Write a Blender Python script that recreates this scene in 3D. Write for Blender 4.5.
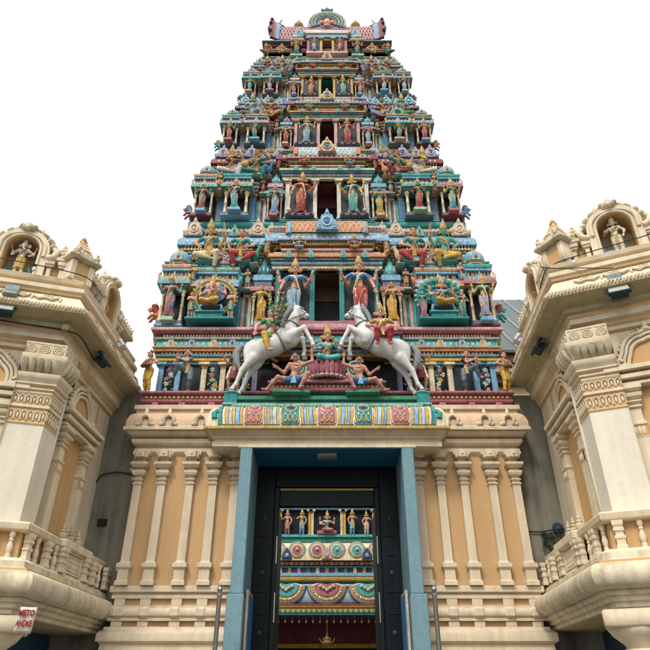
import bpy, math, random
import numpy as np
from mathutils import Vector, Matrix

for o in list(bpy.data.objects):
    bpy.data.objects.remove(o, do_unlink=True)
random.seed(7)
SC = bpy.context.scene
COL = SC.collection
R = math.radians
PI = math.pi

# ------------------------------------------------------------------ camera
cam = bpy.data.cameras.new('camera')
camo = bpy.data.objects.new('camera', cam)
COL.objects.link(camo)
camo.location = (0, -10.5, 1.6)
camo.rotation_euler = (R(90 + 31.25), 0, 0)
cam.sensor_width = 36
cam.lens = 610 / 650 * 36
cam.shift_x = -2 / 650
cam.clip_start = 0.05
cam.clip_end = 2000
SC.camera = camo

# ------------------------------------------------------------------ world: white overcast
W = bpy.data.worlds.new('World')
SC.world = W
W.use_nodes = True
nt = W.node_tree
nt.nodes.clear()
sky = nt.nodes.new('ShaderNodeTexSky')
sky.sky_type = 'NISHITA'
sky.sun_disc = False
sky.sun_elevation = R(58)
sky.sun_rotation = R(205)
sky.dust_density = 6
sky.air_density = 1.2
hs = nt.nodes.new('ShaderNodeHueSaturation')
hs.inputs['Saturation'].default_value = 0.10
bg = nt.nodes.new('ShaderNodeBackground')
bg.inputs['Strength'].default_value = 0.06
bg2 = nt.nodes.new('ShaderNodeBackground')
# overcast luminance: brighter towards the zenith (1 + 2 sin e) / 3
tc = nt.nodes.new('ShaderNodeTexCoord')
sp = nt.nodes.new('ShaderNodeSeparateXYZ')
nt.links.new(tc.outputs['Generated'], sp.inputs[0])
mxz = nt.nodes.new('ShaderNodeMath'); mxz.operation = 'MAXIMUM'; mxz.inputs[1].default_value = 0
nt.links.new(sp.outputs['Z'], mxz.inputs[0])
lum = nt.nodes.new('ShaderNodeMath'); lum.operation = 'MULTIPLY_ADD'; lum.inputs[1].default_value = 2 / 3; lum.inputs[2].default_value = 1 / 3
nt.links.new(mxz.outputs[0], lum.inputs[0])
gain = nt.nodes.new('ShaderNodeMath'); gain.operation = 'MULTIPLY'; gain.inputs[1].default_value = 1.35
nt.links.new(lum.outputs[0], gain.inputs[0])
bg2.inputs['Color'].default_value = (0.985, 0.99, 1, 1)
nt.links.new(gain.outputs[0], bg2.inputs['Strength'])
addn = nt.nodes.new('ShaderNodeAddShader')
wo = nt.nodes.new('ShaderNodeOutputWorld')
nt.links.new(sky.outputs[0], hs.inputs['Color'])
nt.links.new(hs.outputs[0], bg.inputs['Color'])
nt.links.new(bg.outputs[0], addn.inputs[0])
nt.links.new(bg2.outputs[0], addn.inputs[1])
nt.links.new(addn.outputs[0], wo.inputs[0])

sun = bpy.data.lights.new('sun', 'SUN')
sun.energy = 1.5
sun.angle = R(10)
sun.color = (1, 0.96, 0.9)
suno = bpy.data.objects.new('sun', sun)
COL.objects.link(suno)
suno.rotation_euler = (R(40), 0, R(-24))
vs = SC.view_settings
vs.view_transform = 'Standard'
vs.look = 'None'
vs.exposure = 0.24
SC.cycles.diffuse_bounces = 2
vs.gamma = 1
vs.use_curve_mapping = False

# ------------------------------------------------------------------ materials
MATS = {}
def mat(name, col, rough=0.62, grime=0.3, scale=5.0, bump=0.25, metal=0.0, dark=None, fine=60, mott=.05, strk=5.0):
    m = bpy.data.materials.new(name)
    m.use_nodes = True
    n = m.node_tree.nodes
    l = m.node_tree.links
    b = n['Principled BSDF']
    b.inputs['Roughness'].default_value = rough
    b.inputs['Metallic'].default_value = metal
    b.inputs['Specular IOR Level'].default_value = 0.5 if (metal or rough < 0.2) else 0.18
    g = n.new('ShaderNodeNewGeometry')
    no = n.new('ShaderNodeTexNoise')
    no.inputs['Scale'].default_value = scale
    no.inputs['Detail'].default_value = 7
    no.inputs['Roughness'].default_value = 0.68
    l.new(g.outputs['Position'], no.inputs['Vector'])
    mp = n.new('ShaderNodeMapping')
    mp.inputs['Scale'].default_value = (scale * strk, scale * strk, scale * 0.25)
    l.new(g.outputs['Position'], mp.inputs['Vector'])
    st = n.new('ShaderNodeTexNoise')
    st.inputs['Scale'].default_value = 1.0
    st.inputs['Detail'].default_value = 5
    l.new(mp.outputs[0], st.inputs['Vector'])
    mu = n.new('ShaderNodeMath')
    mu.operation = 'MULTIPLY_ADD'
    l.new(no.outputs['Fac'], mu.inputs[0])
    mu.inputs[1].default_value = 0.5
    m2 = n.new('ShaderNodeMath')
    m2.operation = 'MULTIPLY'
    l.new(st.outputs['Fac'], m2.inputs[0])
    m2.inputs[1].default_value = 0.5
    l.new(m2.outputs[0], mu.inputs[2])
    rp = n.new('ShaderNodeValToRGB')
    rp.color_ramp.elements[0].position = 0.44
    rp.color_ramp.elements[1].position = 0.68
    rp.color_ramp.elements[0].color = (0, 0, 0, 1)
    rp.color_ramp.elements[1].color = (grime, grime, grime, 1)
    l.new(mu.outputs[0], rp.inputs[0])
    mx = n.new('ShaderNodeMixRGB')
    d = dark or tuple(c * 0.3 + 0.02 for c in col)
    mx.inputs[1].default_value = (*col, 1)
    mx.inputs[2].default_value = (*d, 1)
    l.new(rp.outputs[0], mx.inputs[0])
    # gentle brightness mottling of the paint
    n2 = n.new('ShaderNodeTexNoise')
    n2.inputs['Scale'].default_value = fine * 0.35
    n2.inputs['Detail'].default_value = 4
    l.new(g.outputs['Position'], n2.inputs['Vector'])
    mr = n.new('ShaderNodeMapRange')
    mr.inputs['From Min'].default_value = 0.3
    mr.inputs['From Max'].default_value = 0.7
    mr.inputs['To Min'].default_value = 1 - mott
    mr.inputs['To Max'].default_value = 1 + mott * .7
    l.new(n2.outputs['Fac'], mr.inputs[0])
    vm = n.new('ShaderNodeMixRGB')
    vm.blend_type = 'MULTIPLY'
    vm.inputs[0].default_value = 1
    l.new(mx.outputs[0], vm.inputs[1])
    l.new(mr.outputs[0], vm.inputs[2])
    l.new(vm.outputs[0], b.inputs['Base Color'])
    if bump:
        bn = n.new('ShaderNodeTexNoise')
        bn.inputs['Scale'].default_value = fine
        bn.inputs['Detail'].default_value = 4
        l.new(g.outputs['Position'], bn.inputs['Vector'])
        bp = n.new('ShaderNodeBump')
        bp.inputs['Strength'].default_value = bump
        bp.inputs['Distance'].default_value = 0.01
        l.new(bn.outputs['Fac'], bp.inputs['Height'])
        l.new(bp.outputs[0], b.inputs['Normal'])
    MATS[name] = m
    return m

for nm, c in dict(
    teal=(0.03, 0.25, 0.24), turquoise=(0.10, 0.43, 0.41), green=(0.06, 0.25, 0.14), leaf=(0.07, 0.16, 0.04),
    palegreen=(0.33, 0.52, 0.38), pink=(0.44, 0.155, 0.185), palepink=(0.60, 0.36, 0.335), maroon=(0.20, 0.055, 0.07),
    red=(0.42, 0.06, 0.06), orange=(0.56, 0.24, 0.11), peach=(0.66, 0.42, 0.27), yellow=(0.64, 0.38, 0.07),
    gold=(0.54, 0.36, 0.11), cream=(0.74, 0.62, 0.40), ivory=(0.70, 0.64, 0.53), blue=(0.07, 0.20, 0.40),
    skyblue=(0.21, 0.42, 0.58), paleblue=(0.40, 0.55, 0.65), navy=(0.035, 0.075, 0.16), lavender=(0.35, 0.33, 0.47),
    purple=(0.18, 0.09, 0.18), grey=(0.36, 0.37, 0.38), darkpanel=(0.03, 0.036, 0.042), brown=(0.16, 0.08, 0.045),
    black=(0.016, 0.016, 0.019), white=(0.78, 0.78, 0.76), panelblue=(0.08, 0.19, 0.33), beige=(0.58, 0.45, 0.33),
    slate=(0.14, 0.18, 0.21)).items():
    mat(nm, c, rough=0.5, grime=0.8, scale=6, mott=.2, dark=tuple(q * 0.33 + 0.012 for q in c))
for nm, c in dict(skin_pink=(0.68, 0.36, 0.27), skin_tan=(0.60, 0.33, 0.19), skin_blue=(0.16, 0.38, 0.48),
                  skin_green=(0.10, 0.36, 0.26), skin_gold=(0.68, 0.47, 0.18), skin_brown=(0.36, 0.17, 0.10), skin_rose=(0.50, 0.25, 0.18)).items():
    mat(nm, c, rough=0.45, grime=0.35, scale=9)
mat('base_cream', (0.70, 0.58, 0.41), grime=0.6, scale=1.5, dark=(0.36, 0.28, 0.18), bump=0.2)
mat('base_tan', (0.56, 0.355, 0.17), grime=0.5, scale=0.9, dark=(0.42, 0.25, 0.115), bump=0.2)
mat('base_peach', (0.66, 0.46, 0.30), grime=0.5, scale=2, dark=(0.38, 0.26, 0.16), bump=0.2)
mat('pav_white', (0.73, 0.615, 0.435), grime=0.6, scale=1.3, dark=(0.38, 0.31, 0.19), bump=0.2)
mat('pav_pale', (0.72, 0.66, 0.52), grime=0.4, scale=1.2, dark=(0.45, 0.40, 0.30), bump=0.2)
mat('pav_tan', (0.58, 0.36, 0.155), grime=0.4, scale=1.3, dark=(0.38, 0.22, 0.11), bump=0.2)
mat('pav_stone', (0.66, 0.57, 0.40), grime=0.75, scale=1.5, dark=(0.20, 0.165, 0.10), bump=0.5)
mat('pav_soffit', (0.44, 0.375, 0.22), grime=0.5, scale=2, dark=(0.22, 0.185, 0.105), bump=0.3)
mat('concrete', (0.23, 0.215, 0.165), grime=0.9, scale=1.1, dark=(0.055, 0.055, 0.045), bump=0.8, fine=30, rough=0.85)
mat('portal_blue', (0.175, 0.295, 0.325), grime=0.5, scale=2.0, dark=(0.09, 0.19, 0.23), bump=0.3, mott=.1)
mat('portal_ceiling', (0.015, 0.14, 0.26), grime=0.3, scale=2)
mat('door_dark', (0.003, 0.006, 0.008), grime=0.4, scale=6, rough=0.45)
mat('door_green', (0.004, 0.012, 0.013), grime=0.3, scale=6, rough=0.4)
mat('horse_grey', (0.66, 0.65, 0.62), grime=0.45, scale=7, dark=(0.26, 0.25, 0.23), rough=0.42, bump=0.2)
mat('horse_mane', (0.30, 0.31, 0.33), grime=0.5, scale=9, rough=0.5)
mat('steel', (0.42, 0.41, 0.36), metal=0.85, rough=0.32, grime=0.3, bump=0)
mat('lamp_metal', (0.22, 0.25, 0.24), rough=0.5, grime=0.5, bump=0.1)
mat('lamp_dark', (0.03, 0.05, 0.055), rough=0.5, grime=0.4, bump=0.1)
mat('lamp_glass', (0.42, 0.45, 0.40), rough=0.08, grime=0.15, bump=0)
mat('cable', (0.025, 0.025, 0.025), rough=0.6, bump=0)
mat('ground', (0.10, 0.097, 0.09), grime=0.6, scale=1.2, dark=(0.06, 0.06, 0.055), rough=0.85)
mat('paving', (0.17, 0.155, 0.135), grime=0.6, scale=1.5, rough=0.8)
mat('roof_metal', (0.09, 0.115, 0.105), grime=0.5, scale=1, rough=0.45, bump=0)
mat('house_wall', (0.60, 0.48, 0.28), grime=0.4, scale=1)
mat('moss', (0.022, 0.03, 0.012), grime=0.5)
mat('sign_white', (0.58, 0.54, 0.44), grime=0.3, bump=0)
mat('sign_red', (0.27, 0.015, 0.02), grime=0.2, bump=0)
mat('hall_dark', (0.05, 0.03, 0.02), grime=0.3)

# ------------------------------------------------------------------ mesh builder
def rotz(a, t=(0, 0, 0), s=1.0):
    c, n = math.cos(a), math.sin(a)
    if np.isscalar(s): s = (s, s, s)
    return np.array([[c * s[0], -n * s[1], 0, t[0]], [n * s[0], c * s[1], 0, t[1]], [0, 0, s[2], t[2]], [0, 0, 0, 1.0]])

class MB:
    def __init__(s):
        s.v = []; s.f = []; s.mi = []; s.m = 0; s.M = None; s.n = 0
    def add(s, vs, fs, m=None):
        vs = np.asarray(vs, float).reshape(-1, 3)
        if s.M is not None:
            vs = vs @ s.M[:3, :3].T + s.M[:3, 3]
        b = s.n
        s.v.append(vs); s.n += len(vs)
        mm = s.m if m is None else m
        for f in fs:
            s.f.append([i + b for i in f]); s.mi.append(mm)
    def box(s, x0, x1, y0, y1, z0, z1, m=None, t=0.0):
        # t: chamfer of the vertical and top edges
        if t:
            pl = [(x0 + t, y0), (x1 - t, y0), (x1, y0 + t), (x1, y1 - t), (x1 - t, y1), (x0 + t, y1), (x0, y1 - t), (x0, y0 + t)]
            cx, cy = (x0 + x1) / 2, (y0 + y1) / 2
            q = lambda k: [(cx + (a - cx) * k[0], cy + (b - cy) * k[1]) for a, b in pl]
            kx, ky = 1 - 2 * t / max(x1 - x0, 1e-6), 1 - 2 * t / max(y1 - y0, 1e-6)
            vs = []
            for z, k in ((z0, (kx, ky)), (z0 + t, (1, 1)), (z1 - t, (1, 1)), (z1, (kx, ky))):
                vs += [(a, b, z) for a, b in q(k)]
            fs = [[i * 8 + j, i * 8 + (j + 1) % 8, i * 8 + 8 + (j + 1) % 8, i * 8 + 8 + j] for i in range(3) for j in range(8)]
            fs += [list(range(7, -1, -1)), list(range(24, 32))]
            s.add(vs, fs, m); return
        vs = [(x0, y0, z0), (x1, y0, z0), (x1, y1, z0), (x0, y1, z0), (x0, y0, z1), (x1, y0, z1), (x1, y1, z1), (x0, y1, z1)]
        s.add(vs, [[0, 3, 2, 1], [4, 5, 6, 7], [0, 1, 5, 4], [1, 2, 6, 5], [2, 3, 7, 6], [3, 0, 4, 7]], m)
    def sweep(s, plan, prof, closed=False, cap=True):
        # plan: list of (x,y), outward on the right of travel; prof: (out,z[,mat]) bottom to top
        P = np.array(plan, float); n = len(P)
        mit = []
        for i in range(n):
            a = P[i] - P[i - 1] if (closed or i > 0) else None
            b = P[(i + 1) % n] - P[i] if (closed or i < n - 1) else None
            def nr(d):
                d = d / np.linalg.norm(d); return np.array([d[1], -d[0]])
            if a is None: v = nr(b)
            elif b is None: v = nr(a)
            else:
                n1, n2 = nr(a), nr(b); v = (n1 + n2) / max(0.25, 1 + n1 @ n2)
            mit.append(v)
        mit = np.array(mit); vs = []
        for p in prof:
            q = P + mit * p[0]
            vs.append(np.column_stack([q, np.full(n, p[1])]))
        vs = np.concatenate(vs)
        E = n if closed else n - 1
        mats = [p[2] if len(p) > 2 else None for p in prof]
        b0 = s.n; first = True
        for k in range(len(prof) - 1):
            fs = [[k * n + i, k * n + (i + 1) % n, (k + 1) * n + (i + 1) % n, (k + 1) * n + i] for i in range(E)]
            if first:
                s.add(vs, fs, mats[k]); first = False
            else:
                mm = s.m if mats[k] is None else mats[k]
                for f in fs:
                    s.f.append([i + b0 for i in f]); s.mi.append(mm)
        if cap:
            L = len(prof) - 1
            if closed:
                s.f.append([b0 + L * n + i for i in range(n)]); s.mi.append(mats[L - 1] or s.m)
                s.f.append([b0 + i for i in range(n - 1, -1, -1)]); s.mi.append(mats[0] or s.m)
            else:
                for e in (0, n - 1):
                    s.f.append([b0 + k * n + e for k in range(L + 1)]); s.mi.append(mats[0] if mats[0] is not None else s.m)
    def lathe(s, c, prof, n=12, sy=1.0, m=None, ph=0.0):
        vs = []
        for r, z in prof:
            for i in range(n):
                a = 2 * PI * i / n + ph
                vs.append((c[0] + r * math.cos(a), c[1] + r * sy * math.sin(a), c[2] + z))
        fs = [[k * n + i, k * n + (i + 1) % n, (k + 1) * n + (i + 1) % n, (k + 1) * n + i] for k in range(len(prof) - 1) for i in range(n)]
        fs += [list(range(n - 1, -1, -1)), [(len(prof) - 1) * n + i for i in range(n)]]
        s.add(vs, fs, m)
    def tube(s, pts, rad, n=6, m=None, closed=False, flat=1.0):
        pts = [np.array(p, float) for p in pts]; L = len(pts)
        if np.isscalar(rad): rad = [rad] * L
        vs = []; up = np.array([0.0, 0, 1])
        prevx = None
        for i in range(L):
            a = pts[i - 1] if (i > 0 or closed) else pts[i]
            b = pts[(i + 1) % L] if (i < L - 1 or closed) else pts[i]
            t = b - a; t = t / (np.linalg.norm(t) + 1e-9)
            if prevx is None:
                h = np.array([0, 1.0, 0]) if abs(t[1]) < 0.9 else np.array([1.0, 0, 0])
                x = np.cross(h, t)
            else:
                x = prevx - t * (prevx @ t)
            x = x / (np.linalg.norm(x) + 1e-9); y = np.cross(t, x); prevx = x
            for k in range(n):
                an = 2 * PI * k / n
                vs.append(pts[i] + rad[i] * (x * math.cos(an) + y * math.sin(an) * flat))
        E = L if closed else L - 1
        fs = [[(i % L) * n + k, (i % L) * n + (k + 1) % n, ((i + 1) % L) * n + (k + 1) % n, ((i + 1) % L) * n + k] for i in range(E) for k in range(n)]
        if not closed:
            fs += [list(range(n - 1, -1, -1)), [(L - 1) * n + k for k in range(n)]]
        s.add(vs, fs, m)
    def ell(s, c, r, nu=10, nv=6, m=None):
        if np.isscalar(r): r = (r, r, r)
        vs = [(c[0], c[1], c[2] - r[2])]
        for j in range(1, nv):
            p = -PI / 2 + PI * j / nv
            for i in range(nu):
                a = 2 * PI * i / nu
                vs.append((c[0] + r[0] * math.cos(p) * math.cos(a), c[1] + r[1] * math.cos(p) * math.sin(a), c[2] + r[2] * math.sin(p)))
        vs.append((c[0], c[1], c[2] + r[2]))
        T = len(vs) - 1
        fs = [[0, 1 + (i + 1) % nu, 1 + i] for i in range(nu)]
        for j in range(nv - 2):
            for i in range(nu):
                fs.append([1 + j * nu + i, 1 + j * nu + (i + 1) % nu, 1 + (j + 1) * nu + (i + 1) % nu, 1 + (j + 1) * nu + i])
        fs += [[T, 1 + (nv - 2) * nu + i, 1 + (nv - 2) * nu + (i + 1) % nu] for i in range(nu)]
        s.add(vs, fs, m)
    def prism(s, poly, y0, y1, m=None, bev=0.0):
        # polygon in the x-z plane, front at y0 (smaller y), back at y1
        P = np.array(poly, float); n = len(P); c = P.mean(0)
        vs = []
        if bev:
            d = P - c; ln = np.linalg.norm(d, axis=1, keepdims=True); Q = P - d / np.maximum(ln, 1e-6) * bev
            rings = [(Q, y0), (P, y0 + bev), (P, y1)]
        else:
            rings = [(P, y0), (P, y1)]
        for q, y in rings:
            vs += [(a[0], y, a[1]) for a in q]
        fs = [[k * n + i, k * n + (i + 1) % n, (k + 1) * n + (i + 1) % n, (k + 1) * n + i] for k in range(len(rings) - 1) for i in range(n)]
        fs += [list(range(n)), [(len(rings) - 1) * n + i for i in range(n - 1, -1, -1)]]
        s.add(vs, fs, m)
    def ring(s, outer, inner, y0, y1, m=None):
        # open strip frame between two outlines (same count) in the x-z plane
        n = len(outer); vs = []
        for y in (y0, y1):
            vs += [(a, y, b) for a, b in outer] + [(a, y, b) for a, b in inner]
        fs = []
        for i in range(n - 1):
            j = i + 1
            fs += [[i, j, n + j, n + i], [2 * n + i, 3 * n + i, 3 * n + j, 2 * n + j], [i, 2 * n + i, 2 * n + j, j], [n + i, n + j, 3 * n + j, 3 * n + i]]
        fs += [[0, n, 3 * n, 2 * n], [n - 1, 3 * n - 1, 4 * n - 1, 2 * n - 1]]
        s.add(vs, fs, m)
    def mesh(s, name, mats, ang=40):
        me = bpy.data.meshes.new(name)
        me.from_pydata(np.concatenate(s.v).tolist(), [], s.f)
        for m in mats: me.materials.append(MATS[m] if isinstance(m, str) else m)
        if len(mats) > 1:
            me.polygons.foreach_set('material_index', np.minimum(s.mi, len(mats) - 1).astype(np.int32))
        me.polygons.foreach_set('use_smooth', np.ones(len(me.polygons), bool))
        me.set_sharp_from_angle(angle=R(ang))
        me.update()
        return me
    def build(s, name, mats, parent=None, ang=40, stuff=False, world=False):
        if isinstance(mats, str): mats = [mats]
        o = bpy.data.objects.new(name, s.mesh(name, mats, ang))
        COL.objects.link(o)
        if parent is not None:
            o.parent = parent
            if world:
                p = parent
                while p is not None and p.type != 'EMPTY': p = p.parent
                if p is parent: o.matrix_parent_inverse = Matrix.Translation(-parent.location)
        if stuff: o['kind'] = 'stuff'
        return o

def tag(o, label, cat, group=None):
    o['label'] = label; o['category'] = cat
    if group: o['group'] = group
    return o
def empty(name, label, cat, loc=(0, 0, 0), rz=0, group=None, scale=1):
    o = bpy.data.objects.new(name, None); COL.objects.link(o)
    o.empty_display_size = 0.1
    o.location = loc; o.rotation_euler = (0, 0, rz)
    o.scale = (scale, scale, scale) if np.isscalar(scale) else scale
    return tag(o, label, cat, group)
def struct(o):
    o['kind'] = 'structure'; return o
def inst(name, me, parent, M=None, material=None):
    o = bpy.data.objects.new(name, me); COL.objects.link(o)
    o.parent = parent
    if M is not None: o.matrix_local = Matrix([list(r) for r in M])
    if material is not None:
        o.material_slots[0].link = 'OBJECT'; o.material_slots[0].material = MATS[material]
    return o
def arc(cx, cz, r, a0, a1, n, sx=1.0):
    return [(cx + sx * r * math.cos(R(a0 + (a1 - a0) * i / n)), cz + r * math.sin(R(a0 + (a1 - a0) * i / n))) for i in range(n + 1)]
def qr(o0, z0, o1, z1, n=5, m=None, convex=True):
    # quarter round profile between two points
    out = []
    for i in range(n + 1):
        t = PI / 2 * i / n
        if convex: a, b = math.sin(t), 1 - math.cos(t)
        else: a, b = 1 - math.cos(t), math.sin(t)
        out.append((o0 + (o1 - o0) * a, z0 + (z1 - z0) * b, m) if m is not None else (o0 + (o1 - o0) * a, z0 + (z1 - z0) * b))
    return out
def halfround(o, z0, z1, d, n=8, m=None):
    out = []
    for i in range(n + 1):
        t = -PI / 2 + PI * i / n
        p = (o + d * math.cos(t), (z0 + z1) / 2 + (z1 - z0) / 2 * math.sin(t))
        out.append(p + (m,) if m is not None else p)
    return out
def along(plan, step, closed=False, only=None):
    P = [np.array(p, float) for p in plan]; n = len(P)
    for i in range(n if closed else n - 1):
        a, b = P[i], P[(i + 1) % n]; d = b - a; L = np.linalg.norm(d)
        if L < step * 0.6: continue
        d = d / L; nn = np.array([d[1], -d[0]])
        if only and not only(nn): continue
        k = max(1, int(round(L / step)))
        for j in range(k):
            yield a + d * L * (j + 0.5) / k, math.atan2(d[1], d[0]), L / k, nn
# ------------------------------------------------------------------ sculpted figures (signed distance shapes -> one skin)
def surfnets(F, org, cell):
    ins = F < 0
    nx, ny, nz = F.shape
    cnt = np.zeros((nx - 1, ny - 1, nz - 1), np.int8)
    for a in (0, 1):
        for b in (0, 1):
            for c in (0, 1):
                cnt += ins[a:nx - 1 + a, b:ny - 1 + b, c:nz - 1 + c]
    act = (cnt > 0) & (cnt < 8)
    idx = np.argwhere(act)
    acc = np.zeros((len(idx), 3)); num = np.zeros((len(idx), 1))
    cs = [(a, b, c) for a in (0, 1) for b in (0, 1) for c in (0, 1)]
    for p in cs:
        for ax in range(3):
            if p[ax]: continue
            q = list(p); q[ax] = 1
            f0 = F[idx[:, 0] + p[0], idx[:, 1] + p[1], idx[:, 2] + p[2]]
            f1 = F[idx[:, 0] + q[0], idx[:, 1] + q[1], idx[:, 2] + q[2]]
            m = (f0 < 0) != (f1 < 0)
            t = np.where(m, f0 / np.where(m, f0 - f1, 1), 0)
            pt = np.array(p, float)[None] + (np.array(q) - np.array(p))[None] * t[:, None]
            acc += np.where(m[:, None], pt, 0); num[:, 0] += m
    V = org + cell * (idx + acc / num)
    vid = -np.ones(act.shape, int); vid[act] = np.arange(len(idx))
    faces = []
    for ax in range(3):
        b, c = (ax + 1) % 3, (ax + 2) % 3
        sl0 = [slice(None)] * 3; sl1 = [slice(None)] * 3
        sl0[ax] = slice(0, -1); sl1[ax] = slice(1, None)
        ch = np.argwhere(ins[tuple(sl0)] != ins[tuple(sl1)])
        ok = (ch[:, b] > 0) & (ch[:, c] > 0) & (ch[:, b] < F.shape[b] - 1) & (ch[:, c] < F.shape[c] - 1)
        ch = ch[ok]
        def at(db, dc):
            q = ch.copy(); q[:, b] += db; q[:, c] += dc
            return vid[q[:, 0], q[:, 1], q[:, 2]]
        Q = np.column_stack([at(-1, -1), at(0, -1), at(0, 0), at(-1, 0)])
        fl = ~ins[ch[:, 0], ch[:, 1], ch[:, 2]]
        Q[fl] = Q[fl][:, ::-1]
        faces.append(Q)
    return V, np.concatenate(faces)

class SDF:
    def __init__(s): s.p = []
    def cone(s, a, b, ra, rb, k=0.02, tag=''):
        s.p.append(('c', np.array(a, float), np.array(b, float), ra, rb, k, tag)); return s
    def ell(s, c, r, k=0.02, tag='', rot=None):
        s.p.append(('e', np.array(c, float), np.array([r] * 3 if np.isscalar(r) else r, float), rot, None, k, tag)); return s
    def surf(s, cell, infl=0.0, tags=None, zclip=None):
        ps = [p for p in s.p if tags is None or p[6] in tags]
        lo = np.array([1e9] * 3); hi = -lo
        bb = []
        for p in ps:
            if p[0] == 'c':
                m = max(p[3], p[4]); a = np.minimum(p[1], p[2]) - m; b = np.maximum(p[1], p[2]) + m
            else:
                m = p[2].max() if p[3] is not None else p[2]; a = p[1] - m; b = p[1] + m
            bb.append((a, b)); lo = np.minimum(lo, a); hi = np.maximum(hi, b)
        pad = infl + 3 * cell
        lo -= pad; hi += pad
        n = np.ceil((hi - lo) / cell).astype(int) + 1
        F = np.full(n, 1.0, np.float32)
        for p, (a, b) in zip(ps, bb):
            mg = infl + p[5] + 2.5 * cell
            i0 = np.maximum(((a - mg - lo) / cell).astype(int), 0); i1 = np.minimum(((b + mg - lo) / cell).astype(int) + 2, n)
            X, Y, Z = np.meshgrid(*[lo[d] + cell * np.arange(i0[d], i1[d]) for d in range(3)], indexing='ij')
            Q = np.stack([X, Y, Z], -1)
            if p[0] == 'c':
                d = p[2] - p[1]; L = d @ d + 1e-12
                t = np.clip(((Q - p[1]) @ d) / L, 0, 1)
                D = np.linalg.norm(Q - p[1] - t[..., None] * d, axis=-1) - (p[3] + (p[4] - p[3]) * t)
            else:
                q = Q - p[1]
                if p[3] is not None: q = q @ p[3]
                k0 = np.linalg.norm(q / p[2], axis=-1); k1 = np.linalg.norm(q / p[2] ** 2, axis=-1) + 1e-9
                D = k0 * (k0 - 1) / k1
            D = D - infl
            sub = F[i0[0]:i1[0], i0[1]:i1[1], i0[2]:i1[2]]
            h = np.clip(0.5 + 0.5 * (sub - D) / p[5], 0, 1)
            F[i0[0]:i1[0], i0[1]:i1[1], i0[2]:i1[2]] = sub * (1 - h) + D * h - p[5] * h * (1 - h)
        if zclip is not None:
            Z = (lo[2] + cell * np.arange(n[2]))[None, None, :]
            F = np.maximum(F, np.maximum(zclip[0] - Z, Z - zclip[1]))
        return surfnets(F, lo, cell)

def ry(a):
    c, n = math.cos(R(a)), math.sin(R(a))
    return np.array([[c, 0, n], [0, 1, 0], [-n, 0, c]])
def ik(a, b, l1, l2, hint):
    a = np.array(a, float); b = np.array(b, float); h = np.array(hint, float)
    d = b - a; L = np.linalg.norm(d)
    if L > (l1 + l2) * 0.995:
        b = a + d / L * (l1 + l2) * 0.995; d = b - a; L = np.linalg.norm(d)
    x = (l1 * l1 - l2 * l2 + L * L) / (2 * L); r = math.sqrt(max(l1 * l1 - x * x, 0)); u = d / L
    h = h - u * (h @ u); h = h / (np.linalg.norm(h) + 1e-9)
    return a + u * x + h * r, b

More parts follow.
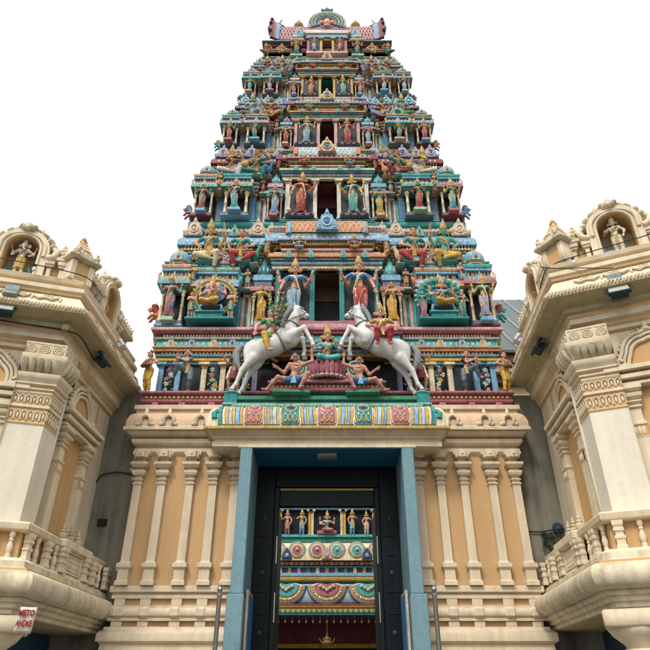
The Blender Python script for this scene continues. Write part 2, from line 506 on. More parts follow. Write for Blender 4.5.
def make_figure(name, pel=(0, 0, .53), che=(0, -.005, .735), hd=(0, -.015, .915), female=True, arms=(), legs=(), garb='sari',
                crown='tall', elephant=False, blouse=True, beard=False, sash=True, cell=0.0115, extra=None, halo=False, knee_garb=False):
    """returns [(part name, mesh, colour role)] for a figure one unit tall facing -Y, feet at z=0"""
    pel, che, hd = (np.array(q, float) for q in (pel, che, hd))
    S = SDF(); V = lambda *a: np.array(a, float)
    hipw = .078 if female else .07
    S.ell(pel + V(0, 0, -.005), (hipw + .008, .058, .06), .03, 'pelvis')
    S.cone(pel + V(0, 0, .03), che - V(0, 0, .04), .054, .05 if female else .06, .03, 'torso')
    S.ell(che, (.078 if female else .088, .055, .075), .03, 'chest')
    S.cone(che + V(-.085, 0.005, .055), che + V(.085, 0.005, .055), .032, .032, .03, 'chest')
    if female:
        for sx in (-1, 1): S.ell(che + V(.037 * sx, -.045, .0), .036, .012, 'chest')
    else:
        S.ell(pel + V(0, -.03, .05), (.055, .045, .05), .03, 'torso')
    nk = che + V(0, 0.005, .085)
    S.cone(nk, hd + V(0, .01, -.04), .029, .026, .015, 'neck')
    S.ell(hd + V(0, .005, .008), (.054, .062, .066), .015, 'head')
    S.ell(hd + V(0, -.012, -.03), (.04, .045, .045), .02, 'head')
    if elephant:
        S.ell(hd + V(0, -.02, 0), (.065, .065, .065), .02, 'head')
        for sx in (-1, 1): S.ell(hd + V(.09 * sx, .01, -.005), (.055, .014, .06), .012, 'head')
        tp = [(0, -.075, -.01), (0, -.095, -.07), (.01, -.1, -.13), (.04, -.1, -.165), (.065, -.1, -.15)]
        for i in range(4): S.cone(hd + V(*tp[i]), hd + V(*tp[i + 1]), .034 - .006 * i, .028 - .006 * i, .012, 'head')
    else:
        S.cone(hd + V(0, -.058, .014), hd + V(0, -.072, -.014), .006, .012, .01, 'head')
        S.ell(hd + V(0, -.05, -.058), (.017, .016, .014), .012, 'head')
        S.ell(hd + V(0, -.056, -.033), (.02, .009, .008), .008, 'head')
        S.cone(hd + V(-.03, -.056, .026), hd + V(.03, -.056, .026), .008, .008, .01, 'head')
        for sx in (-1, 1): S.cone(hd + V(.056 * sx, .005, .012), hd + V(.06 * sx, .0, -.035), .010, .013, .008, 'head')
    hands = []
    for sd, wr, hint in arms:
        sh = che + V(.098 * sd, 0.005, .05)
        el, wr = ik(sh, wr, .165, .15, hint)
        S.cone(sh, el, .031 if female else .036, .025 if female else .029, .02, 'arm')
        S.cone(el, wr, .026 if female else .029, .017, .012, 'fore')
        dr = wr - el; dr = dr / np.linalg.norm(dr)
        S.ell(wr + dr * .026, (.02, .016, .024), .012, 'hand')
        hands.append((wr, dr, sd, el))
    feet = []
    for sd, an, hint, toe in legs:
        hip = pel + V(.045 * sd, 0, -.02)
        kn, an = ik(hip, an, .245, .235, hint)
        md_ = hip * .5 + kn * .5
        tk = 1 if pel[2] > .3 else .86
        S.cone(hip, md_, .06 * tk, .05 * tk, .03, 'thighu'); S.cone(md_, kn, .05 * tk, .04 * tk, .03, 'thigh')
        S.cone(kn, (kn + an) / 2, .039, .034, .02, 'shin')
        S.cone((kn + an) / 2, an, .034, .023, .02, 'shin')
        to = np.array(toe, float); to = to / np.linalg.norm(to)
        S.cone(an + V(0, 0, -.018), an + to * .07 + V(0, 0, -.022), .022, .017, .015, 'foot')
        S.ell(an + to * .085 + V(0, 0, -.024), (.021, .021, .013), .015, 'foot')
        feet.append((kn, an))
    v, f = S.surf(cell)
    mb = MB(); mb.add(v, f.tolist())
    for wr, dr, sd, el in hands:     # five fingers on each hand
        w = np.cross(dr, V(0, 1, 0)); w = w / (np.linalg.norm(w) + 1e-9)
        pb = wr + dr * .042
        for q, ln in ((-1.5, .036), (-.5, .043), (.5, .041), (1.5, .032)):
            a = pb + w * q * .0095
            b = a + dr * ln * .55 + w * q * .002; c = b + dr * ln * .4 + V(0, -.010, 0)
            mb.tube([a, b, c], [.0062, .0058, .004], 5)
        th = wr + dr * .012 - w * .017 * sd
        mb.tube([th, th + dr * .018 - w * .016 * sd, th + dr * .036 - w * .018 * sd], [.008, .0072, .005], 5)
    parts = [('body', mb.mesh(name + '_body', ['skin_tan'], 75), 'skin')]
    J = MB()                                     # gold ornaments: girdle, necklaces, armlets, anklets
    def ringat(p, d, r, t=.0065, sy=1):
        d = d / np.linalg.norm(d); x = np.cross(d, V(.3, 1, .2)); x /= np.linalg.norm(x); y = np.cross(d, x)
        J.tube([p + r * (x * math.cos(a) + y * math.sin(a) * sy) for a in np.arange(0, 2 * PI, PI / 6)], t, 5, closed=True)
    for wr, dr, sd, el in hands:
        ringat(wr - dr * .008, dr, .019); ringat(wr - dr * .022, dr, .021)
        sh = che + V(.098 * sd, 0, .05); ringat(sh * .45 + el * .55, el - sh, .032)
    for kn, an in feet: ringat(an + V(0, 0, .005), an - kn, .027)
    J.tube([che + V(.058 * math.cos(a), -.02 - .045 * max(math.sin(a), -.3) , .062 - .05 * max(0, math.sin(a))) for a in np.arange(-.4, PI + .5, PI / 8)], .008, 5)
    J.tube([che + V(.05 * math.cos(a), -.035 - .045 * max(math.sin(a), -.2), .052 - .105 * max(0, math.sin(a))) for a in np.arange(0, PI + .1, PI / 8)], .006, 5)
    J.ell(che + V(0, -.085, -.055), (.013, .008, .016), 8, 5)
    J.tube([pel + V((hipw + .022) * math.cos(a), .073 * math.sin(a), .035) for a in np.arange(0, 2 * PI, PI / 8)], .012, 5, closed=True)
    J.ell(pel + V(0, -.078, .03), (.02, .01, .02), 8, 5)
    for sx in (-1, 1): J.ell(hd + V(.066 * sx, -.005, -.04), (.013, .013, .018), 7, 5)
    # garment
    if blouse:
        v, f = S.surf(cell, .0075, ('chest',), (che[2] - .052, che[2] + .05))
        b = MB(); b.add(v, f.tolist())
        for sd, wr, hint in arms:
            sh = che + V(.098 * sd, 0, .05); el, _ = ik(sh, wr, .165, .15, hint)
            b.tube([sh, sh * .75 + el * .25, sh * .5 + el * .5], [.041, .039, .036], 9)
        parts.append(('blouse', b.mesh(name + '_blouse', ['teal'], 60), 'blouse'))
    if garb == 'sari':
        an = np.mean([q[1] for q in feet], 0); kn = np.mean([q[0] for q in feet], 0)
        wid = abs(feet[0][1][0] - feet[1][1][0]) if len(feet) > 1 else .06
        pts = [(pel + V(0, 0, .05), .072, .06), (pel + V(0, 0, -.02), hipw + .024, .078), (pel * .6 + kn * .4, hipw + .018, .08),
               (kn, .074, .072), (kn * .5 + an * .5, .076, .07), (an * .85 + kn * .15, .06 + wid * .5, .075), (an + V(0, 0, -.005), .068 + wid * .5, .085)]
        N = 40; vs = []
        for i, (c, rx, r2) in enumerate(pts):
            am = .004 + .0036 * i
            for j in range(N):
                a = 2 * PI * j / N
                fo = am * (math.cos(9 * a + .7 * i * math.sin(a)) + .6 * math.cos(14 * a + 1.3)) * (1 if math.sin(a) < .3 else .3)
                front = max(0, -math.sin(a)) ** 6 * .014
                vs.append((c[0] + (rx + fo) * math.cos(a), c[1] + (r2 + fo + front) * math.sin(a), c[2]))
        fs = [[i * N + j, i * N + (j + 1) % N, (i + 1) * N + (j + 1) % N, (i + 1) * N + j] for i in range(len(pts) - 1) for j in range(N)]
        g = MB(); g.add(vs, [q[::-1] for q in fs] + [[(len(pts) - 1) * N + j for j in range(N)]])
        c, rx, r2 = pts[-1]
        J.tube([c + V((rx + .004) * math.cos(a), (r2 + .008) * math.sin(a), .004) for a in np.arange(0, 2 * PI, PI / 12)], .009, 5, closed=True)
        g2 = MB()                                 # front pleats with gold edging
        for q in (-1, 0, 1):
            g.tube([pel + V(.012 * q, -.085, .02), pel * .5 + kn * .5 + V(.022 * q, -.096, 0), kn * .5 + an * .5 + V(.03 * q, -.1, 0), an + V(.036 * q, -.1, .01)], [.008, .013, .014, .016], 6, flat=.6)
        J.tube([pel + V(.05, -.088, .0), pel * .5 + kn * .5 + V(.0, -.112, 0), kn * .5 + an * .5 + V(-.04, -.112, .04)], [.007, .009, .007], 5)
        parts.append(('skirt', g.mesh(name + '_skirt', ['pink'], 60), 'skirt'))
        if sash:
            g2.tube([che + V(.08, -.02, .075), che + V(.05, -.062, .05), che + V(-.01, -.088, -.01), pel * .4 + che * .6 + V(-.04, -.07, 0), pel + V(-.085, -.045, .04), pel + V(-.1, -.02, -.06), pel * .5 + kn * .5 + V(-.105, -.02, .05)], [.014, .017, .018, .017, .015, .016, .02], 7, flat=.45)
        parts.append(('sash', g2.mesh(name + '_sash', ['gold'], 60), 'sash'))
    elif garb == 'dhoti':
        v, f = S.surf(cell, .013 if pel[2] > .3 else .008, ('pelvis', 'thighu') + (() if knee_garb == 'loin' else ('thigh',)) + (('shin',) if not knee_garb else ()))
        g = MB(); g.add(v, f.tolist())
        parts.append(('dhoti', g.mesh(name + '_dhoti', ['yellow'], 70), 'skirt'))
        g2 = MB()
        kn = np.mean([q[0] for q in feet], 0)
        lo = min(pel[2] - .1, kn[2])
        for q in (-1, 0, 1):
            g2.tube([pel + V(.012 * q, -.08, .03), pel + V(.02 * q, -.1, -.05), V(pel[0] + .03 * q, pel[1] - .1, max(lo, .02))], [.01, .016, .02], 6, flat=.6)
        if sash:
            g2.tube([che + V(.08, -.02, .075), che + V(.05, -.062, .05), che + V(-.01, -.08, -.01), pel * .4 + che * .6 + V(-.05, -.06, 0), pel + V(-.085, -.03, .04)], [.015, .017, .018, .017, .015], 7, flat=.5)
        parts.append(('sash', g2.mesh(name + '_sash', ['gold'], 60), 'sash'))
    # headgear
    C = MB()
    if crown == 'tall':
        C.lathe(hd + V(0, .005, .028), [(.06, -.01), (.066, .0), (.066, .018), (.056, .024), (.06, .045), (.055, .075), (.05, .08), (.05, .095), (.038, .125), (.036, .135), (.022, .165), (.012, .175), (.018, .188), (.01, .2), (0.002, .215)], 14)
        for a in (-1, 0, 1): C.ell(hd + V(.04 * a, -.052 + .012 * abs(a), .06), (.016, .01, .026), 7, 5)
        for sx in (-1, 1):
            C.ell(hd + V(.085 * sx, .02, -.005), (.03, .012, .036), 9, 5); C.ell(hd + V(.085 * sx, .006, -.005), (.014, .008, .017), 7, 5)
        parts.append(('crown', C.mesh(name + '_crown', ['gold'], 50), 'crown'))
    elif crown == 'bun':
        C.ell(hd + V(0, .018, .022), (.062, .062, .06), 12, 8); C.ell(hd + V(.0, .03, .085), (.034, .034, .03), 10, 6); C.ell(hd + V(0, .045, -.03), (.05, .035, .07), 10, 6)
        parts.append(('hair', C.mesh(name + '_hair', ['black'], 60), 'hair'))
        J.tube([hd + V(.05 * math.cos(a), .03 + .045 * math.sin(a), .066) for a in np.arange(0, 2 * PI, PI / 6)], .007, 5, closed=True)
    elif crown == 'curly':
        rr = random.Random(3)
        for i in range(46):
            a = rr.uniform(0, 2 * PI); p = rr.uniform(.05, 1.5); q = V(math.cos(a) * math.cos(p), math.sin(a) * math.cos(p), math.sin(p))
            if q[1] < -.55 and q[2] < .55: continue
            C.ell(hd + V(0, .014, .02) + q * V(.058, .06, .06), .022, 6, 4)
        C.ell(hd + V(0, .03, .01), (.06, .055, .065), 10, 6)
        parts.append(('hair', C.mesh(name + '_hair', ['black'], 60), 'hair'))
    elif crown == 'turban':
        for i in range(4): C.tube([hd + V(.056 * math.cos(a), .01 + .06 * math.sin(a), .035 + .016 * i + .01 * math.cos(a)) for a in np.arange(0, 2 * PI, PI / 7)], .02 - .002 * i, 6, closed=True)
        C.ell(hd + V(0, .01, .07), (.045, .045, .04), 10, 6); C.ell(hd + V(0, -.055, .085), (.014, .01, .03), 7, 5)
        parts.append(('turban', C.mesh(name + '_turban', ['gold'], 60), 'crown'))
    if crown == 'tall' and not elephant:
        H = MB(); H.ell(hd + V(0, .025, -.005), (.058, .05, .07), 12, 8)
        for sx in (-1, 1): H.tube([hd + V(.05 * sx, .02, 0), hd + V(.065 * sx, .02, -.06), hd + V(.075 * sx, .01, -.1)], [.02, .022, .012], 6)
        parts.append(('hair', H.mesh(name + '_hair', ['black'], 60), 'hair'))
    E_ = MB()
    for sx in (-1, 1):
        ex = .024 if not elephant else .04
        E_.ell(hd + V(ex * sx, -.0555, .006), (.0135, .006, .0075), 8, 5, 0)
        E_.ell(hd + V(ex * sx, -.0605, .006), (.006, .004, .0065), 6, 4, 1)
        E_.tube([hd + V((ex - .014) * sx, -.062, .024), hd + V(ex * sx, -.064, .029), hd + V((ex + .016) * sx, -.055, .022)], .0035, 4, 1)
    if not elephant:
        E_.ell(hd + V(0, -.065, -.033), (.016, .005, .006), 7, 4, 2)
        E_.ell(hd + V(0, -.064, .034), (.006, .004, .008), 6, 4, 2)
    if beard:
        E_.tube([hd + V(-.028, -.06, -.03), hd + V(-.01, -.068, -.022), hd + V(.01, -.068, -.022), hd + V(.028, -.06, -.03)], .006, 5, 1)
    parts.append(('painted_eyes', E_.mesh(name + '_eyes', ['white', 'black', 'red']), None))
    parts.append(('jewellery', J.mesh(name + '_jewellery', ['gold'], 60), 'jewel'))
    if extra:
        for pn, m_, role, mats in extra: parts.append((pn, m_.mesh(name + '_' + pn, mats, 60), role))
    return parts

FIG = {}
def fig(key, **k): FIG[key] = make_figure(key, **k)
D_ = (0, .2, -1)                      # elbows down and a little back
ST = [(-1, (-.05, -.0, .04), (0, -1, 0), (-.35, -1, 0)), (1, (.06, -.02, .04), (.2, -1, 0), (.35, -1, 0))]
clubs = MB()
clubs.tube([(.27, -.06, .02), (.26, -.05, .35), (.25, -.05, .56)], [.016, .015, .012], 7)
clubs.ell((.27, -.06, .045), (.05, .05, .05), 10, 6)
fig('goddess', arms=[(-1, (-.235, -.06, .70), (-.5, .2, -1)), (1, (.235, -.06, .52), (1, .3, -.3)), (-1, (-.27, .0, .86), (-.6, .2, -1)), (1, (.27, .0, .86), (.6, .2, -1))],
    legs=ST, pel=(.02, 0, .53), che=(-.005, -.005, .735), hd=(0, -.02, .915), cell=.0095, extra=[('mace', clubs, 'prop', ['cream'])])
fig('goddess_raised', arms=[(-1, (-.2, -.06, .78), (-.5, .2, -1)), (1, (.2, -.05, .66), (.6, .2, -1))], legs=ST, pel=(-.025, 0, .53), che=(.005, -.005, .735), hd=(-.01, -.02, .915))
fig('maiden', arms=[(-1, (-.13, -.09, .62), (-.6, .3, -.6)), (1, (.22, -.05, .80), (.7, .2, -1))], legs=ST, pel=(.03, 0, .53), che=(0, -.005, .735), hd=(.015, -.02, .912), crown='bun')
fig('goddess_four', arms=[(-1, (-.18, -.1, .66), (-.6, .2, -.8)), (1, (.18, -.1, .66), (.6, .2, -.8)), (-1, (-.24, 0, .82), (-.6, .2, -1)), (1, (.24, 0, .82), (.6, .2, -1))], legs=ST, pel=(.015, 0, .53))
fig('attendant', female=False, garb='dhoti', knee_garb=True, crown='curly', blouse=False, arms=[(-1, (.03, -.11, .70), (-1, -.2, -.6)), (1, (-.03, -.12, .68), (1, -.2, -.6))],
    legs=[(-1, (-.06, 0, .04), (0, -1, 0), (-.3, -1, 0)), (1, (.06, 0, .04), (0, -1, 0), (.3, -1, 0))])
drum = MB(); drum.lathe((0, 0, 0), [(.045, -.1), (.05, -.095), (.062, 0), (.05, .095), (.045, .1)], 12)
dv = MB(); A_ = np.array([[0, 0, 1, 0], [0, 1, 0, -.13], [-1, 0, 0, .6], [0, 0, 0, 1.]]); dv.M = A_
dv.lathe((0, 0, 0), [(.04, -.11), (.046, -.1), (.058, 0), (.046, .1), (.04, .11)], 12)
fig('drummer', female=False, garb='dhoti', crown='bun', blouse=False, arms=[(-1, (-.13, -.12, .62), (-1, .2, -.5)), (1, (.13, -.12, .62), (1, .2, -.5))],
    legs=[(-1, (-.06, 0, .04), (0, -1, 0), (-.3, -1, 0)), (1, (.07, -.04, .04), (0, -1, 0), (.3, -1, 0))], extra=[('drum', dv, 'prop', ['brown'])])
fig('dancer', garb='dhoti', crown='bun', pel=(.03, 0, .5), che=(-.01, -.01, .70), hd=(0, -.025, .885), sash=False,
    arms=[(-1, (-.2, -.1, .80), (-.6, .2, -.8)), (1, (-.14, -.13, .72), (1, 0, -.5))],
    legs=[(-1, (-.22, -.12, .33), (-.4, -1, .6), (-1, -.2, 0)), (1, (.06, -.0, .04), (.5, -1, 0), (.6, -1, 0))])
sk = MB(); sk.lathe((0.02, -.01, 0), [(.07, .56), (.1, .52), (.14, .42), (.17, .32), (.18, .25), (.165, .245)], 22, .75)
fig('skirt_dancer', garb='dhoti', knee_garb=True, crown='turban', pel=(.02, 0, .51), che=(-.015, -.01, .71), hd=(-.02, -.025, .89),
    arms=[(-1, (-.09, -.07, .97), (-1, .1, 0)), (1, (.26, -.08, .74), (.5, .2, -1))],
    legs=[(-1, (-.07, 0, .04), (-.6, -1, 0), (-.7, -1, 0)), (1, (.11, 0, .04), (.8, -1, 0), (.8, -1, 0))], extra=[('wide_skirt', sk, 'blouse', ['maroon'])])
# seated figures: origin at the seat, one knee raised
SL = [(-1, (-.02, -.15, .02), (-1, -.35, .12), (1, -.4, 0)), (1, (.10, -.14, -.13), (.7, -1, .5), (.3, -1, -.2))]
vee = MB(); vee.tube([(-.27, -.16, .12), (.34, -.14, .56)], [.014, .013], 7); vee.ell((-.22, -.17, .15), (.075, .05, .07), 12, 8); vee.ell((.24, -.13, .45), (.04, .035, .04), 9, 6); vee.tube([(.34, -.14, .56), (.38, -.13, .57)], [.02, .012], 6)
fig('veena_player', garb='dhoti', crown='bun', pel=(0, 0, .06), che=(0, -.01, .265), hd=(0, -.025, .445), legs=SL, arms=[(-1, (-.12, -.15, .2), (-1, .2, -.4)), (1, (.14, -.15, .39), (1, .2, -.5))], extra=[('veena', vee, 'prop', ['gold'])])
flu = MB(); flu.tube([(-.05, -.12, .425), (.26, -.11, .41)], .009, 6)
fig('flute_player', garb='dhoti', crown='tall', pel=(0, 0, .06), che=(0, -.01, .265), hd=(-.015, -.025, .445), legs=SL, arms=[(-1, (.06, -.12, .40), (-1, -.2, -.6)), (1, (.17, -.11, .40), (1, 0, -.6))], extra=[('flute', flu, 'prop', ['gold'])])
bow = MB(); bow.tube([(.25 + .07 * math.cos(a) - .05, -.1, .3 + .34 * math.sin(a)) for a in np.linspace(-1.25, 1.25, 11)], [.006, .008, .01, .012, .013, .015, .013, .012, .01, .008, .006], 6); bow.tube([(.222, -.1, -.02), (.222, -.1, .62)], .0035, 4)
fig('archer', garb='dhoti', crown='tall', female=False, pel=(0, 0, .10), che=(0, -.01, .305), hd=(0.01, -.025, .485), legs=[(-1, (.02, -.13, -.02), (-1, -.5, .1), (1, -.3, 0)), (1, (.11, -.14, -.16), (.5, -1, .6), (.2, -1, 0))],
    arms=[(-1, (-.17, -.08, .2), (-1, .2, -.4)), (1, (.24, -.1, .3), (.4, .2, -1))], extra=[('bow', bow, 'prop', ['gold'])])
fig('sword_sitter', garb='dhoti', crown='bun', pel=(0, 0, .10), che=(0, -.01, .305), hd=(0.0, -.025, .485), legs=[(-1, (-.10, -.15, -.17), (-.5, -1, .6), (-.2, -1, 0)), (1, (.03, -.15, -.06), (1, -.5, .2), (-1, -.3, 0))],
    arms=[(-1, (-.19, -.08, .16), (-1, .2, -.4)), (1, (.12, -.13, .2), (1, .2, -.4))])
LT = [(-1, (.08, -.15, .0), (-1, -.4, .1), (1, -.3, 0)), (1, (-.08, -.17, .0), (1, -.4, .1), (-1, -.3, 0))]
A4 = [(-1, (-.15, -.12, .2), (-1, .2, -.5)), (1, (.15, -.12, .26), (1, .2, -.5)), (-1, (-.24, 0, .38), (-.6, .2, -1)), (1, (.24, 0, .38), (.6, .2, -1))]
fig('lotus_seated', garb='dhoti', pel=(0, 0, .06), che=(0, -.01, .265), hd=(0, -.025, .445), legs=LT, arms=A4, cell=.0095)
fig('elephant_headed', garb='dhoti', female=False, elephant=True, blouse=False, pel=(0, 0, .06), che=(0, -.01, .255), hd=(0, -.03, .425), legs=LT, arms=A4, cell=.0095)
fig('elephant_standing', garb='dhoti', knee_garb=True, female=False, elephant=True, blouse=False, arms=[(-1, (-.2, -.09, .6), (-1, .2, -.5)), (1, (.2, -.09, .6), (1, .2, -.5)), (-1, (-.26, 0, .82), (-.6, .2, -1)), (1, (.26, 0, .82), (.6, .2, -1))],
    legs=[(-1, (-.08, 0, .04), (0, -1, 0), (-.3, -1, 0)), (1, (.08, 0, .04), (0, -1, 0), (.3, -1, 0))])
fig('god_standing', garb='dhoti', female=False, blouse=False, arms=[(-1, (-.19, -.08, .70), (-1, .2, -.7)), (1, (.16, -.08, .52), (1, .2, -.3))],
    legs=[(-1, (-.06, 0, .04), (0, -1, 0), (-.3, -1, 0)), (1, (.07, -.02, .04), (0, -1, 0), (.3, -1, 0))])
# hanging-leg rider, and the crouching supporter with one arm raised
fig('rider', garb='dhoti', crown='turban', female=False, pel=(0, 0, .06), che=(.02, -.01, .265), hd=(.03, -.03, .445), cell=.0095, arms=[(-1, (-.22, -.1, .08), (-1, .2, 0)), (1, (.2, -.1, .2), (.6, .2, -1))],
    legs=[(-1, (-.02, -.25, -.24), (-.3, -1, .5), (.9, -.5, -.1)), (1, (.05, .22, -.2), (.3, 1, .3), (.8, .6, -.1))])
fig('rider_crowned', garb='dhoti', crown='tall', female=True, pel=(0, 0, .06), che=(-.02, -.01, .265), hd=(-.03, -.03, .445), cell=.0095, arms=[(-1, (-.16, -.1, .18), (-1, .2, -.3)), (1, (.22, -.05, .16), (1, .2, -.2))],
    legs=[(-1, (-.1, -.16, -.16), (-.3, -1, .3), (-.3, -1, -.1)), (1, (.1, -.16, -.16), (.3, -1, .3), (.3, -1, -.1))])
fig('supporter', garb='dhoti', knee_garb='loin', crown='curly', female=False, blouse=False, sash=False, beard=True, cell=.0085, pel=(.03, 0, .22), che=(.06, -.015, .425), hd=(.045, -.03, .60),
    arms=[(1, (.30, -.05, .68), (1, 0, -.6)), (-1, (-.24, -.06, .40), (-.3, .2, -1))],
    legs=[(-1, (-.36, -.05, .035), (0, -1, .6), (-1, -.3, .1)), (1, (.13, -.12, .045), (1, -.8, .9), (.4, -1, 0))])

JIT = random.Random(21)
SKINS = ['skin_pink', 'skin_tan', 'skin_gold']
def statue(pose, label, loc, h, rz=0, skin='skin_pink', skirt='pink', blouse='teal', sash='gold', crown='gold', hair='black', prop='gold', group='painted statues on the gate tower', mirror=False, cat='statue', name='statue', jewel='gold', lean=.1, flat=1.0):
    h = h * JIT.uniform(.95, 1.06); rz = rz + JIT.uniform(-.12, .12)
    r = empty(name, label, cat, loc, rz, group, (-h if mirror else h, h * flat, h)); r.rotation_euler[0] = lean
    col = dict(skin=skin, skirt=skirt, blouse=blouse, sash=sash, crown=crown, hair=hair, prop=prop, jewel=jewel)
    for pn, me, role in FIG[pose]:
        o_ = inst(pn, me, r, None, col[role] if role else None)
        if pn in ('jewellery', 'painted_eyes'): o_['kind'] = 'stuff'
    return r

# ------------------------------------------------------------------ rearing horse (metres, facing +X, hind hooves at z=0)
def make_horse():
    S = SDF(); k = .06
    S.ell((-.36, 0, .93), (.27, .19, .24), k, rot=ry(-28)); S.ell((-.05, 0, 1.05), (.36, .20, .22), k, rot=ry(-28)); S.ell((.22, 0, 1.24), (.23, .18, .25), k, rot=ry(-40))
    S.cone((.22, 0, 1.34), (.33, 0, 1.66), .165, .105, .06); S.cone((.33, 0, 1.66), (.37, 0, 1.86), .105, .08, .05)
    S.ell((.40, 0, 1.86), (.115, .065, .085), .03, rot=ry(35)); S.cone((.43, 0, 1.84), (.59, 0, 1.72), .07, .042, .04); S.ell((.585, 0, 1.715), (.052, .042, .045), .02)
    S.cone((.42, 0, 1.78), (.55, 0, 1.69), .05, .035, .03)
    for s in (-1, 1):
        S.cone((.345, .04 * s, 1.93), (.335, .055 * s, 2.02), .022, .006, .015)
        S.ell((.47, .05 * s, 1.85), (.025, .014, .018), .01)
    for s in (-1, 1):
        S.ell((.17, .12 * s, 1.2), (.13, .085, .2), .02, rot=ry(-35)); S.ell((-.34, .12 * s, .95), (.17, .085, .18), .022, rot=ry(-20)); S.cone((.2, .1 * s, 1.42), (.34, .05 * s, 1.72), .04, .03, .03)
    for s, dx in ((-1, 0), (1, .09)):
        S.ell((-.40 + dx * .4, .10 * s, .84), (.17, .09, .25), .05, rot=ry(25))
        S.cone((-.40 + dx * .5, .11 * s, .72), (-.60 + dx, .11 * s, .46), .105, .05, .04)
        S.cone((-.60 + dx, .11 * s, .46), (-.69 + dx, .11 * s, .17), .048, .034, .025)
        S.cone((-.69 + dx, .11 * s, .17), (-.75 + dx, .11 * s, .09), .04, .036, .02)
        S.cone((-.75 + dx, .11 * s, .08), (-.755 + dx, .11 * s, .0), .042, .058, .015)
    for s, kn, fe, ho in ((-1, (.54, -.12, 1.38), (.68, -.12, 1.10), (.715, -.12, 1.0)), (1, (.50, .12, 1.26), (.55, .12, 1.0), (.53, .12, .90))):
        S.cone((.26, .11 * s, 1.20), kn, .095, .052, .04); S.ell(kn, .054, .02)
        S.cone(kn, fe, .046, .034, .02); S.cone(fe, ho, .04, .038, .02); S.cone(ho, (ho[0] + .02, ho[1], ho[2] - .06), .042, .056, .015)
    v, f = S.surf(.0145)
    B = MB(); B.add(v, f.tolist())
    M_ = MB()                                 # mane, forelock and combed tail
    for i in range(15):
        t = i / 14
        p = np.array([.13, 0, 1.5]) * (1 - t) + np.array([.31, 0, 1.96]) * t + np.array([-.03 * math.sin(t * PI), 0, 0])
        for s in (-1, 1):
            M_.tube([p + [0, 0, .0], p + [-.04, .05 * s, -.01], p + [-.03, .105 * s, -.08], p + [-.0, .115 * s, -.15]], [.02, .026, .022, .006], 6)
    M_.tube([(.36, 0, 1.97), (.43, 0, 1.94), (.48, 0, 1.88)], [.03, .025, .006], 6)
    T_ = MB()
    for i in range(9):
        a = i / 9 * 2 * PI; o = np.array([.035 * math.cos(a), .05 * math.sin(a), 0])
        T_.tube([np.array([-.55, 0, 1.0]) + o * .4, np.array([-.66, 0, 1.02]) + o, np.array([-.74, 0, .88]) + o * 1.2, np.array([-.72, 0, .66]) + o * 1.2, np.array([-.64, 0, .5]) + o * .6], [.03, .035, .035, .03, .008], 6)
    K = MB()                                  # girth strap, breast strap, bridle and hooves
    def band(c, d, rx, ry_, t, m=0):
        d = np.array(d, float); d /= np.linalg.norm(d); u = np.cross([0, 1, 0], d)
        K.tube([np.array(c) + u * rx * math.cos(a) + np.array([0, 1, 0]) * ry_ * math.sin(a) for a in np.arange(0, 2 * PI, PI / 12)], t, 5, m, True)
    band((.08, 0, 1.12), (1, 0, .55), .235, .20, .016); band((.285, 0, 1.52), (.35, 0, .9), .15, .135, .014)
    band((.545, 0, 1.752), (.8, 0, -.62), .062, .055, .009); band((.425, 0, 1.85), (.6, 0, -.8), .098, .075, .009)
    for s in (-1, 1):
        K.tube([(.54, .055 * s, 1.74), (.30, .14 * s, 1.58), (.02, .16 * s, 1.3)], .008, 5)
        K.tube([(.54, .052 * s, 1.76), (.43, .075 * s, 1.86)], .008, 5)
        K.ell((.478, .062 * s, 1.852), (.02, .008, .014), 8, 5, 0); K.ell((.612, .034 * s, 1.718), (.01, .006, .01), 6, 4)
    HF = []
    for p, q in (((-.75, -.11, .07), (-.758, -.11, -.005)), ((-.66, .11, .07), (-.668, .11, -.005)), ((.72, -.12, .985), (.737, -.12, .935)), ((.535, .12, .885), (.552, .12, .835))):
        Hf = MB(); Hf.tube([p, q], [.05, .066], 12); HF.append(Hf)
    for s in (-1, 1):
        K.ell((.50, .066 * s, 1.858), (.034, .008, .02), 9, 5); K.tube([(.625, .012 * s, 1.69), (.585, .04 * s, 1.685), (.55, .042 * s, 1.70)], .006, 5)
    return [('body', B.mesh('horse_body', ['horse_grey'], 80)), ('mane', M_.mesh('horse_mane', ['horse_mane'], 60)), ('tail', T_.mesh('horse_tail', ['horse_mane'], 60)), *[('hoof', hf.mesh('horse_hoof', ['slate'], 60)) for hf in HF], ('harness', K.mesh('horse_harness', ['slate'], 60))]
HORSE = make_horse()
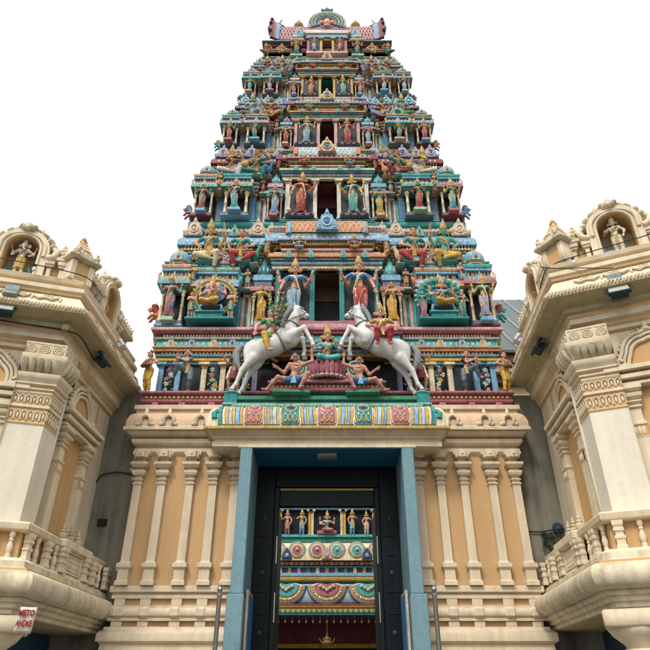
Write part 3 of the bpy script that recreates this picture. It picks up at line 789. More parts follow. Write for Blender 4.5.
# ------------------------------------------------------------------ palette helpers
PAL = list(MATS.keys())
C = {n: i for i, n in enumerate(PAL)}
def pmesh(mb, name, ang=40):
    used = sorted(set(mb.mi)); mp = {u: i for i, u in enumerate(used)}
    mb.mi = [mp[i] for i in mb.mi]
    return mb.mesh(name, [PAL[u] for u in used], ang)
def pbuild(mb, name, parent=None, ang=40, stuff=False, world=False):
    used = sorted(set(mb.mi)); mp = {u: i for i, u in enumerate(used)}
    mb.mi = [mp[i] for i in mb.mi]
    return mb.build(name, [PAL[u] for u in used], parent, ang, stuff, world)
def bands(mb, plan, lst, closed=True):
    """lst: (z0, z1, out, colour, shape) stacked mouldings, each a closed loop of its own"""
    for z0, z1, out, col, sh in lst:
        m = C[col]; t = min(.012, (z1 - z0) * .2)
        if sh == 'flat': pr = [(-.05, z0, m), (out - t, z0, m), (out, z0 + t, m), (out, z1 - t, m), (out - t, z1, m), (-.05, z1, m)]
        elif sh == 'roll': pr = [(-.05, z0, m), (out * .35, z0, m)] + halfround(out * .35, z0, z1, out * .65, 8, m) + [(-.05, z1, m)]
        elif sh == 'cup': pr = [(-.05, z0, m)] + qr(.0, z0, out, z1 - t, 5, m) + [(out, z1, m), (-.05, z1, m)]
        elif sh == 'eave': pr = [(-.05, z0 + (z1 - z0) * .12, m), (out - .02, z0, m), (out, z0, m), (out, z0 + (z1 - z0) * .15, m)] + [(out * (1 - .85 * (i / 6) ** 2), z0 + (z1 - z0) * (.15 + .85 * math.sin(PI / 2 * i / 6)), m) for i in range(1, 7)] + [(-.05, z1, m)]
        mb.sweep(plan, pr, closed, cap=False)
front = lambda n: n[1] < -.5
frontside = lambda n: n[1] < .5

# ------------------------------------------------------------------ ground
g = MB(); g.box(-300, 300, -300, 300, -.2, 0); struct(g.build('ground', 'ground'))
g = MB()
slabs = empty('pavement', 'x', 'x', (0, 0, 0)); del slabs['category']; del slabs['label']; slabs['kind'] = 'structure'
g.box(-.598, .598, -.598, .598, 0, .03, t=.008); slab_me = g.mesh('paving_slab', ['paving'])
for i in range(-5, 6):
    for j in range(10):
        inst('paving_slab', slab_me, slabs, rotz(0, (i * 1.2, -12.4 + j * 1.2, 0)))

# ------------------------------------------------------------------ gate tower: masonry base
TOWER = empty('temple_gate_tower', 'tall tiered temple gate tower with a cream base and painted statue storeys', 'gate tower')
pL = [(-3.37, 4.6), (-3.37, 0), (-1.46, 0)]
pR = [(1.46, 0), (3.37, 0), (3.37, 4.6)]
cm, tn, pe = C['base_cream'], C['base_tan'], C['base_peach']
plinth = [(.5, 0, cm), (.5, .5, cm), (.42, .55, cm), (.42, 1.1, cm), (.2, 1.25, cm), (.2, 1.7, cm), (.26, 1.8, cm), (.26, 1.95, cm), (.1, 2.0, cm), (.08, 2.26, tn),
          (.09, 2.27, cm), (.14, 2.30, cm), (.14, 2.40, cm), (.125, 2.43, cm), (.07, 2.46, cm), (.06, 2.5, tn), (-.02, 2.5, tn), (-.02, 2.585, cm), (.045, 2.585, cm), (.045, 2.63, cm)] + \
         halfround(.045, 2.635, 2.765, .035, 7, cm) + [(.045, 2.77, cm), (.045, 2.80, cm), (-.02, 2.80, tn), (-.02, 2.905, cm), (.035, 2.905, cm), (.035, 2.955, cm), (.025, 2.96, pe), (.025, 2.985, cm), (.06, 2.99, cm), (.07, 3.0, cm), (.07, 3.075, cm), (.06, 3.085, cm), (0, 3.09, tn), (0, 5.36, tn)]
for p in (pL, pR):
    m = MB(); m.sweep(p, plinth, False); pbuild(m, 'base_wall', TOWER)
# small blocks between the plinth courses
blk = MB(); blk.box(-.085, .085, -.03, .04, 0, .105, t=.006); blk_me = blk.mesh('block', ['base_cream'])
blk2 = MB(); blk2.box(-.085, .085, -.03, .04, 0, .085, t=.006); blk2_me = blk2.mesh('block', ['base_cream'])
boss = MB(); boss.box(-.085, .085, -.098, .0, 0, .155, t=.03); boss_me = boss.mesh('boss', ['base_cream'])
PX = [3.27, 2.86, 2.37, 1.97]
for sx in (-1, 1):
    for x in PX:
        inst('block', blk_me, TOWER, rotz(0, (sx * x, 0, 2.80))); inst('block', blk2_me, TOWER, rotz(0, (sx * x, 0, 2.50)))
        inst('boss', boss_me, TOWER, rotz(0, (sx * x, 0, 2.625)))
# pilasters
def sq(w, d): return [(-w, 0.02), (-w, -d), (w, -d), (w, .02)]
pm = MB()
def sqs(mb, prof, cx=0, cy=0):
    """square pier: prof (half width, z); depth follows the width"""
    for k in range(len(prof) - 1):
        (a, z0), (b, z1) = prof[k], prof[k + 1]
        vs = []
        for w, z in ((a, z0), (b, z1)):
            vs += [(cx - w, cy + .03, z), (cx - w, cy - w * 1.15, z), (cx + w, cy - w * 1.15, z), (cx + w, cy + .03, z)]
        mb.add(vs, [[0, 1, 5, 4], [1, 2, 6, 5], [2, 3, 7, 6], [4, 5, 6, 7], [3, 2, 1, 0]])
sqs(pm, [(.105, 3.09), (.105, 3.15), (.085, 3.17), (.085, 3.33), (.095, 3.335), (.115, 3.36), (.115, 3.42), (.085, 3.43), (.07, 3.46), (.066, 4.55), (.066, 4.7)])
pil_me = pm.mesh('shaft', ['base_cream'])
pc = MB()
sqs(pc, [(.072, 4.7), (.085, 4.72), (.085, 4.735), (.06, 4.75), (.06, 4.775), (.085, 4.79), (.085, 4.805), (.06, 4.82), (.06, 4.85), (.10, 4.87), (.115, 4.91), (.115, 4.945), (.075, 4.96), (.07, 4.985), (.115, 5.0), (.15, 5.045), (.15, 5.085), (.07, 5.095), (.07, 5.17), (.085, 5.172)])
pc.box(-.115, .115, -.15, .02, 5.17, 5.29, t=.008); pc.box(-.075, .075, -.2, .02, 5.165, 5.295, t=.008)
pc.ell((0, -.2, 5.23), (.03, .015, .03), 8, 5)
for s in (-1, 1): pc.prism([(s * .08, 5.20), (s * .12, 5.21), (s * .155, 5.25), (s * .155, 5.29), (s * .08, 5.29)], -.13, .02, bev=.006)
cap_me = pc.mesh('capital', ['base_cream'])
PX2 = PX + [1.6]
for sx in (-1, 1):
    for x in PX2:
        p = inst('pilaster', pil_me, TOWER, rotz(0, (sx * x, 0, 0)))
        inst('capital', cap_me, p)
# side pilasters round the corner
for sx in (-1, 1):
    for y in (.35, .95, 1.7, 2.5, 3.3, 4.1):
        p = inst('pilaster', pil_me, TOWER, rotz(sx * PI / 2, (sx * 3.37, y, 0))); inst('capital', cap_me, p)
pA = [(-3.37, 4.6), (-3.37, 0), (3.37, 0), (3.37, 4.6)]
pAc = pA
m = MB(); m.sweep(pAc, [(0, 5.24, cm), (.06, 5.30, cm), (.06, 5.36, cm), (.02, 5.365, pe), (.02, 5.40, cm), (.08, 5.42, cm), (.12, 5.47, cm), (.12, 5.52, cm), (.05, 5.525, tn), (.05, 5.545, cm)] + [(.05 + .14 * i / 5, 5.545 + .07 * (i / 5) ** 2, cm) for i in range(6)] + [(.2, 5.63, cm), (.2, 5.66, cm)], False)
pbuild(m, 'entablature', TOWER)
m = MB(); m.sweep(pAc, [(.2, 5.66, cm), (.245, 5.64, cm), (.26, 5.645, cm), (.26, 5.70, cm), (.235, 5.72, pe), (.24, 5.80, pe), (.22, 5.88, pe), (.19, 5.95, pe), (.15, 5.99, pe), (.12, 6.01, pe), (.12, 6.07, cm), (.16, 6.08, cm), (.16, 6.16, cm), (.12, 6.17, cm), (-.1, 6.18, cm)], False)
pbuild(m, 'eave', TOWER)
# horseshoe ornaments on the eave
def horseshoe(w, h, t=.05, m=0):
    mb = MB(); mb.m = m
    mb.tube([(-w * .52, -.02, .012), (-w * .5, -.035, .04), (-w * .3, -.045, h * .16), (-w * .36, -.05, h * .34), (-w * .27, -.05, h * .52), (0, -.05, h * .62), (w * .27, -.05, h * .52), (w * .36, -.05, h * .34), (w * .3, -.045, h * .16), (w * .5, -.035, .04), (w * .52, -.02, .012)], [.02, .03, .034, .036, .038, .04, .038, .036, .034, .03, .02], 7)
    mb.ell((0, -.045, h * .72), (w * .2, .04, h * .1), 9, 6); mb.tube([(0, -.04, h * .75), (0, -.035, h * .9), (0, -.03, h)], [.04, .026, .012], 7)
    mb.ell((-w * .5, -.04, .05), .04, 8, 5); mb.ell((w * .5, -.04, .05), .04, 8, 5)
    return mb
hs_me = horseshoe(.26, .36).mesh('horseshoe_ornament', ['base_cream'], 60)
for sx in (-1, 1):
    for x in (3.26, 2.84, 2.26):
        inst('horseshoe_ornament', hs_me, TOWER, rotz(0, (sx * x, -.205, 5.70)))
    for y in (.5, 1.5, 2.5, 3.5):
        inst('horseshoe_ornament', hs_me, TOWER, rotz(sx * PI / 2, (sx * 3.575, y, 5.70)))

# ------------------------------------------------------------------ blue portal and dark doors
pb = MB()
for s in (-1, 1):
    pb.box(min(s * 1.26, s * 1.46), max(s * 1.26, s * 1.46), -.6, .5, 2.95, 5.19, t=.01)
    o = MB(); o.box(min(s * 1.26, s * 1.46), max(s * 1.26, s * 1.46), -.6, .5, 2.9, 5.19, t=.012); j = o.build('portal_jamb', 'portal_blue', TOWER)
    o = MB(); o.box(min(s * 1.245, s * 1.50), max(s * 1.245, s * 1.50), -.62, .498, 0, 2.9, t=.012); o.build('jamb_foot', 'portal_blue', j)
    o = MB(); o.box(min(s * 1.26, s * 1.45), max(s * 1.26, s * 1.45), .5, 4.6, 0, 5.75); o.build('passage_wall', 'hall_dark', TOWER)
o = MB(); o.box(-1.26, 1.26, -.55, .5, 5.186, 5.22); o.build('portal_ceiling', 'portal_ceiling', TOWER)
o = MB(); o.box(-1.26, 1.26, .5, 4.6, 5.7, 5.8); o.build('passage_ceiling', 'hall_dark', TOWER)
lb = MB(); lb.box(-.17, .17, -.34, -.12, 5.12, 5.185, C['lamp_metal'], t=.008); lb.box(-.14, .14, -.345, -.339, 5.135, 5.175, C['lamp_glass'])
for k in range(7): lb.box(-.13 + k * .04, -.115 + k * .04, -.348, -.344, 5.137, 5.173, C['lamp_metal'])
tag(pbuild(lb, 'ceiling_lamp'), 'small grey box lamp under the blue ceiling of the portal', 'lamp')
DOOR = empty('double_door', 'dark heavy door frame with transom standing open inside the blue portal', 'door', (0, .45, 0))
def dbox(name, col, *b, **k):
    o = MB(); o.box(*b, **k); return o.build(name, col, DOOR, world=True)
for s in (-1, 1):
    dbox('frame_post', 'door_dark', min(s * .93, s * 1.258), max(s * .93, s * 1.258), .40, .50, 0, 5.18, t=.012)
    dbox('inner_post', 'door_green', min(s * .845, s * .93), max(s * .845, s * .93), .42, .62, 0, 4.80, t=.01)
    lf = dbox('door_leaf', 'door_dark', min(s * .86, s * .92), max(s * .86, s * .92), .63, 1.5, .05, 4.45, t=.008)
    for z in (2.45, 3.35, 4.25):
        k = MB(); k.lathe((0, 0, 0), [(.04, 0), (.034, .014), (.014, .024)], 14)
        k.v[-1][:, [1, 2]] = k.v[-1][:, [2, 1]] * [-1, 1]; k.v[-1] += (s * 1.09, .40, z)
        k.build('door_stud', 'lamp_dark', DOOR, world=True)
    for z in (2.6, 3.5):
        dbox('pull_bar', 'steel', min(s * .855, s * .87), max(s * .855, s * .87), .40, .42, z, z + .45)
for s in (-1, 1):
    for z in (2.15, 3.05, 3.95):
        x0_, x1_ = sorted((s * .985, s * 1.2)); o = MB()
        o.ring([(x0_, z), (x0_, z + .6), (x1_, z + .6), (x1_, z), (x0_, z)], [(x0_ + .025, z + .025), (x0_ + .025, z + .575), (x1_ - .025, z + .575), (x1_ - .025, z + .025), (x0_ + .025, z + .025)], .385, .41)
        o.build('panel_moulding', 'door_green', DOOR, world=True)
for x in (-.55, .0, .55):
    o = MB(); o.ring([(x - .24, 4.86), (x - .24, 5.12), (x + .24, 5.12), (x + .24, 4.86), (x - .24, 4.86)], [(x - .215, 4.885), (x - .215, 5.095), (x + .215, 5.095), (x + .215, 4.885), (x - .215, 4.885)], .388, .41); o.build('panel_moulding', 'door_green', DOOR, world=True)
dbox('lintel', 'door_dark', -.93, .93, .405, .5, 4.80, 5.178, t=.012)
dbox('transom', 'door_green', -.845, .845, .45, .6, 4.47, 4.80, t=.01)
dbox('transom_bead', 'gold', -.84, .84, .435, .452, 4.752, 4.785)
# framed notice boards on the reveals
for s, w in ((-1, 'left'), (1, 'right')):
    nb = empty('notice_board', 'narrow framed blue notice board fixed on the %s reveal of the portal' % w, 'notice board', (s * 1.25, -.1, 1.5), 0, 'notice boards in the portal')
    o = MB(); o.box(min(s * 1.195, s * 1.235), max(s * 1.195, s * 1.235), -.42, .22, 1.4, 2.98, t=.006); o.build('frame', 'beige', nb, world=True)
    o = MB(); o.box(min(s * 1.185, s * 1.2), max(s * 1.185, s * 1.2), -.385, .185, 1.45, 2.93); o.build('board', 'blue', nb, world=True)
for s, w in ((-1, 'left'), (1, 'right')):
    ps = empty('steel_post', 'slim round steel post with a ball tip in front of the %s portal jamb' % w, 'post', (s * 1.52, -1.15, 0), 0, 'steel posts at the door')
    o = MB(); o.lathe((0, 0, 0), [(.09, 0), (.09, .02), (.034, .03), (.032, 2.78), (.036, 2.79), (.036, 2.83), (.02, 2.84)], 14); o.build('tube', 'steel', ps)
    o = MB(); o.ell((0, 0, 2.885), .042, 12, 8); o.lathe((0, 0, 2.9), [(.018, 0), (.03, .02), (.03, .04), (.012, .06)], 10); o.build('ball_tip', 'steel', ps)

# ------------------------------------------------------------------ painted canopy above the portal
m = MB()
cp = [(-1.98, .1), (-1.98, -.55), (1.98, -.55), (1.98, .1)]
m.sweep(cp, [(-.06, 5.30, cm), (0 - .05, 5.33, cm), (-.05, 5.36, cm), (-.02, 5.38, cm), (-.02, 5.42, cm), (.05, 5.46, cm), (.10, 5.50, cm), (.10, 5.525, cm), (-.2, 5.53, cm)], False)
m.box(-1.96, 1.96, -.56, .02, 5.22, 5.305, cm)
m.box(-1.5, 1.5, -.605, .02, 5.187, 5.235, cm)
pbuild(m, 'portal_cornice', TOWER)
m = MB()
m.sweep([(-1.98, .0), (-1.98, -.62), (1.98, -.62), (1.98, .0)], [(-.1, 5.50, C['beige']), (.10, 5.47, C['gold']), (.12, 5.475, C['gold']), (.12, 5.515, C['green']), (.10, 5.525, C['cream'])] + [(.10 - .22 * (i / 7) ** 2.0, 5.525 + .42 * math.sin(PI / 2 * i / 7), C['cream']) for i in range(8)] + [(-.2, 5.95, C['cream'])], False)
canopy = pbuild(m, 'canopy', TOWER)
m = MB()
pan = []
x = -1.98
seq = [('teal', .13), ('gold', .11), ('skyblue', .12), ('palepink', .05), ('pink', .5), ('gold', .08), ('skyblue', .10), ('gold', .10), ('turquoise', .5), ('gold', .08), ('paleblue', .10), ('gold', .10)]
half = [('pink', .17), ('gold', .05), ('skyblue', .07), ('yellow', .04), ('skyblue', .05), ('gold', .05), ('cream', .03), ('teal', .34), ('gold', .05), ('paleblue', .07), ('yellow', .04), ('skyblue', .05), ('gold', .05), ('cream', .03), ('pink', .34), ('gold', .05), ('skyblue', .08), ('yellow', .05), ('paleblue', .06), ('gold', .06), ('cream', .05), ('teal', .08)]
def canopy_pt(x, t, o=0):
    i = t; out = .10 - .22 * i ** 2.0 + o
    return (x, -.62 - out, 5.525 + .42 * math.sin(PI / 2 * i) + o * .6)
def cpanel(mb, x0, x1, col, lean=.0):
    n = 9; vs = []; big = (x1 - x0) > .15
    for k in range(n + 1):
        t = .02 + .96 * k / n
        w = (x1 - x0) / 2 * (1.0 if not big else .86 + .16 * math.sin(PI * min(1, t * 1.1))); c = (x0 + x1) / 2 + lean * math.sin(PI * t)
        for xx, o in ((c - w, .0), (c - w * .8, .018), (c + w * .8, .018), (c + w, .0)):
            vs.append(canopy_pt(xx, t, o))
    mb.add(vs, [[k * 4 + j, k * 4 + j + 1, k * 4 + 5 + j, k * 4 + 4 + j] for k in range(n) for j in range(3)], C[col])
    if big:
        cx_ = (x0 + x1) / 2; hw_ = (x1 - x0) / 2
        for q in (-1, 1): mb.tube([canopy_pt(cx_ + q * hw_ * (.80 + .14 * math.sin(PI * min(1, t * 1.1))), t, .02) for t in np.linspace(.05, .95, 8)], .009, 5, C['cream'])
        for q in (-.5, 0, .5):
            mb.tube([canopy_pt(cx_ + hw_ * (q + .24 * math.cos(a)), .30 + .22 * math.sin(a), .024) for a in np.linspace(PI, 2 * PI, 8)], .011, 5, C['gold'])
            mb.ell(canopy_pt(cx_ + hw_ * q, .33, .02), (hw_ * .1, .02, .03), 7, 4, C['ivory'])
        mb.tube([canopy_pt(cx_ + hw_ * .6 * math.cos(a), .62 + .22 * math.sin(a), .024) for a in np.linspace(0, 2 * PI, 18)], .009, 5, C['cream'])
        mb.ell(canopy_pt(cx_, .62, .02), (hw_ * .3, .025, .045), 9, 5, C['maroon' if col == 'teal' else 'palepink'])
for s in (-1, 1):
    x = 0
    for col, w in half:
        if x > 0:
            p = MB(); cpanel(p, min(s * x, s * (x + w)), max(s * x, s * (x + w)), col, 0 if w > .2 else s * .03); pbuild(p, 'canopy_panel', canopy, 60)
        elif s > 0:
            p = MB(); cpanel(p, -w, w, col); pbuild(p, 'canopy_panel', canopy, 60)
        x += w
    p = MB(); p.tube([(s * (1.93), canopy_pt(0, .3)[1] - .01, 5.66), (s * 1.95, canopy_pt(0, .5)[1] - .02, 5.76), (s * 1.9, canopy_pt(0, .6)[1] - .02, 5.82), (s * 1.82, canopy_pt(0, .5)[1] - .02, 5.77)], [.05, .05, .045, .03], 8, C['teal']); pbuild(p, 'canopy_scroll', canopy, 60)

# ------------------------------------------------------------------ painted slab and dancers' storey
def rectplan(W, y0, y1): return [(-W, y0), (W, y0), (W, y1), (-W, y1)]
Pd = rectplan(3.42, .02, 4.58)
m = MB(); bands(m, Pd, [(6.18, 6.26, .02, 'maroon', 'flat'), (6.26, 6.32, .06, 'pink', 'cup'), (6.32, 6.42, .04, 'maroon', 'flat'), (6.42, 6.5, .1, 'pink', 'roll')])
slab = pbuild(m, 'painted_slab', TOWER)
m = MB()
for p, a, st, n in along(Pd, .085, True, frontside):
    m.M = rotz(a, (*p, 6.37)); m.box(-.02, .02, -.055, .01, -.022, .022, C['gold'])
pbuild(m, 'bead_row', slab, stuff=True)
for x in (-3.2, -2.7, -2.15, 2.15, 2.7, 3.2):
    m = MB(); m.box(x - .06, x + .06, -.06, .1, 6.16, 6.26, C['pink'], t=.008); pbuild(m, 'foot_block', slab)
# green shelf with posts that carries the horses
m = MB(); bands(m, [(-1.55, -.42), (1.55, -.42), (1.55, .5), (-1.55, .5)], [(5.88, 5.95, .18, 'green', 'cup'), (5.95, 6.02, .14, 'palegreen', 'flat'), (6.02, 6.1, .05, 'teal', 'flat'), (6.1, 6.18, .1, 'green', 'flat')])
m.box(-1.6, 1.6, -.45, .5, 6.1, 6.179, C['green'])
shelf = pbuild(m, 'horse_shelf', TOWER)
for s in (-1, 1):
    m = MB(); m.M = rotz(0, (s * 1.72, -.42, 0)); m.box(-.12, .12, -.12, .4, 5.9, 6.22, C['teal'], t=.015); m.lathe((0, 0, 6.22), [(.12, 0), (.15, .03), (.12, .06)], 8, 1, C['turquoise'], PI / 8)
    m.box(-.14, .14, -.14, .1, 5.99, 6.03, C['palegreen'], t=.01)
    pbuild(m, 'hoof_post', shelf)
# wall of the dancers' storey
Pw = rectplan(3.32, .32, 4.28)
m = MB(); m.sweep(Pw, [(0, 6.45, C['darkpanel']), (0, 7.35, C['darkpanel'])], True); pbuild(m, 'storey_wall', TOWER)
m = MB(); bands(m, Pw, [(7.220, 7.276, .05, 'skyblue', 'flat'), (7.276, 7.342, .09, 'yellow', 'flat'), (7.342, 7.408, .12, 'skyblue', 'cup'), (7.408, 7.464, .1, 'maroon', 'flat'), (7.464, 7.511, .15, 'orange', 'flat'), (7.511, 7.568, .18, 'cream', 'cup'), (7.568, 7.737, .12, 'turquoise', 'flat'), (7.737, 7.775, .17, 'palegreen', 'flat'), (7.775, 7.840, .14, 'maroon', 'flat'), (7.840, 7.906, .2, 'pink', 'cup'), (7.906, 7.981, .24, 'palepink', 'flat')])
fr0 = pbuild(m, 'frieze', TOWER)
m = MB()
for p, a, st, n in along(Pw, .06, True, frontside):
    m.M = rotz(a, (*p, 7.812)); m.box(-.015, .015, -.16, .01, -.022, .022, C['palepink'])
for p, a, st, n in along(Pw, .075, True, frontside):
    m.M = rotz(a, (*p, 7.436)); m.box(-.02, .02, -.12, .01, -.018, .018, C['gold'])
for p, a, st, n in along(Pw, .11, True, frontside):
    m.M = rotz(a, (*p, 7.652)); m.box(-.03, .03, -.127, .01, -.035, .035, C['paleblue'])
pbuild(m, 'bead_row', fr0, stuff=True)
def kudu_mesh(name, w, h, c1, c2, c3):
    mb = MB(); k = .5 * w
    out = [(-k, 0), (-k * 1.02, h * .14), (-k * .8, h * .24), (-k * .86, h * .38), (-k * .6, h * .52), (-k * .5, h * .68), (-k * .22, h * .74), (-k * .14, h * .9), (0, h), (k * .14, h * .9), (k * .22, h * .74), (k * .5, h * .68), (k * .6, h * .52), (k * .86, h * .38), (k * .8, h * .24), (k * 1.02, h * .14), (k, 0)]
    mb.prism(out, -.05 * w / .3, .03, C[c1], bev=.02 * w)
    mb.tube([(k * .42 * math.cos(a), -.055 * w / .3, h * .36 + h * .2 * math.sin(a)) for a in np.arange(0, 2 * PI, PI / 7)], .05 * w, 6, C[c2], True)
    mb.ell((0, -.05 * w / .3, h * .36), (k * .25, .05 * w, h * .12), 8, 5, C[c3])
    mb.ell((0, -.05 * w / .3, h * .78), (k * .14, .06 * w, h * .06), 7, 5, C[c2])
    for s in (-1, 1):
        mb.tube([(s * k * .5, -.05 * w / .3, h * .06), (s * k * .8, -.055 * w / .3, h * .1), (s * k * .82, -.05 * w / .3, h * .22), (s * k * .62, -.05 * w / .3, h * .2)], .035 * w, 5, C[c2])
    return pmesh(mb, name, 50)
kd_g = kudu_mesh('arch_ornament', .2, .28, 'beige', 'cream', 'gold'); kd_l = kudu_mesh('arch_ornament', .2, .28, 'lavender', 'paleblue', 'purple')
for i, x in enumerate((-3.14, -2.72, -2.28, -1.9, -1.5, 1.5, 1.9, 2.28, 2.72, 3.14)):
    inst('arch_ornament', (kd_g, kd_l)[(i if i < 5 else 9 - i) % 2], TOWER, rotz(0, (x, .2, 7.545)))
for x in (-.55, .55): inst('arch_ornament', kd_g, TOWER, rotz(0, (x, -.08, 7.57), 1.15))
# pilasters and flower panels
def small_pil(w, z0, z1, col):
    mb = MB(); mb.m = C[col]; h = z1 - z0
    sqs(mb, [(w * .72, z0), (w * .72, z0 + .03), (w * .62, z0 + .04), (w * .5, z0 + .05), (w * .5, z1 - .12), (w * .65, z1 - .10), (w * .5, z1 - .08), (w * .6, z1 - .065), (w * 1.05, z1 - .05), (w * 1.05, z1)])
    return mb
for s in (-1, 1):
    for x, cc in ((3.27, 'skyblue'), (2.93, 'skyblue'), (2.42, 'cream'), (2.05, 'cream'), (1.42, 'lavender'), (1.24, 'turquoise')):
        mb = small_pil(.1, 6.5, 7.23, cc); mb2 = MB(); mb.M = None
        o = pbuild(mb, 'pilaster', TOWER); o.location = (s * x, .3, 0)
    for x, w in ((3.10, .11), (2.235, .125), (1.60, .1)):
        rr = random.Random(int(x * 100) + s)
        mb = MB(); mb.box(x * s - w, x * s + w, .285, .33, 6.55, 7.25, C['black'], t=.006)
        for i in range(5):
            fx, fz = x * s + rr.uniform(-w * .55, w * .55), 6.68 + i * .105 + rr.uniform(-.02, .02); fc = C[rr.choice(['palepink', 'paleblue', 'cream', 'yellow', 'pink'])]
            for k in range(5):
                a = k * 2 * PI / 5 + rr.random(); mb.ell((fx + .03 * math.cos(a), .283, fz + .03 * math.sin(a)), (.024, .007, .024), 7, 4, fc)
            mb.ell((fx, .279, fz), (.014, .008, .014), 6, 4, C['gold'])
        for i in range(16):
            fx, fz = x * s + rr.uniform(-w * .8, w * .8), rr.uniform(6.6, 7.2); a = rr.uniform(0, PI)
            mb.tube([(fx - .04 * math.cos(a), .284, fz - .04 * math.sin(a)), (fx, .28, fz), (fx + .04 * math.cos(a), .284, fz + .04 * math.sin(a))], [.003, .014, .002], 5, C[rr.choice(['teal', 'turquoise', 'palegreen', 'green'])], flat=.4)
        pbuild(mb, 'flower_panel', TOWER, 60)
# pink throne in the centre
m = MB(); bands(m, [(-1.02, -.22), (1.02, -.22), (1.02, .35), (-1.02, .35)], [(6.18, 6.38, -.08, 'teal', 'flat'), (6.38, 6.45, .05, 'pink', 'cup'), (6.45, 6.54, .02, 'maroon', 'flat'), (6.54, 6.6, .08, 'pink', 'roll'), (6.6, 6.66, .02, 'palepink', 'flat')])
m.box(-1.0, 1.0, -.2, .35, 6.55, 6.655, C['palepink'])
for s in (-1, 1): m.box(s * .82 - .09, s * .82 + .09, -.3, -.1, 6.18, 6.38, C['pink'], t=.01)
th = pbuild(m, 'throne', TOWER)
m = MB()
for i in range(26): m.box(-1.0 + i * .08 - .018, -1.0 + i * .08 + .018, -.247, -.2, 6.475, 6.515, C['gold'])
pbuild(m, 'bead_row', th, stuff=True)
m = MB()
m.lathe((0, -.12, 6.655), [(.28, 0), (.33, .03), (.33, .06), (.26, .1), (.27, .2), (.31, .3), (.33, .36), (.3, .37)], 24, .72, C['maroon'])
for i in range(11):
    a = PI + (i + .5) * PI / 11
    m.tube([(.30 * math.cos(a), -.12 + .22 * math.sin(a), 6.72), (.33 * math.cos(a), -.12 + .245 * math.sin(a), 6.85), (.355 * math.cos(a), -.12 + .265 * math.sin(a), 7.0)], [.03, .062, .03], 7, C['pink'], flat=.6)
    m.ell((.34 * math.cos(a), -.12 + .25 * math.sin(a), 6.675), (.055, .05, .04), 8, 5, C['palepink'])
pbuild(m, 'lotus_seat', th, 60)
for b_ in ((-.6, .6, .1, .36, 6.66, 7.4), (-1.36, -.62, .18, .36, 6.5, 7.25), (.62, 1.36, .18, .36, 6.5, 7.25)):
    m = MB(); m.box(*b_, C['black']); pbuild(m, 'recess_shade_block', th)  # solid black blocks; the shade of a recess is put into the colour
m = MB()
bands(m, [(-1.4, .02), (1.4, .02), (1.4, .4), (-1.4, .4)], [(7.267, 7.323, .02, 'yellow', 'flat'), (7.323, 7.380, .05, 'skyblue', 'cup'), (7.380, 7.436, .03, 'maroon', 'flat'), (7.436, 7.493, .07, 'orange', 'flat'), (7.493, 7.568, .1, 'palegreen', 'cup'), (7.568, 7.718, .05, 'turquoise', 'flat'), (7.718, 7.775, .1, 'maroon', 'flat'), (7.775, 7.887, .12, 'pink', 'roll'), (7.887, 7.981, .06, 'palepink', 'flat'), (7.981, 8.075, .02, 'pink', 'flat')])
pbuild(m, 'centre_frieze', TOWER)
for s in (-1, 1):
    m = MB(); p = []
    for i in range(30):
        a = i / 29 * 4.6 * PI; r = .19 * (1 - i / 34); p.append((s * (.52 + r * math.cos(a) * .85), -.2, 6.86 + r * math.sin(a)))
    m.tube(p, [.034 - .0006 * i for i in range(30)], 6, C['palegreen']); m.lathe((0, 0, 0), [(.17, 0), (.17, .05)], 18, 1, C['green']); m.v[-1][:, [1, 2]] = m.v[-1][:, [2, 1]]; m.v[-1] += (s * .52, -.19, 6.86)
    pbuild(m, 'scroll_ornament', th, 60)
# ------------------------------------------------------------------ statue storeys
TIERS = [  # z0, height, scale, front y, door half width, names
    (7.98, 3.34, 1.00, .45, .27, 'lowest'),
    (11.32, 2.87, .925, .85, .25, 'second'),
    (14.19, 2.43, .81, 1.20, .20, 'third'),
    (16.62, 2.20, .70, 1.50, .18, 'fourth')]
SCHEME = [
    dict(plinth='pink', wall='panelblue', a='palepink', b='skyblue', c='turquoise', d='teal', eave='skyblue', top='ivory', base='turquoise', roof='orange', ring='skyblue', ceil='brown', kud=('beige', 'ivory', 'peach'), lat='peach', pil='teal'),
    dict(plinth='teal', wall='panelblue', a='pink', b='skyblue', c='teal', d='maroon', eave='maroon', top='palegreen', base='gold', roof='paleblue', ring='orange', ceil='maroon', kud=('lavender', 'paleblue', 'maroon'), lat='ivory', pil='ivory'),
    dict(plinth='gold', wall='panelblue', a='pink', b='orange', c='turquoise', d='maroon', eave='purple', top='paleblue', base='skyblue', roof='gold', ring='maroon', ceil='brown', kud=('paleblue', 'turquoise', 'beige'), lat='cream', pil='palepink'),
    dict(plinth='skyblue', wall='brown', a='peach', b='turquoise', c='gold', d='purple', eave='slate', top='palegreen', base='palegreen', roof='peach', ring='orange', ceil='teal', kud=('beige', 'skyblue', 'pink'), lat='ivory', pil='gold')]

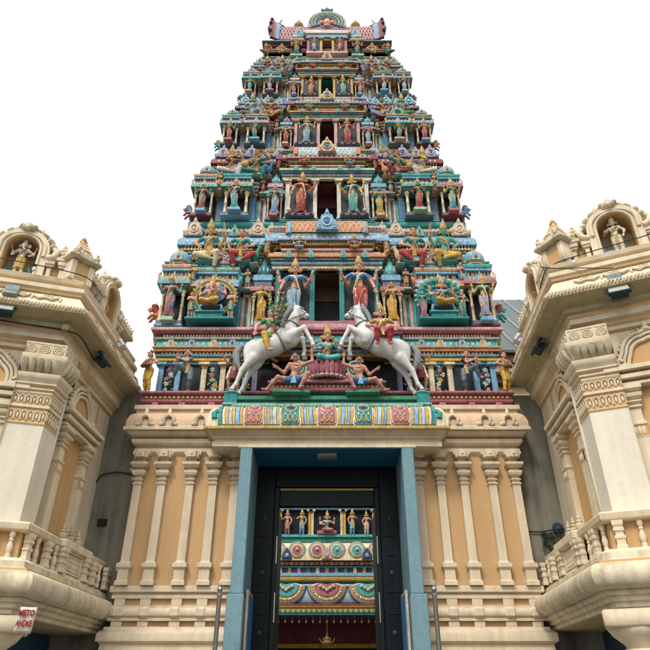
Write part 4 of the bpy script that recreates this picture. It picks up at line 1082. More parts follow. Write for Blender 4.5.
def half_front(s, yf, yc):
    yr, ys = yf + .2 * s, yf + .03
    return [(1.14 * s, yc), (1.14 * s, yr), (1.92 * s, yr), (1.92 * s, ys), (2.88 * s, ys), (2.88 * s, yr), (3.04 * s, yr), (3.04 * s, ys), (3.5 * s, ys), (3.5 * s, ys + .48 * s), (3.38 * s, ys + .48 * s), (3.38 * s, 1.95), (3.5 * s, 1.95)]
def tier_plan(s, yf, yc, slot=None):
    h = half_front(s, yf, yc)
    if slot:
        h = [(1.12 * s, yc + slot)] + h[1:]
        h[1] = (1.12 * s, h[1][1])
    fr = [(-x, y) for x, y in h[::-1]] + h
    bk = [(x, 4.6 - y) for x, y in (half_front(s, yf, yf + .05))[::-1]]
    bk = bk + [(-x, y) for x, y in bk[::-1]]
    return fr + bk
def finial(mb, c, h, col):
    mb.lathe(c, [(.13 * h, 0), (.16 * h, .05 * h), (.08 * h, .12 * h), (.2 * h, .25 * h), (.26 * h, .36 * h), (.18 * h, .48 * h), (.08 * h, .56 * h), (.12 * h, .62 * h), (.07 * h, .7 * h), (.03 * h, .88 * h), (.0, h)], 10, 1, C[col])

def shrine_meshes(kind, w, H, d, S, rnd):
    """list of (sub-part name, mesh); origin on the plinth, front face -Y"""
    out = []
    cp = rnd.choice([('skyblue', 'palepink'), ('pink', 'skyblue'), ('turquoise', 'palepink'), ('lavender', 'peach')])
    hw = w / 2; zc = H * .46
    m = MB(); m.box(-hw * .5, hw * .5, -d - .18 * (d / .28), -d, H * .02, H * .074, C[rnd.choice(['peach', 'skyblue', 'palegreen', 'pink'])], t=.012); m.box(-hw * 1.12, hw * 1.12, -d - .02, .05, 0, H * .032, C[rnd.choice(['skyblue', 'slate', 'slate', 'maroon'])], t=.012); m.box(-hw * 1.02, hw * 1.02, -d, .05, H * .032, H * .075, C['slate'], t=.008)
    out.append(('base_slab', pmesh(m, 'base_slab')))
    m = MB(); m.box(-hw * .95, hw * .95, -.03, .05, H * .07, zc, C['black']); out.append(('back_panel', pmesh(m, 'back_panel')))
    pmm = MB(); pmm.m = C[rnd.choice(['cream', 'peach', 'cream'])]
    r = hw * .13
    pmm.lathe((0, -d * .75, 0), [(r * 1.3, H * .075), (r * 1.3, H * .1), (r, H * .11), (r * .92, zc * .55), (r * 1.12, zc * .56), (r * 1.12, zc * .6), (r * .9, zc * .61), (r * .85, zc * .84), (r * 1.3, zc * .88), (r * .9, zc * .91), (r * 1.7, zc * .97), (r * 1.7, zc)], 10)
    pil = pmesh(pmm, 'pilaster', 50)
    out.append(('pilaster', pil, (-hw * .82, 0, 0))); out.append(('pilaster', pil, (hw * .82, 0, 0)))
    pl = lambda k, dd: [(-hw * k, .1), (-hw * k, -dd), (hw * k, -dd), (hw * k, .1)]
    z = zc
    if kind == 'panjara':
        m = MB(); bands(m, pl(1, d), [(z, z + H * .04, .0, 'turquoise', 'flat'), (z + H * .04, z + H * .11, .05, cp[0], 'eave'), (z + H * .11, z + H * .14, -.03, 'gold', 'flat'), (z + H * .14, z + H * .20, -.06, 'maroon', 'flat'), (z + H * .20, z + H * .27, .0, cp[1], 'eave'), (z + H * .27, z + H * .30, -.06, 'lavender', 'flat')], False)
        m.box(-hw * .9, hw * .9, -d * .9, .1, z, z + H * .29, C['slate'])
        out.append(('entablature', pmesh(m, 'entablature')))
        m = MB(); rc = C[rnd.choice(['turquoise', 'pink', 'teal'])]; m.m = rc
        m.lathe((0, -d * .5, z + H * .29), [(hw * .5, 0), (hw * .62, H * .03), (hw * .66, H * .08), (hw * .5, H * .14), (hw * .3, H * .17), (hw * .34, H * .19), (hw * .14, H * .22), (hw * .1, H * .25), (.002, H * .28)], 12, .8)
        for k in range(5): m.ell((hw * .6 * math.cos(PI + k * PI / 4), -d * .5 + hw * .5 * math.sin(PI + k * PI / 4), z + H * .36), (hw * .12, hw * .1, H * .04), 7, 5, C['paleblue'])
        out.append(('cupola', pmesh(m, 'cupola', 60)))
        return out
    m = MB(); bands(m, pl(1, d), [(z, z + H * .03, .0, 'teal', 'flat'), (z + H * .03, z + H * .05, .03, 'gold', 'flat'), (z + H * .05, z + H * .15, .085, cp[0], 'eave'), (z + H * .15, z + H * .17, .02, 'gold', 'flat'), (z + H * .17, z + H * .23, -.04, 'cream', 'flat'), (z + H * .23, z + H * .26, .04, 'skyblue', 'flat'), (z + H * .26, z + H * .31, .06, rnd.choice(['turquoise', 'peach', 'gold', 'paleblue', 'palegreen']), 'cup'), (z + H * .31, z + H * .335, .0, 'teal', 'flat')], False)
    m.box(-hw * .97, hw * .97, -d * .97, .1, z, z + H * .33, C['slate'])
    ent = pmesh(m, 'entablature'); out.append(('entablature', ent))
    m = MB()
    for p, a, st, n in along(pl(1, d), w * .16, False): # lobes along the eave
        m.M = rotz(a, (*p, z + H * .095)); m.ell((0, -.07, 0), (w * .055, .03, H * .04), 7, 5, C[cp[1]])
    for p, a, st, n in along(pl(1, d), w * .30, False):
        m.M = rotz(a, (*p, z + H * .2)); m.box(-w * .05, w * .05, .0, .037, -H * .022, H * .022, C['black']); m.box(-w * .075, -w * .05, -.0, .03, -H * .025, H * .025, C['gold']); m.box(w * .05, w * .075, .0, .03, -H * .025, H * .025, C['gold'])
    m.M = None
    out.append(('eave_lobes', pmesh(m, 'eave_lobes', 60)))
    cr = kudu_mesh('eave_crest', w * .34, H * .17, *rnd.choice([('turquoise', 'ivory', 'red'), ('gold', 'turquoise', 'maroon'), ('skyblue', 'ivory', 'gold'), ('peach', 'ivory', 'teal')]))
    out.append(('eave_crest', cr, (0, -d - .06, z + H * .04)))
    m = MB()
    for q in (-1, 1):
        m.tube([(q * hw * 1.0, -d - .02, z + H * .08), (q * hw * 1.2, -d - .05, z + H * .1), (q * hw * 1.28, -d - .06, z + H * .17), (q * hw * 1.14, -d - .06, z + H * .2), (q * hw * 1.1, -d - .06, z + H * .155)], [hw * .13, hw * .13, hw * .11, hw * .09, hw * .04], 7, C[rnd.choice(['gold', 'orange', 'turquoise', 'peach'])])
    out.append(('corner_curls', pmesh(m, 'corner_curls', 60)))
    zz = z + H * .335
    m = MB()
    if kind == 'kuta':
        # ribbed square dome
        pr = [(hw * .74, 0), (hw * .80, H * .02), (hw * .76, H * .04), (hw * .90, H * .07), (hw * .93, H * .12), (hw * .84, H * .165), (hw * .6, H * .20), (hw * .3, H * .22), (hw * .16, H * .225)]
        cols = ['teal', 'palepink', 'orange', 'skyblue', 'skyblue', 'palegreen', 'orange', 'gold']
        for k in range(len(pr) - 1): m.lathe((0, -d * .3, zz), [pr[k], pr[k + 1]], 20, .9, C[cols[k]], PI / 20)
        finial(m, (0, -d * .3, zz + H * .22), H * .09, 'gold')
        for a in (0, PI / 2, -PI / 2):
            m.M = rotz(a, (0, -d * .3, zz + H * .05)); yy = -hw * .86
            m.prism([(-hw * .34, 0), (-hw * .36, H * .05), (-hw * .16, H * .1), (0, H * .15), (hw * .16, H * .1), (hw * .36, H * .05), (hw * .34, 0)], yy, yy + .08, C['palegreen'], bev=.012)
            m.ell((0, yy, H * .05), (hw * .16, .03, H * .03), 8, 5, C['pink'])
        m.M = None
        out.append(('dome', pmesh(m, 'dome', 50)))
    else:
        sc = rnd.choice([('lavender', 'paleblue', 'purple'), ('palepink', 'ivory', 'maroon'), ('palegreen', 'ivory', 'teal')])
        m.box(-hw * .8, hw * .8, -d * .8, .1, zz, zz + H * .045, C['turquoise'], t=.01); m.box(-hw * .72, hw * .72, -d * .7, .1, zz + H * .045, zz + H * .085, C['palegreen'], t=.01)
        m.M = rotz(0, (0, -d * .75, zz + H * .05))
        k = hw * .72; h = H * .24
        m.prism([(-k, 0), (-k * 1.05, h * .16), (-k * .86, h * .24), (-k * .9, h * .38), (-k * .66, h * .46), (-k * .6, h * .64), (-k * .3, h * .70), (-k * .2, h * .88), (0, h), (k * .2, h * .88), (k * .3, h * .70), (k * .6, h * .64), (k * .66, h * .46), (k * .9, h * .38), (k * .86, h * .24), (k * 1.05, h * .16), (k, 0)], -.03, .09, C[sc[0]], bev=.015)
        m.tube([(k * .5 * math.cos(a), -.04, h * .3 + h * .24 * math.sin(a)) for a in np.arange(-.3, PI + .4, PI / 8)], hw * .045, 6, C[sc[1]])
        m.ell((0, -.03, h * .28), (k * .3, .03, h * .16), 9, 6, C[sc[2]]); m.ell((0, -.04, h * .28), (k * .14, .04, h * .1), 8, 5, C[sc[1]])
        for s in (-1, 1):
            for q in ((.72, .2), (.66, .42), (.42, .62)): m.ell((s * k * q[0], -.035, h * q[1]), (hw * .08, .025, H * .018), 7, 5, C[sc[1]])
        m.ell((0, -.02, h * 1.0), (hw * .1, hw * .1, H * .025), 8, 5, C[sc[1]])
        m.M = None
        out.append(('pediment', pmesh(m, 'pediment', 50)))
    return out

def lattice_barrel(mb, half, r, c, col, lat, n=None, sq_=1.0, run=3):
    """barrel roof along x with raised diagonal lattice on its front half"""
    N = 14; vs = []
    for i in range(N + 1):
        a = PI * i / N
        vs += [(c[0] - half, c[1] - r * math.cos(a), c[2] + r * sq_ * math.sin(a)), (c[0] + half, c[1] - r * math.cos(a), c[2] + r * sq_ * math.sin(a))]
    fs = [[2 * i, 2 * i + 1, 2 * i + 3, 2 * i + 2] for i in range(N)] + [[2 * i for i in range(N + 1)], [2 * i + 1 for i in range(N, -1, -1)]]
    mb.add(vs, fs, C[col])
    n = n or max(4, int(half * 2 / (r * .42)))
    for s in (-1, 1):
        for k in range(-run, n + run):
            pts = []
            for j in range(13):
                t = j / 12; x = c[0] - half + (k + (t * run if s > 0 else run - t * run)) * (2 * half / n)
                if abs(x - c[0]) > half + 1e-6: continue
                a = PI * .62 * t; pts.append((x, c[1] - (r + .004) * math.cos(a), c[2] + (r + .004) * sq_ * math.sin(a)))
            if len(pts) > 1: mb.tube(pts, r * (.045 if run == 3 else .034), 5, C[lat])

FIGH = [.94, .84, .68, .60]
rnd = random.Random(11)
side_word = {-1: 'left', 1: 'right'}
for k, (z0, h, s, yf, dw, tn_) in enumerate(TIERS):
    Sx = SCHEME[k]; yc = yf - .02
    zz = lambda f: z0 + f * h
    yr = yf + .2 * s; ys = yf + .03
    sl = 1.0
    nx = TIERS[k + 1] if k < 3 else (18.82, 1.1, .62, 1.76, .15, 'top')
    W_ = 3.46 * nx[2] + .06; s2 = W_ / 3.5; yf2 = yf + .10
    Ps = tier_plan(s, yf, yc, sl); Pp = tier_plan(s, yf, yc); Pu = tier_plan(s2, yf2, yc, sl)
    m = MB(); m.sweep(Ps, [(0, zz(-.02), C[Sx['wall']]), (0, zz(.36), C[Sx['wall']]), (-.01, zz(.36), C['slate']), (-.01, zz(.52), C['slate'])], True); m.sweep(Pu, [(-.01, zz(.45), C['slate']), (-.01, zz(.74), C['slate'])], True); pbuild(m, 'storey_wall', TOWER)
    m = MB(); bands(m, Pp, [(zz(-.005), zz(.012), .10, Sx['plinth'], 'flat'), (zz(.012), zz(.022), .07, 'teal', 'cup'), (zz(.022), zz(.032), .09, 'palepink' if k != 1 else 'turquoise', 'flat')])
    m.box(-3.4 * s, 3.4 * s, yf + .1, 4.5 - yf, zz(0), zz(.03), C['slate'])
    pbuild(m, 'plinth', TOWER)
    m = MB(); bands(m, Ps, [(zz(.33), zz(.355), .03, 'yellow', 'flat'), (zz(.355), zz(.38), .06, Sx['d'], 'cup'), (zz(.38), zz(.40), .045, 'teal', 'flat'), (zz(.40), zz(.43), .08, Sx['a'], 'roll'), (zz(.43), zz(.445), .05, 'cream', 'flat'), (zz(.445), zz(.475), .10, Sx['b'], 'roll'), (zz(.475), zz(.49), .05, Sx['c'], 'flat'), (zz(.49), zz(.52), .02, 'lavender', 'flat'), (zz(.52), zz(.54), .10, Sx['b'], 'flat'), (zz(.54), zz(.56), .12, Sx['c'], 'cup')]); bands(m, Pu, [(zz(.56), zz(.575), .08, 'teal', 'flat'), (zz(.575), zz(.61), .02, 'maroon', 'flat'), (zz(.61), zz(.63), .05, 'yellow', 'flat'), (zz(.63), zz(.66), .03, Sx['d'], 'flat'), (zz(.66), zz(.68), .07, 'turquoise', 'flat'), (zz(.68), zz(.70), .1, 'gold', 'flat')])
    ent = pbuild(m, 'entablature', TOWER)
    m = MB()
    for f, st_, c1, o in ((.342, .09, 'maroon', .03), (.437, .07, 'maroon', .055), (.505, .11, 'black', .03), (.645, .1, 'palepink', .035), (.692, .075, 'ivory', .1)):
        for p, a, st, n in along(Ps if f < .56 else Pu, st_ * s, True, frontside):
            m.M = rotz(a, (*p, zz(f))); m.box(-st * .27, st * .27, -o - .012, .01, -.010 * h, .010 * h, C[c1])
    m.M = None
    pbuild(m, 'bead_row', ent, stuff=True)
    m = MB()
    for f, o, st_, hh, cs in ((.415, .075, .085, .013, ('ivory', 'pink', 'turquoise')), (.46, .098, .1, .013, ('paleblue', 'palepink', 'gold')), (.368, .05, .075, .010, ('palepink', 'gold')), (.55, .11, .09, .008, ('teal', 'pink')), (.53, .1, .06, .007, ('ivory', 'navy')), (.592, .02, .16, .014, ('peach', 'turquoise', 'lavender')), (.62, .05, .07, .008, ('maroon', 'green')), (.67, .07, .085, .009, ('peach', 'maroon'))):
        for i, (p, a, st, n) in enumerate(along(Ps if f < .56 else Pu, st_ * s, True, frontside)):
            m.M = rotz(a, (*p, zz(f))); m.ell((0, -o, 0), (st * .34, .016, hh * h), 6, 4, C[cs[i % len(cs)]])
    m.M = None
    pbuild(m, 'stud_rows', ent, 60, stuff=True)
    for sx in (-1, 1):       # curling volutes beside the centre roof
        m = MB()
        m.tube([(sx * 1.28 * s, yc - .02, zz(.60)), (sx * 1.36 * s, yc - .06, zz(.65)), (sx * 1.33 * s, yc - .08, zz(.71)), (sx * 1.24 * s, yc - .08, zz(.755)), (sx * 1.3 * s, yc - .08, zz(.79)), (sx * 1.38 * s, yc - .08, zz(.77)), (sx * 1.36 * s, yc - .08, zz(.745))], [.06 * s, .07 * s, .065 * s, .055 * s, .05 * s, .04 * s, .02 * s], 8, C['orange' if k % 2 == 0 else 'maroon'])
        for q in range(5): m.ell((sx * (1.345 - .02 * q) * s, yc - .1, zz(.63 + .03 * q)), (.03 * s, .045 * s, .011 * h), 7, 4, C['turquoise' if k % 2 == 0 else 'gold'])
        pbuild(m, 'volute', TOWER, 60)
    # great eave
    ys2 = yf2 + .03; Pe = [(-W_, ys2), (-1.25 * s, ys2), (-1.25 * s, ys - .04), (1.25 * s, ys - .04), (1.25 * s, ys2), (W_, ys2), (W_, 4.6 - ys2), (-W_, 4.6 - ys2)]
    m = MB(); bands(m, Pe, [(zz(.70), zz(.715), .04, 'gold', 'flat'), (zz(.715), zz(.80), .16, Sx['eave'], 'eave'), (zz(.80), zz(.825), .02, 'ivory', 'flat'), (zz(.825), zz(.86), .1, Sx['top'], 'cup'), (zz(.86), zz(.87), .05, 'palepink', 'flat')])
    m.box(-W_ + .02, W_ - .02, ys2 + .02, 4.58 - ys2, zz(.71), zz(.865), C['slate'])
    ev = pbuild(m, 'great_eave', TOWER)
    m = MB()
    for p, a, st, n in along(Pe, .13 * s, True, frontside):
        m.M = rotz(a, (*p, zz(.742))); m.ell((0, -.155, 0), (st * .34, .018, .018 * h), 7, 4, C['paleblue' if k == 0 else rnd.choice(['peach', 'palepink', 'beige'])])
    m.M = None
    for p, a, st, n in along(Pe, .075 * s, True, frontside):
        m.M = rotz(a, (*p, zz(.712))); m.ell((0, -.13, 0), (st * .3, .018, .012 * h), 6, 4, C['gold'])
        m.M = rotz(a, (*p, zz(.843))); m.box(-st * .3, st * .3, -.105, 0, -.006 * h, .006 * h, C['maroon' if k % 2 else 'pink'])
    m.M = None
    pbuild(m, 'eave_lobes', ev, stuff=True)
    # setback to the next storey
    Pn = rectplan(3.46 * nx[2], nx[3] + .02, 4.58 - nx[3])
    m = MB(); bands(m, Pn, [(zz(.86), zz(.90), .10, Sx['base'], 'flat'), (zz(.90), zz(.925), .14, 'palegreen', 'cup'), (zz(.925), zz(.96), .06, 'teal', 'flat'), (zz(.96), zz(1.0), .12, Sx['base'], 'cup')])
    m.box(-3.4 * nx[2], 3.4 * nx[2], nx[3] + .05, 4.5 - nx[3], zz(.85), zz(.995), C['slate'])
    sb = pbuild(m, 'setback_course', TOWER)
    m = MB()
    for p, a, st, n in along(Pn, .1 * s, True, frontside):
        m.M = rotz(a, (*p, zz(.942))); m.box(-st * .3, st * .3, -.075, .01, -.011 * h, .011 * h, C[rnd.choice(['paleblue', 'pink', 'cream'])])
    m.M = None
    pbuild(m, 'bead_row', sb, stuff=True)
    # arch ornaments standing on the eave
    kd = kudu_mesh('arch_ornament', .40 * s, .16 * h, *Sx['kud']); kd2 = kudu_mesh('arch_ornament', .3 * s, .13 * h, *Sx['kud']); kd3 = kudu_mesh('arch_ornament', .24 * s, .10 * h, *rnd.choice([('turquoise', 'ivory', 'maroon'), ('skyblue', 'ivory', 'gold'), ('peach', 'turquoise', 'red')]))
    for sx in (-1, 1):
        for x, q in ((3.32, kd), (2.42, kd), (1.96, kd2), (2.86, kd2), (1.5, kd), (1.18, kd3)) if k != 0 else ((3.30, kd), (2.9, kd3), (2.3, kd3), (1.72, kd), (1.38, kd2)):
            inst('arch_ornament', q, TOWER, rotz(JIT.uniform(-.06, .06), (sx * x * s2, ys2 - .09, zz(.80)), JIT.uniform(.93, 1.08)))
        inst('arch_ornament', kd2, TOWER, rotz(sx * PI / 2, (sx * (W_ + .09), ys + .35, zz(.80))))
        inst('arch_ornament', kd2, TOWER, rotz(sx * PI / 2, (sx * (W_ + .09), 2.3, zz(.80))))
    # ---------------- central bay with the doorway
    cz1 = zz(.50)
    m = MB()
    for sx in (-1, 1):
        m.box(min(sx * dw, sx * 1.14 * s), max(sx * dw, sx * 1.14 * s), yc + .05, yc + sl + .02, zz(.0), cz1, C['darkpanel'])
    m.box(-1.14 * s, 1.14 * s, yc + .06, yc + sl + .02, cz1, zz(.62), C['slate'])
    bay = pbuild(m, 'centre_bay', TOWER)
    for nm_, b_, c_ in (('doorway_ceiling', (-dw - .002, dw + .002, yc + .1, yc + sl + .04, cz1 - .015, cz1 + .003), Sx['ceil']), ('doorway_back', (-dw, dw, yc + sl - .35, yc + sl - .30, zz(.02), cz1), 'black'), ('doorway_ceiling_tint', (-dw, dw, yc + sl - .38, yc + sl - .352, zz(.05) + (cz1 - zz(.05)) * .72, cz1 - .02), ['brown', 'maroon', 'brown', 'teal'][k]), ('door_sill', (-dw - .01, dw + .01, yc + .08, yc + sl - .4, zz(.0), zz(.05)), 'pink')):  # added coloured panel stands in for the lit ceiling above the black back
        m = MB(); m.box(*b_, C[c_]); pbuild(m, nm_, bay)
    for sx in (-1, 1):
        for x, cc in ((dw + .05 * s, Sx['pil']), (1.07 * s, Sx['pil'])):
            mb = small_pil(.105 * s, zz(.06), cz1, cc); o = pbuild(mb, 'pilaster', bay); o.location = (sx * x, yc + .05, 0)
        m = MB(); m.box(min(sx * (dw + .06), sx * 1.1 * s), max(sx * (dw + .06), sx * 1.1 * s), yc - .2 * s, yc + .1, zz(.045), zz(.075), C['pink' if k == 0 else 'slate'], t=.012)
        for q in range(4): m.ell((sx * (dw + .15 * s + q * .2 * s), yc - .2 * s, zz(.058)), (.05 * s, .04, .013 * h), 7, 4, C['maroon'])
        pbuild(m, 'statue_plinth', bay)
    Pc = [(-1.16 * s, yc + .4), (-1.16 * s, yc), (1.16 * s, yc), (1.16 * s, yc + .4)]
    m = MB(); bands(m, Pc, [(cz1, zz(.52), .06, 'cream', 'flat'), (zz(.52), zz(.53), .03, 'maroon', 'flat'), (zz(.53), zz(.548), .08, 'skyblue', 'cup'), (zz(.548), zz(.563), .06, Sx['a'], 'flat'), (zz(.563), zz(.582), .1, 'turquoise', 'flat'), (zz(.582), zz(.63), .14, 'orange' if k != 1 else 'palegreen', 'eave'), (zz(.63), zz(.645), .04, 'ivory', 'flat')], False)
    Pc2 = [(-.98 * s, yc + .4), (-.98 * s, yc - .04), (.98 * s, yc - .04), (.98 * s, yc + .4)]
    bands(m, Pc2, [(zz(.645), zz(.665), .05, 'palepink', 'flat'), (zz(.665), zz(.69), .02, 'maroon', 'flat'), (zz(.69), zz(.70), .08, 'yellow', 'flat'), (zz(.70), zz(.715), .1, 'teal', 'cup'), (zz(.715), zz(.735), .14, 'lavender' if k != 1 else 'pink', 'flat'), (zz(.735), zz(.765), .06, 'green', 'flat'), (zz(.765), zz(.785), .1, 'palegreen', 'flat')], False)
    m.box(-1.1 * s, 1.1 * s, yc + .02, yc + .5, cz1, zz(.645), C['slate']); m.box(-.95 * s, .95 * s, yc, yc + .5, zz(.64), zz(.78), C['slate'])
    ce = pbuild(m, 'centre_entablature', bay)
    m = MB()
    for f, c1, o in ((.555, 'maroon', .068), (.51, 'gold', .066), (.573, 'pink', .108), (.68, 'gold', .04), (.75, 'yellow', .068)):
        for p, a, st, n in along(Pc, .07 * s, False): m.M = rotz(a, (*p, zz(f))); m.box(-st * .28, st * .28, -o, .0, -.008 * h, .008 * h, C[c1])
    m.M = None
    pbuild(m, 'bead_row', bay, stuff=True)
    for x in (-.85, -.36, .36, .85):
        inst('arch_ornament', kudu_mesh('arch_ornament', .17 * s, .075 * h, 'turquoise', 'palegreen', 'gold'), bay, rotz(0, (x * s, yc - .13, zz(.575))))
    m = MB(); br = .075 * h
    lattice_barrel(m, .86 * s, br * 1.15, (0, yc + .12, zz(.785)), Sx['roof'], Sx['lat'], sq_=1.75)
    pbuild(m, 'barrel_roof', bay, 50)
    for sx in (-1, 1):
        m = MB(); m.m = C[Sx['ring']]
        for q in (0, 1):
            m.tube([(sx * (.86 + .045 * q) * s, yc + .12 - br * (1.22 - .1 * q) * math.cos(a), zz(.785) + br * 1.8 * math.sin(a)) for a in np.arange(-.1, PI, PI / 10)], .045 * s, 7, C[Sx['ring'] if q == 0 else 'orange'])
        pbuild(m, 'roof_end_ring', bay, 60)
    kc = kudu_mesh('gable_ornament', .5 * s, .19 * h, 'skyblue' if k == 0 else 'beige', 'paleblue' if k == 0 else 'gold', 'blue')
    inst('gable_ornament', kc, bay, rotz(0, (0, yc - br * 1.15 + .06, zz(.775))))
    # ---------------- shrines
    for kind, x, w, H, d in (('kuta', 3.27, .52, .60, .22), ('sala', 2.40, .66 if k else .86, .60, .24 if k else .10), ('panjara', 1.40, .42, .58, .2)):
        for sx in (-1, 1):
            meshes = shrine_meshes(kind, w * s, H * h, d * s + .06, Sx, rnd)
            root = None
            for it in meshes:
                off = it[2] if len(it) > 2 else (0, 0, 0)
                if root is None:
                    root = inst('miniature_shrine', it[1], TOWER, rotz(0, (sx * x * s, (ys if kind != 'panjara' else yr - .02), zz(.025))))
                else:
                    o_ = inst(it[0], it[1], root, rotz(0, off))
                    if it[0] in ('eave_lobes', 'corner_curls'): o_['kind'] = 'stuff'
    # side faces: shrines too
    meshes = shrine_meshes('kuta', .5 * s, .6 * h, .16 * s, Sx, rnd)
    for sx in (-1, 1):
        for y in (2.3,):
            root = None
            for it in meshes:
                off = it[2] if len(it) > 2 else (0, 0, 0)
                if root is None: root = inst('miniature_shrine', it[1], TOWER, rotz(sx * PI / 2, (sx * 3.5 * s, y, zz(.025))))
                else:
                    o_ = inst(it[0], it[1], root, rotz(0, off))
                    if it[0] in ('eave_lobes', 'corner_curls'): o_['kind'] = 'stuff'
    for sx in (-1, 1):
        for x, cc in ((1.82, 'peach'), (1.68, 'cream'), (2.94, 'ivory'), (1.90, 'turquoise')):
            o = pbuild(small_pil(.07 * s, zz(.04), zz(.33), cc), 'colonette', TOWER); o.location = (sx * x * s, yr - .01, 0)
    # recess panels between the shrines
    for sx in (-1, 1):
        for x, w in ((1.75, .13), (2.96, .06)):
            m = MB(); m.box(sx * x * s - w * s, sx * x * s + w * s, yr - .02, yr + .03, zz(.08), zz(.32), C['panelblue' if k < 3 else 'brown'], t=.008)
            rr = random.Random(k * 10 + int(x * 10))
            for i in range(9):
                m.tube([(sx * x * s + rr.uniform(-.8, .8) * w * s, yr - .022, zz(rr.uniform(.1, .3))) for _ in range(3)], .006, 4, C['skyblue'])
            pbuild(m, 'wall_panel', TOWER)
    # ---------------- statues of this storey
    fh = FIGH[k]; fz = zz(.071)
    palette = [[('skin_blue', 'pink', 'pink'), ('skin_tan', 'pink', 'teal'), ('skin_gold', 'yellow', 'gold')],
               [('skin_green', 'pink', 'pink'), ('skin_pink', 'turquoise', 'teal'), ('skin_pink', 'skyblue', 'blue')],
               [('skin_pink', 'pink', 'green'), ('skin_tan', 'teal', 'teal'), ('skin_tan', 'red', 'green')],
               [('skin_green', 'turquoise', 'gold'), ('skin_pink', 'skyblue', 'blue'), ('skin_tan', 'pink', 'pink')]][k]
    palR = [[('skin_gold', 'lavender', 'teal'), ('skin_tan', 'turquoise', 'teal'), ('skin_tan', 'yellow', 'gold')],
            [('skin_gold', 'turquoise', 'teal'), ('skin_green', 'red', 'red'), ('skin_green', 'yellow', 'gold')],
            [('skin_pink', 'red', 'gold'), ('skin_gold', 'teal', 'teal'), ('skin_pink', 'skyblue', 'blue')],
            [('skin_tan', 'skyblue', 'blue'), ('skin_gold', 'skyblue', 'red'), ('skin_pink', 'pink', 'pink')]][k]
    cw = dict(pink='pink', turquoise='turquoise', skyblue='sky-blue', yellow='yellow', red='red', teal='teal', lavender='lavender')
    for sx in (-1, 1):
        pal = palette if sx < 0 else palR
        poses = ['goddess_four', 'goddess_raised', 'maiden']
        for (pz, x, nm_, yy), (sk_, st_, bl_) in zip(((poses[0], 3.27, 'corner shrine', ys - .36 * s), (poses[1], 2.40, 'middle shrine', ys - .38 * s), (poses[2], 1.40, 'shrine beside doorway', yr - .34 * s)), pal):
            if k == 0 and x == 2.40: continue
            if k == 3 and x == 1.40: pz = 'goddess_raised'
            statue(pz, 'statue in %s sari in %s %s, %s storey' % (cw[st_], side_word[sx], nm_, tn_), (sx * x * s, yy, fz - (0 if x > 2 else .0)), fh * (.93 if x > 2 else 1.0), rnd.uniform(-.12, .12), sk_, st_, bl_, mirror=(sx > 0), sash=rnd.choice(['gold', 'cream', 'gold']))
        dh = [1.36, 1.08, .86, .70][k]
        dc = [(('skin_pink', 'skyblue', 'blue'), ('skin_pink', 'red', 'blue')), (('skin_tan', 'red', 'red'), ('skin_gold', 'turquoise', 'teal')), (('skin_gold', 'skyblue', 'skyblue'), ('skin_tan', 'red', 'red')), (('skin_tan', 'orange', 'pink'), ('skin_gold', 'turquoise', 'green'))][k][0 if sx < 0 else 1]
        statue('goddess' if k < 2 else 'goddess_four', 'large crowned statue in %s robe standing %s of the %s storey doorway' % ({'skyblue': 'blue', 'red': 'red', 'turquoise': 'turquoise', 'orange': 'orange'}[dc[1]], side_word[sx], tn_), (sx * .68 * s, yc - .1 * s, zz(.078)), dh, -sx * .05, dc[0], dc[1], dc[2], sash='cream', crown='gold', prop='cream', mirror=(sx < 0))
        # seated pair on the upper ledge
        ss = [1.2, 1.16, .98, .86][k]
        pr = [(('archer', 2.62, 'skin_tan', 'cream', 'teal', 'bow-holding'), ('sword_sitter', 1.93, 'skin_tan', 'red', 'teal', 'sword-holding')), (('flute_player', 2.62, 'skin_tan', 'ivory', 'maroon', 'flute-playing'), ('veena_player', 1.93, 'skin_brown', 'teal', 'teal', 'lute-playing')), (('archer', 2.6, 'skin_blue', 'slate', 'slate', 'bow-holding'), ('sword_sitter', 1.93, 'skin_brown', 'orange', 'brown', 'cross-legged')), (('flute_player', 2.6, 'skin_brown', 'slate', 'maroon', 'flute-playing'), ('archer', 1.95, 'skin_brown', 'slate', 'navy', 'bow-holding'))][k]
        if sx > 0:
            pr = [(('archer', 2.62, 'skin_green', 'yellow', 'skin_green', 'bow-holding'), ('sword_sitter', 1.93, 'skin_tan', 'red', 'teal', 'robed')), (('flute_player', 2.62, 'skin_gold', 'ivory', 'lavender', 'flute-playing'), ('veena_player', 1.93, 'skin_brown', 'maroon', 'teal', 'lute-playing')), (('archer', 2.6, 'skin_green', 'teal', 'slate', 'bow-holding'), ('sword_sitter', 1.93, 'skin_brown', 'lavender', 'brown', 'cross-legged')), (('flute_player', 2.6, 'skin_brown', 'teal', 'maroon', 'flute-playing'), ('archer', 1.95, 'skin_brown', 'brown', 'navy', 'bow-holding'))][k]
        for pz, x, sk_, st_, bl_, wd in pr:
            statue(pz, '%s seated statue, %s end of the %s storey ledge, %s one' % (wd, side_word[sx], tn_, 'outer' if x > 2.5 else 'inner'), (sx * x * s, ys - .16 * s, zz(.575 if k == 0 else .55)), ss * 1.08, 0, sk_, st_, bl_, prop='gold', mirror=(sx > 0), crown='gold', lean=.24, flat=.62)
            m = MB(); m.box(sx * x * s - .24 * s, sx * x * s + .24 * s, ys - .24 * s, ys + .1, zz(.535 if k == 0 else .515), zz(.575 if k == 0 else .55) + .01 * s, C[['turquoise', 'palegreen', 'maroon', 'palepink'][k]], t=.02); pbuild(m, 'seat_ledge', TOWER)
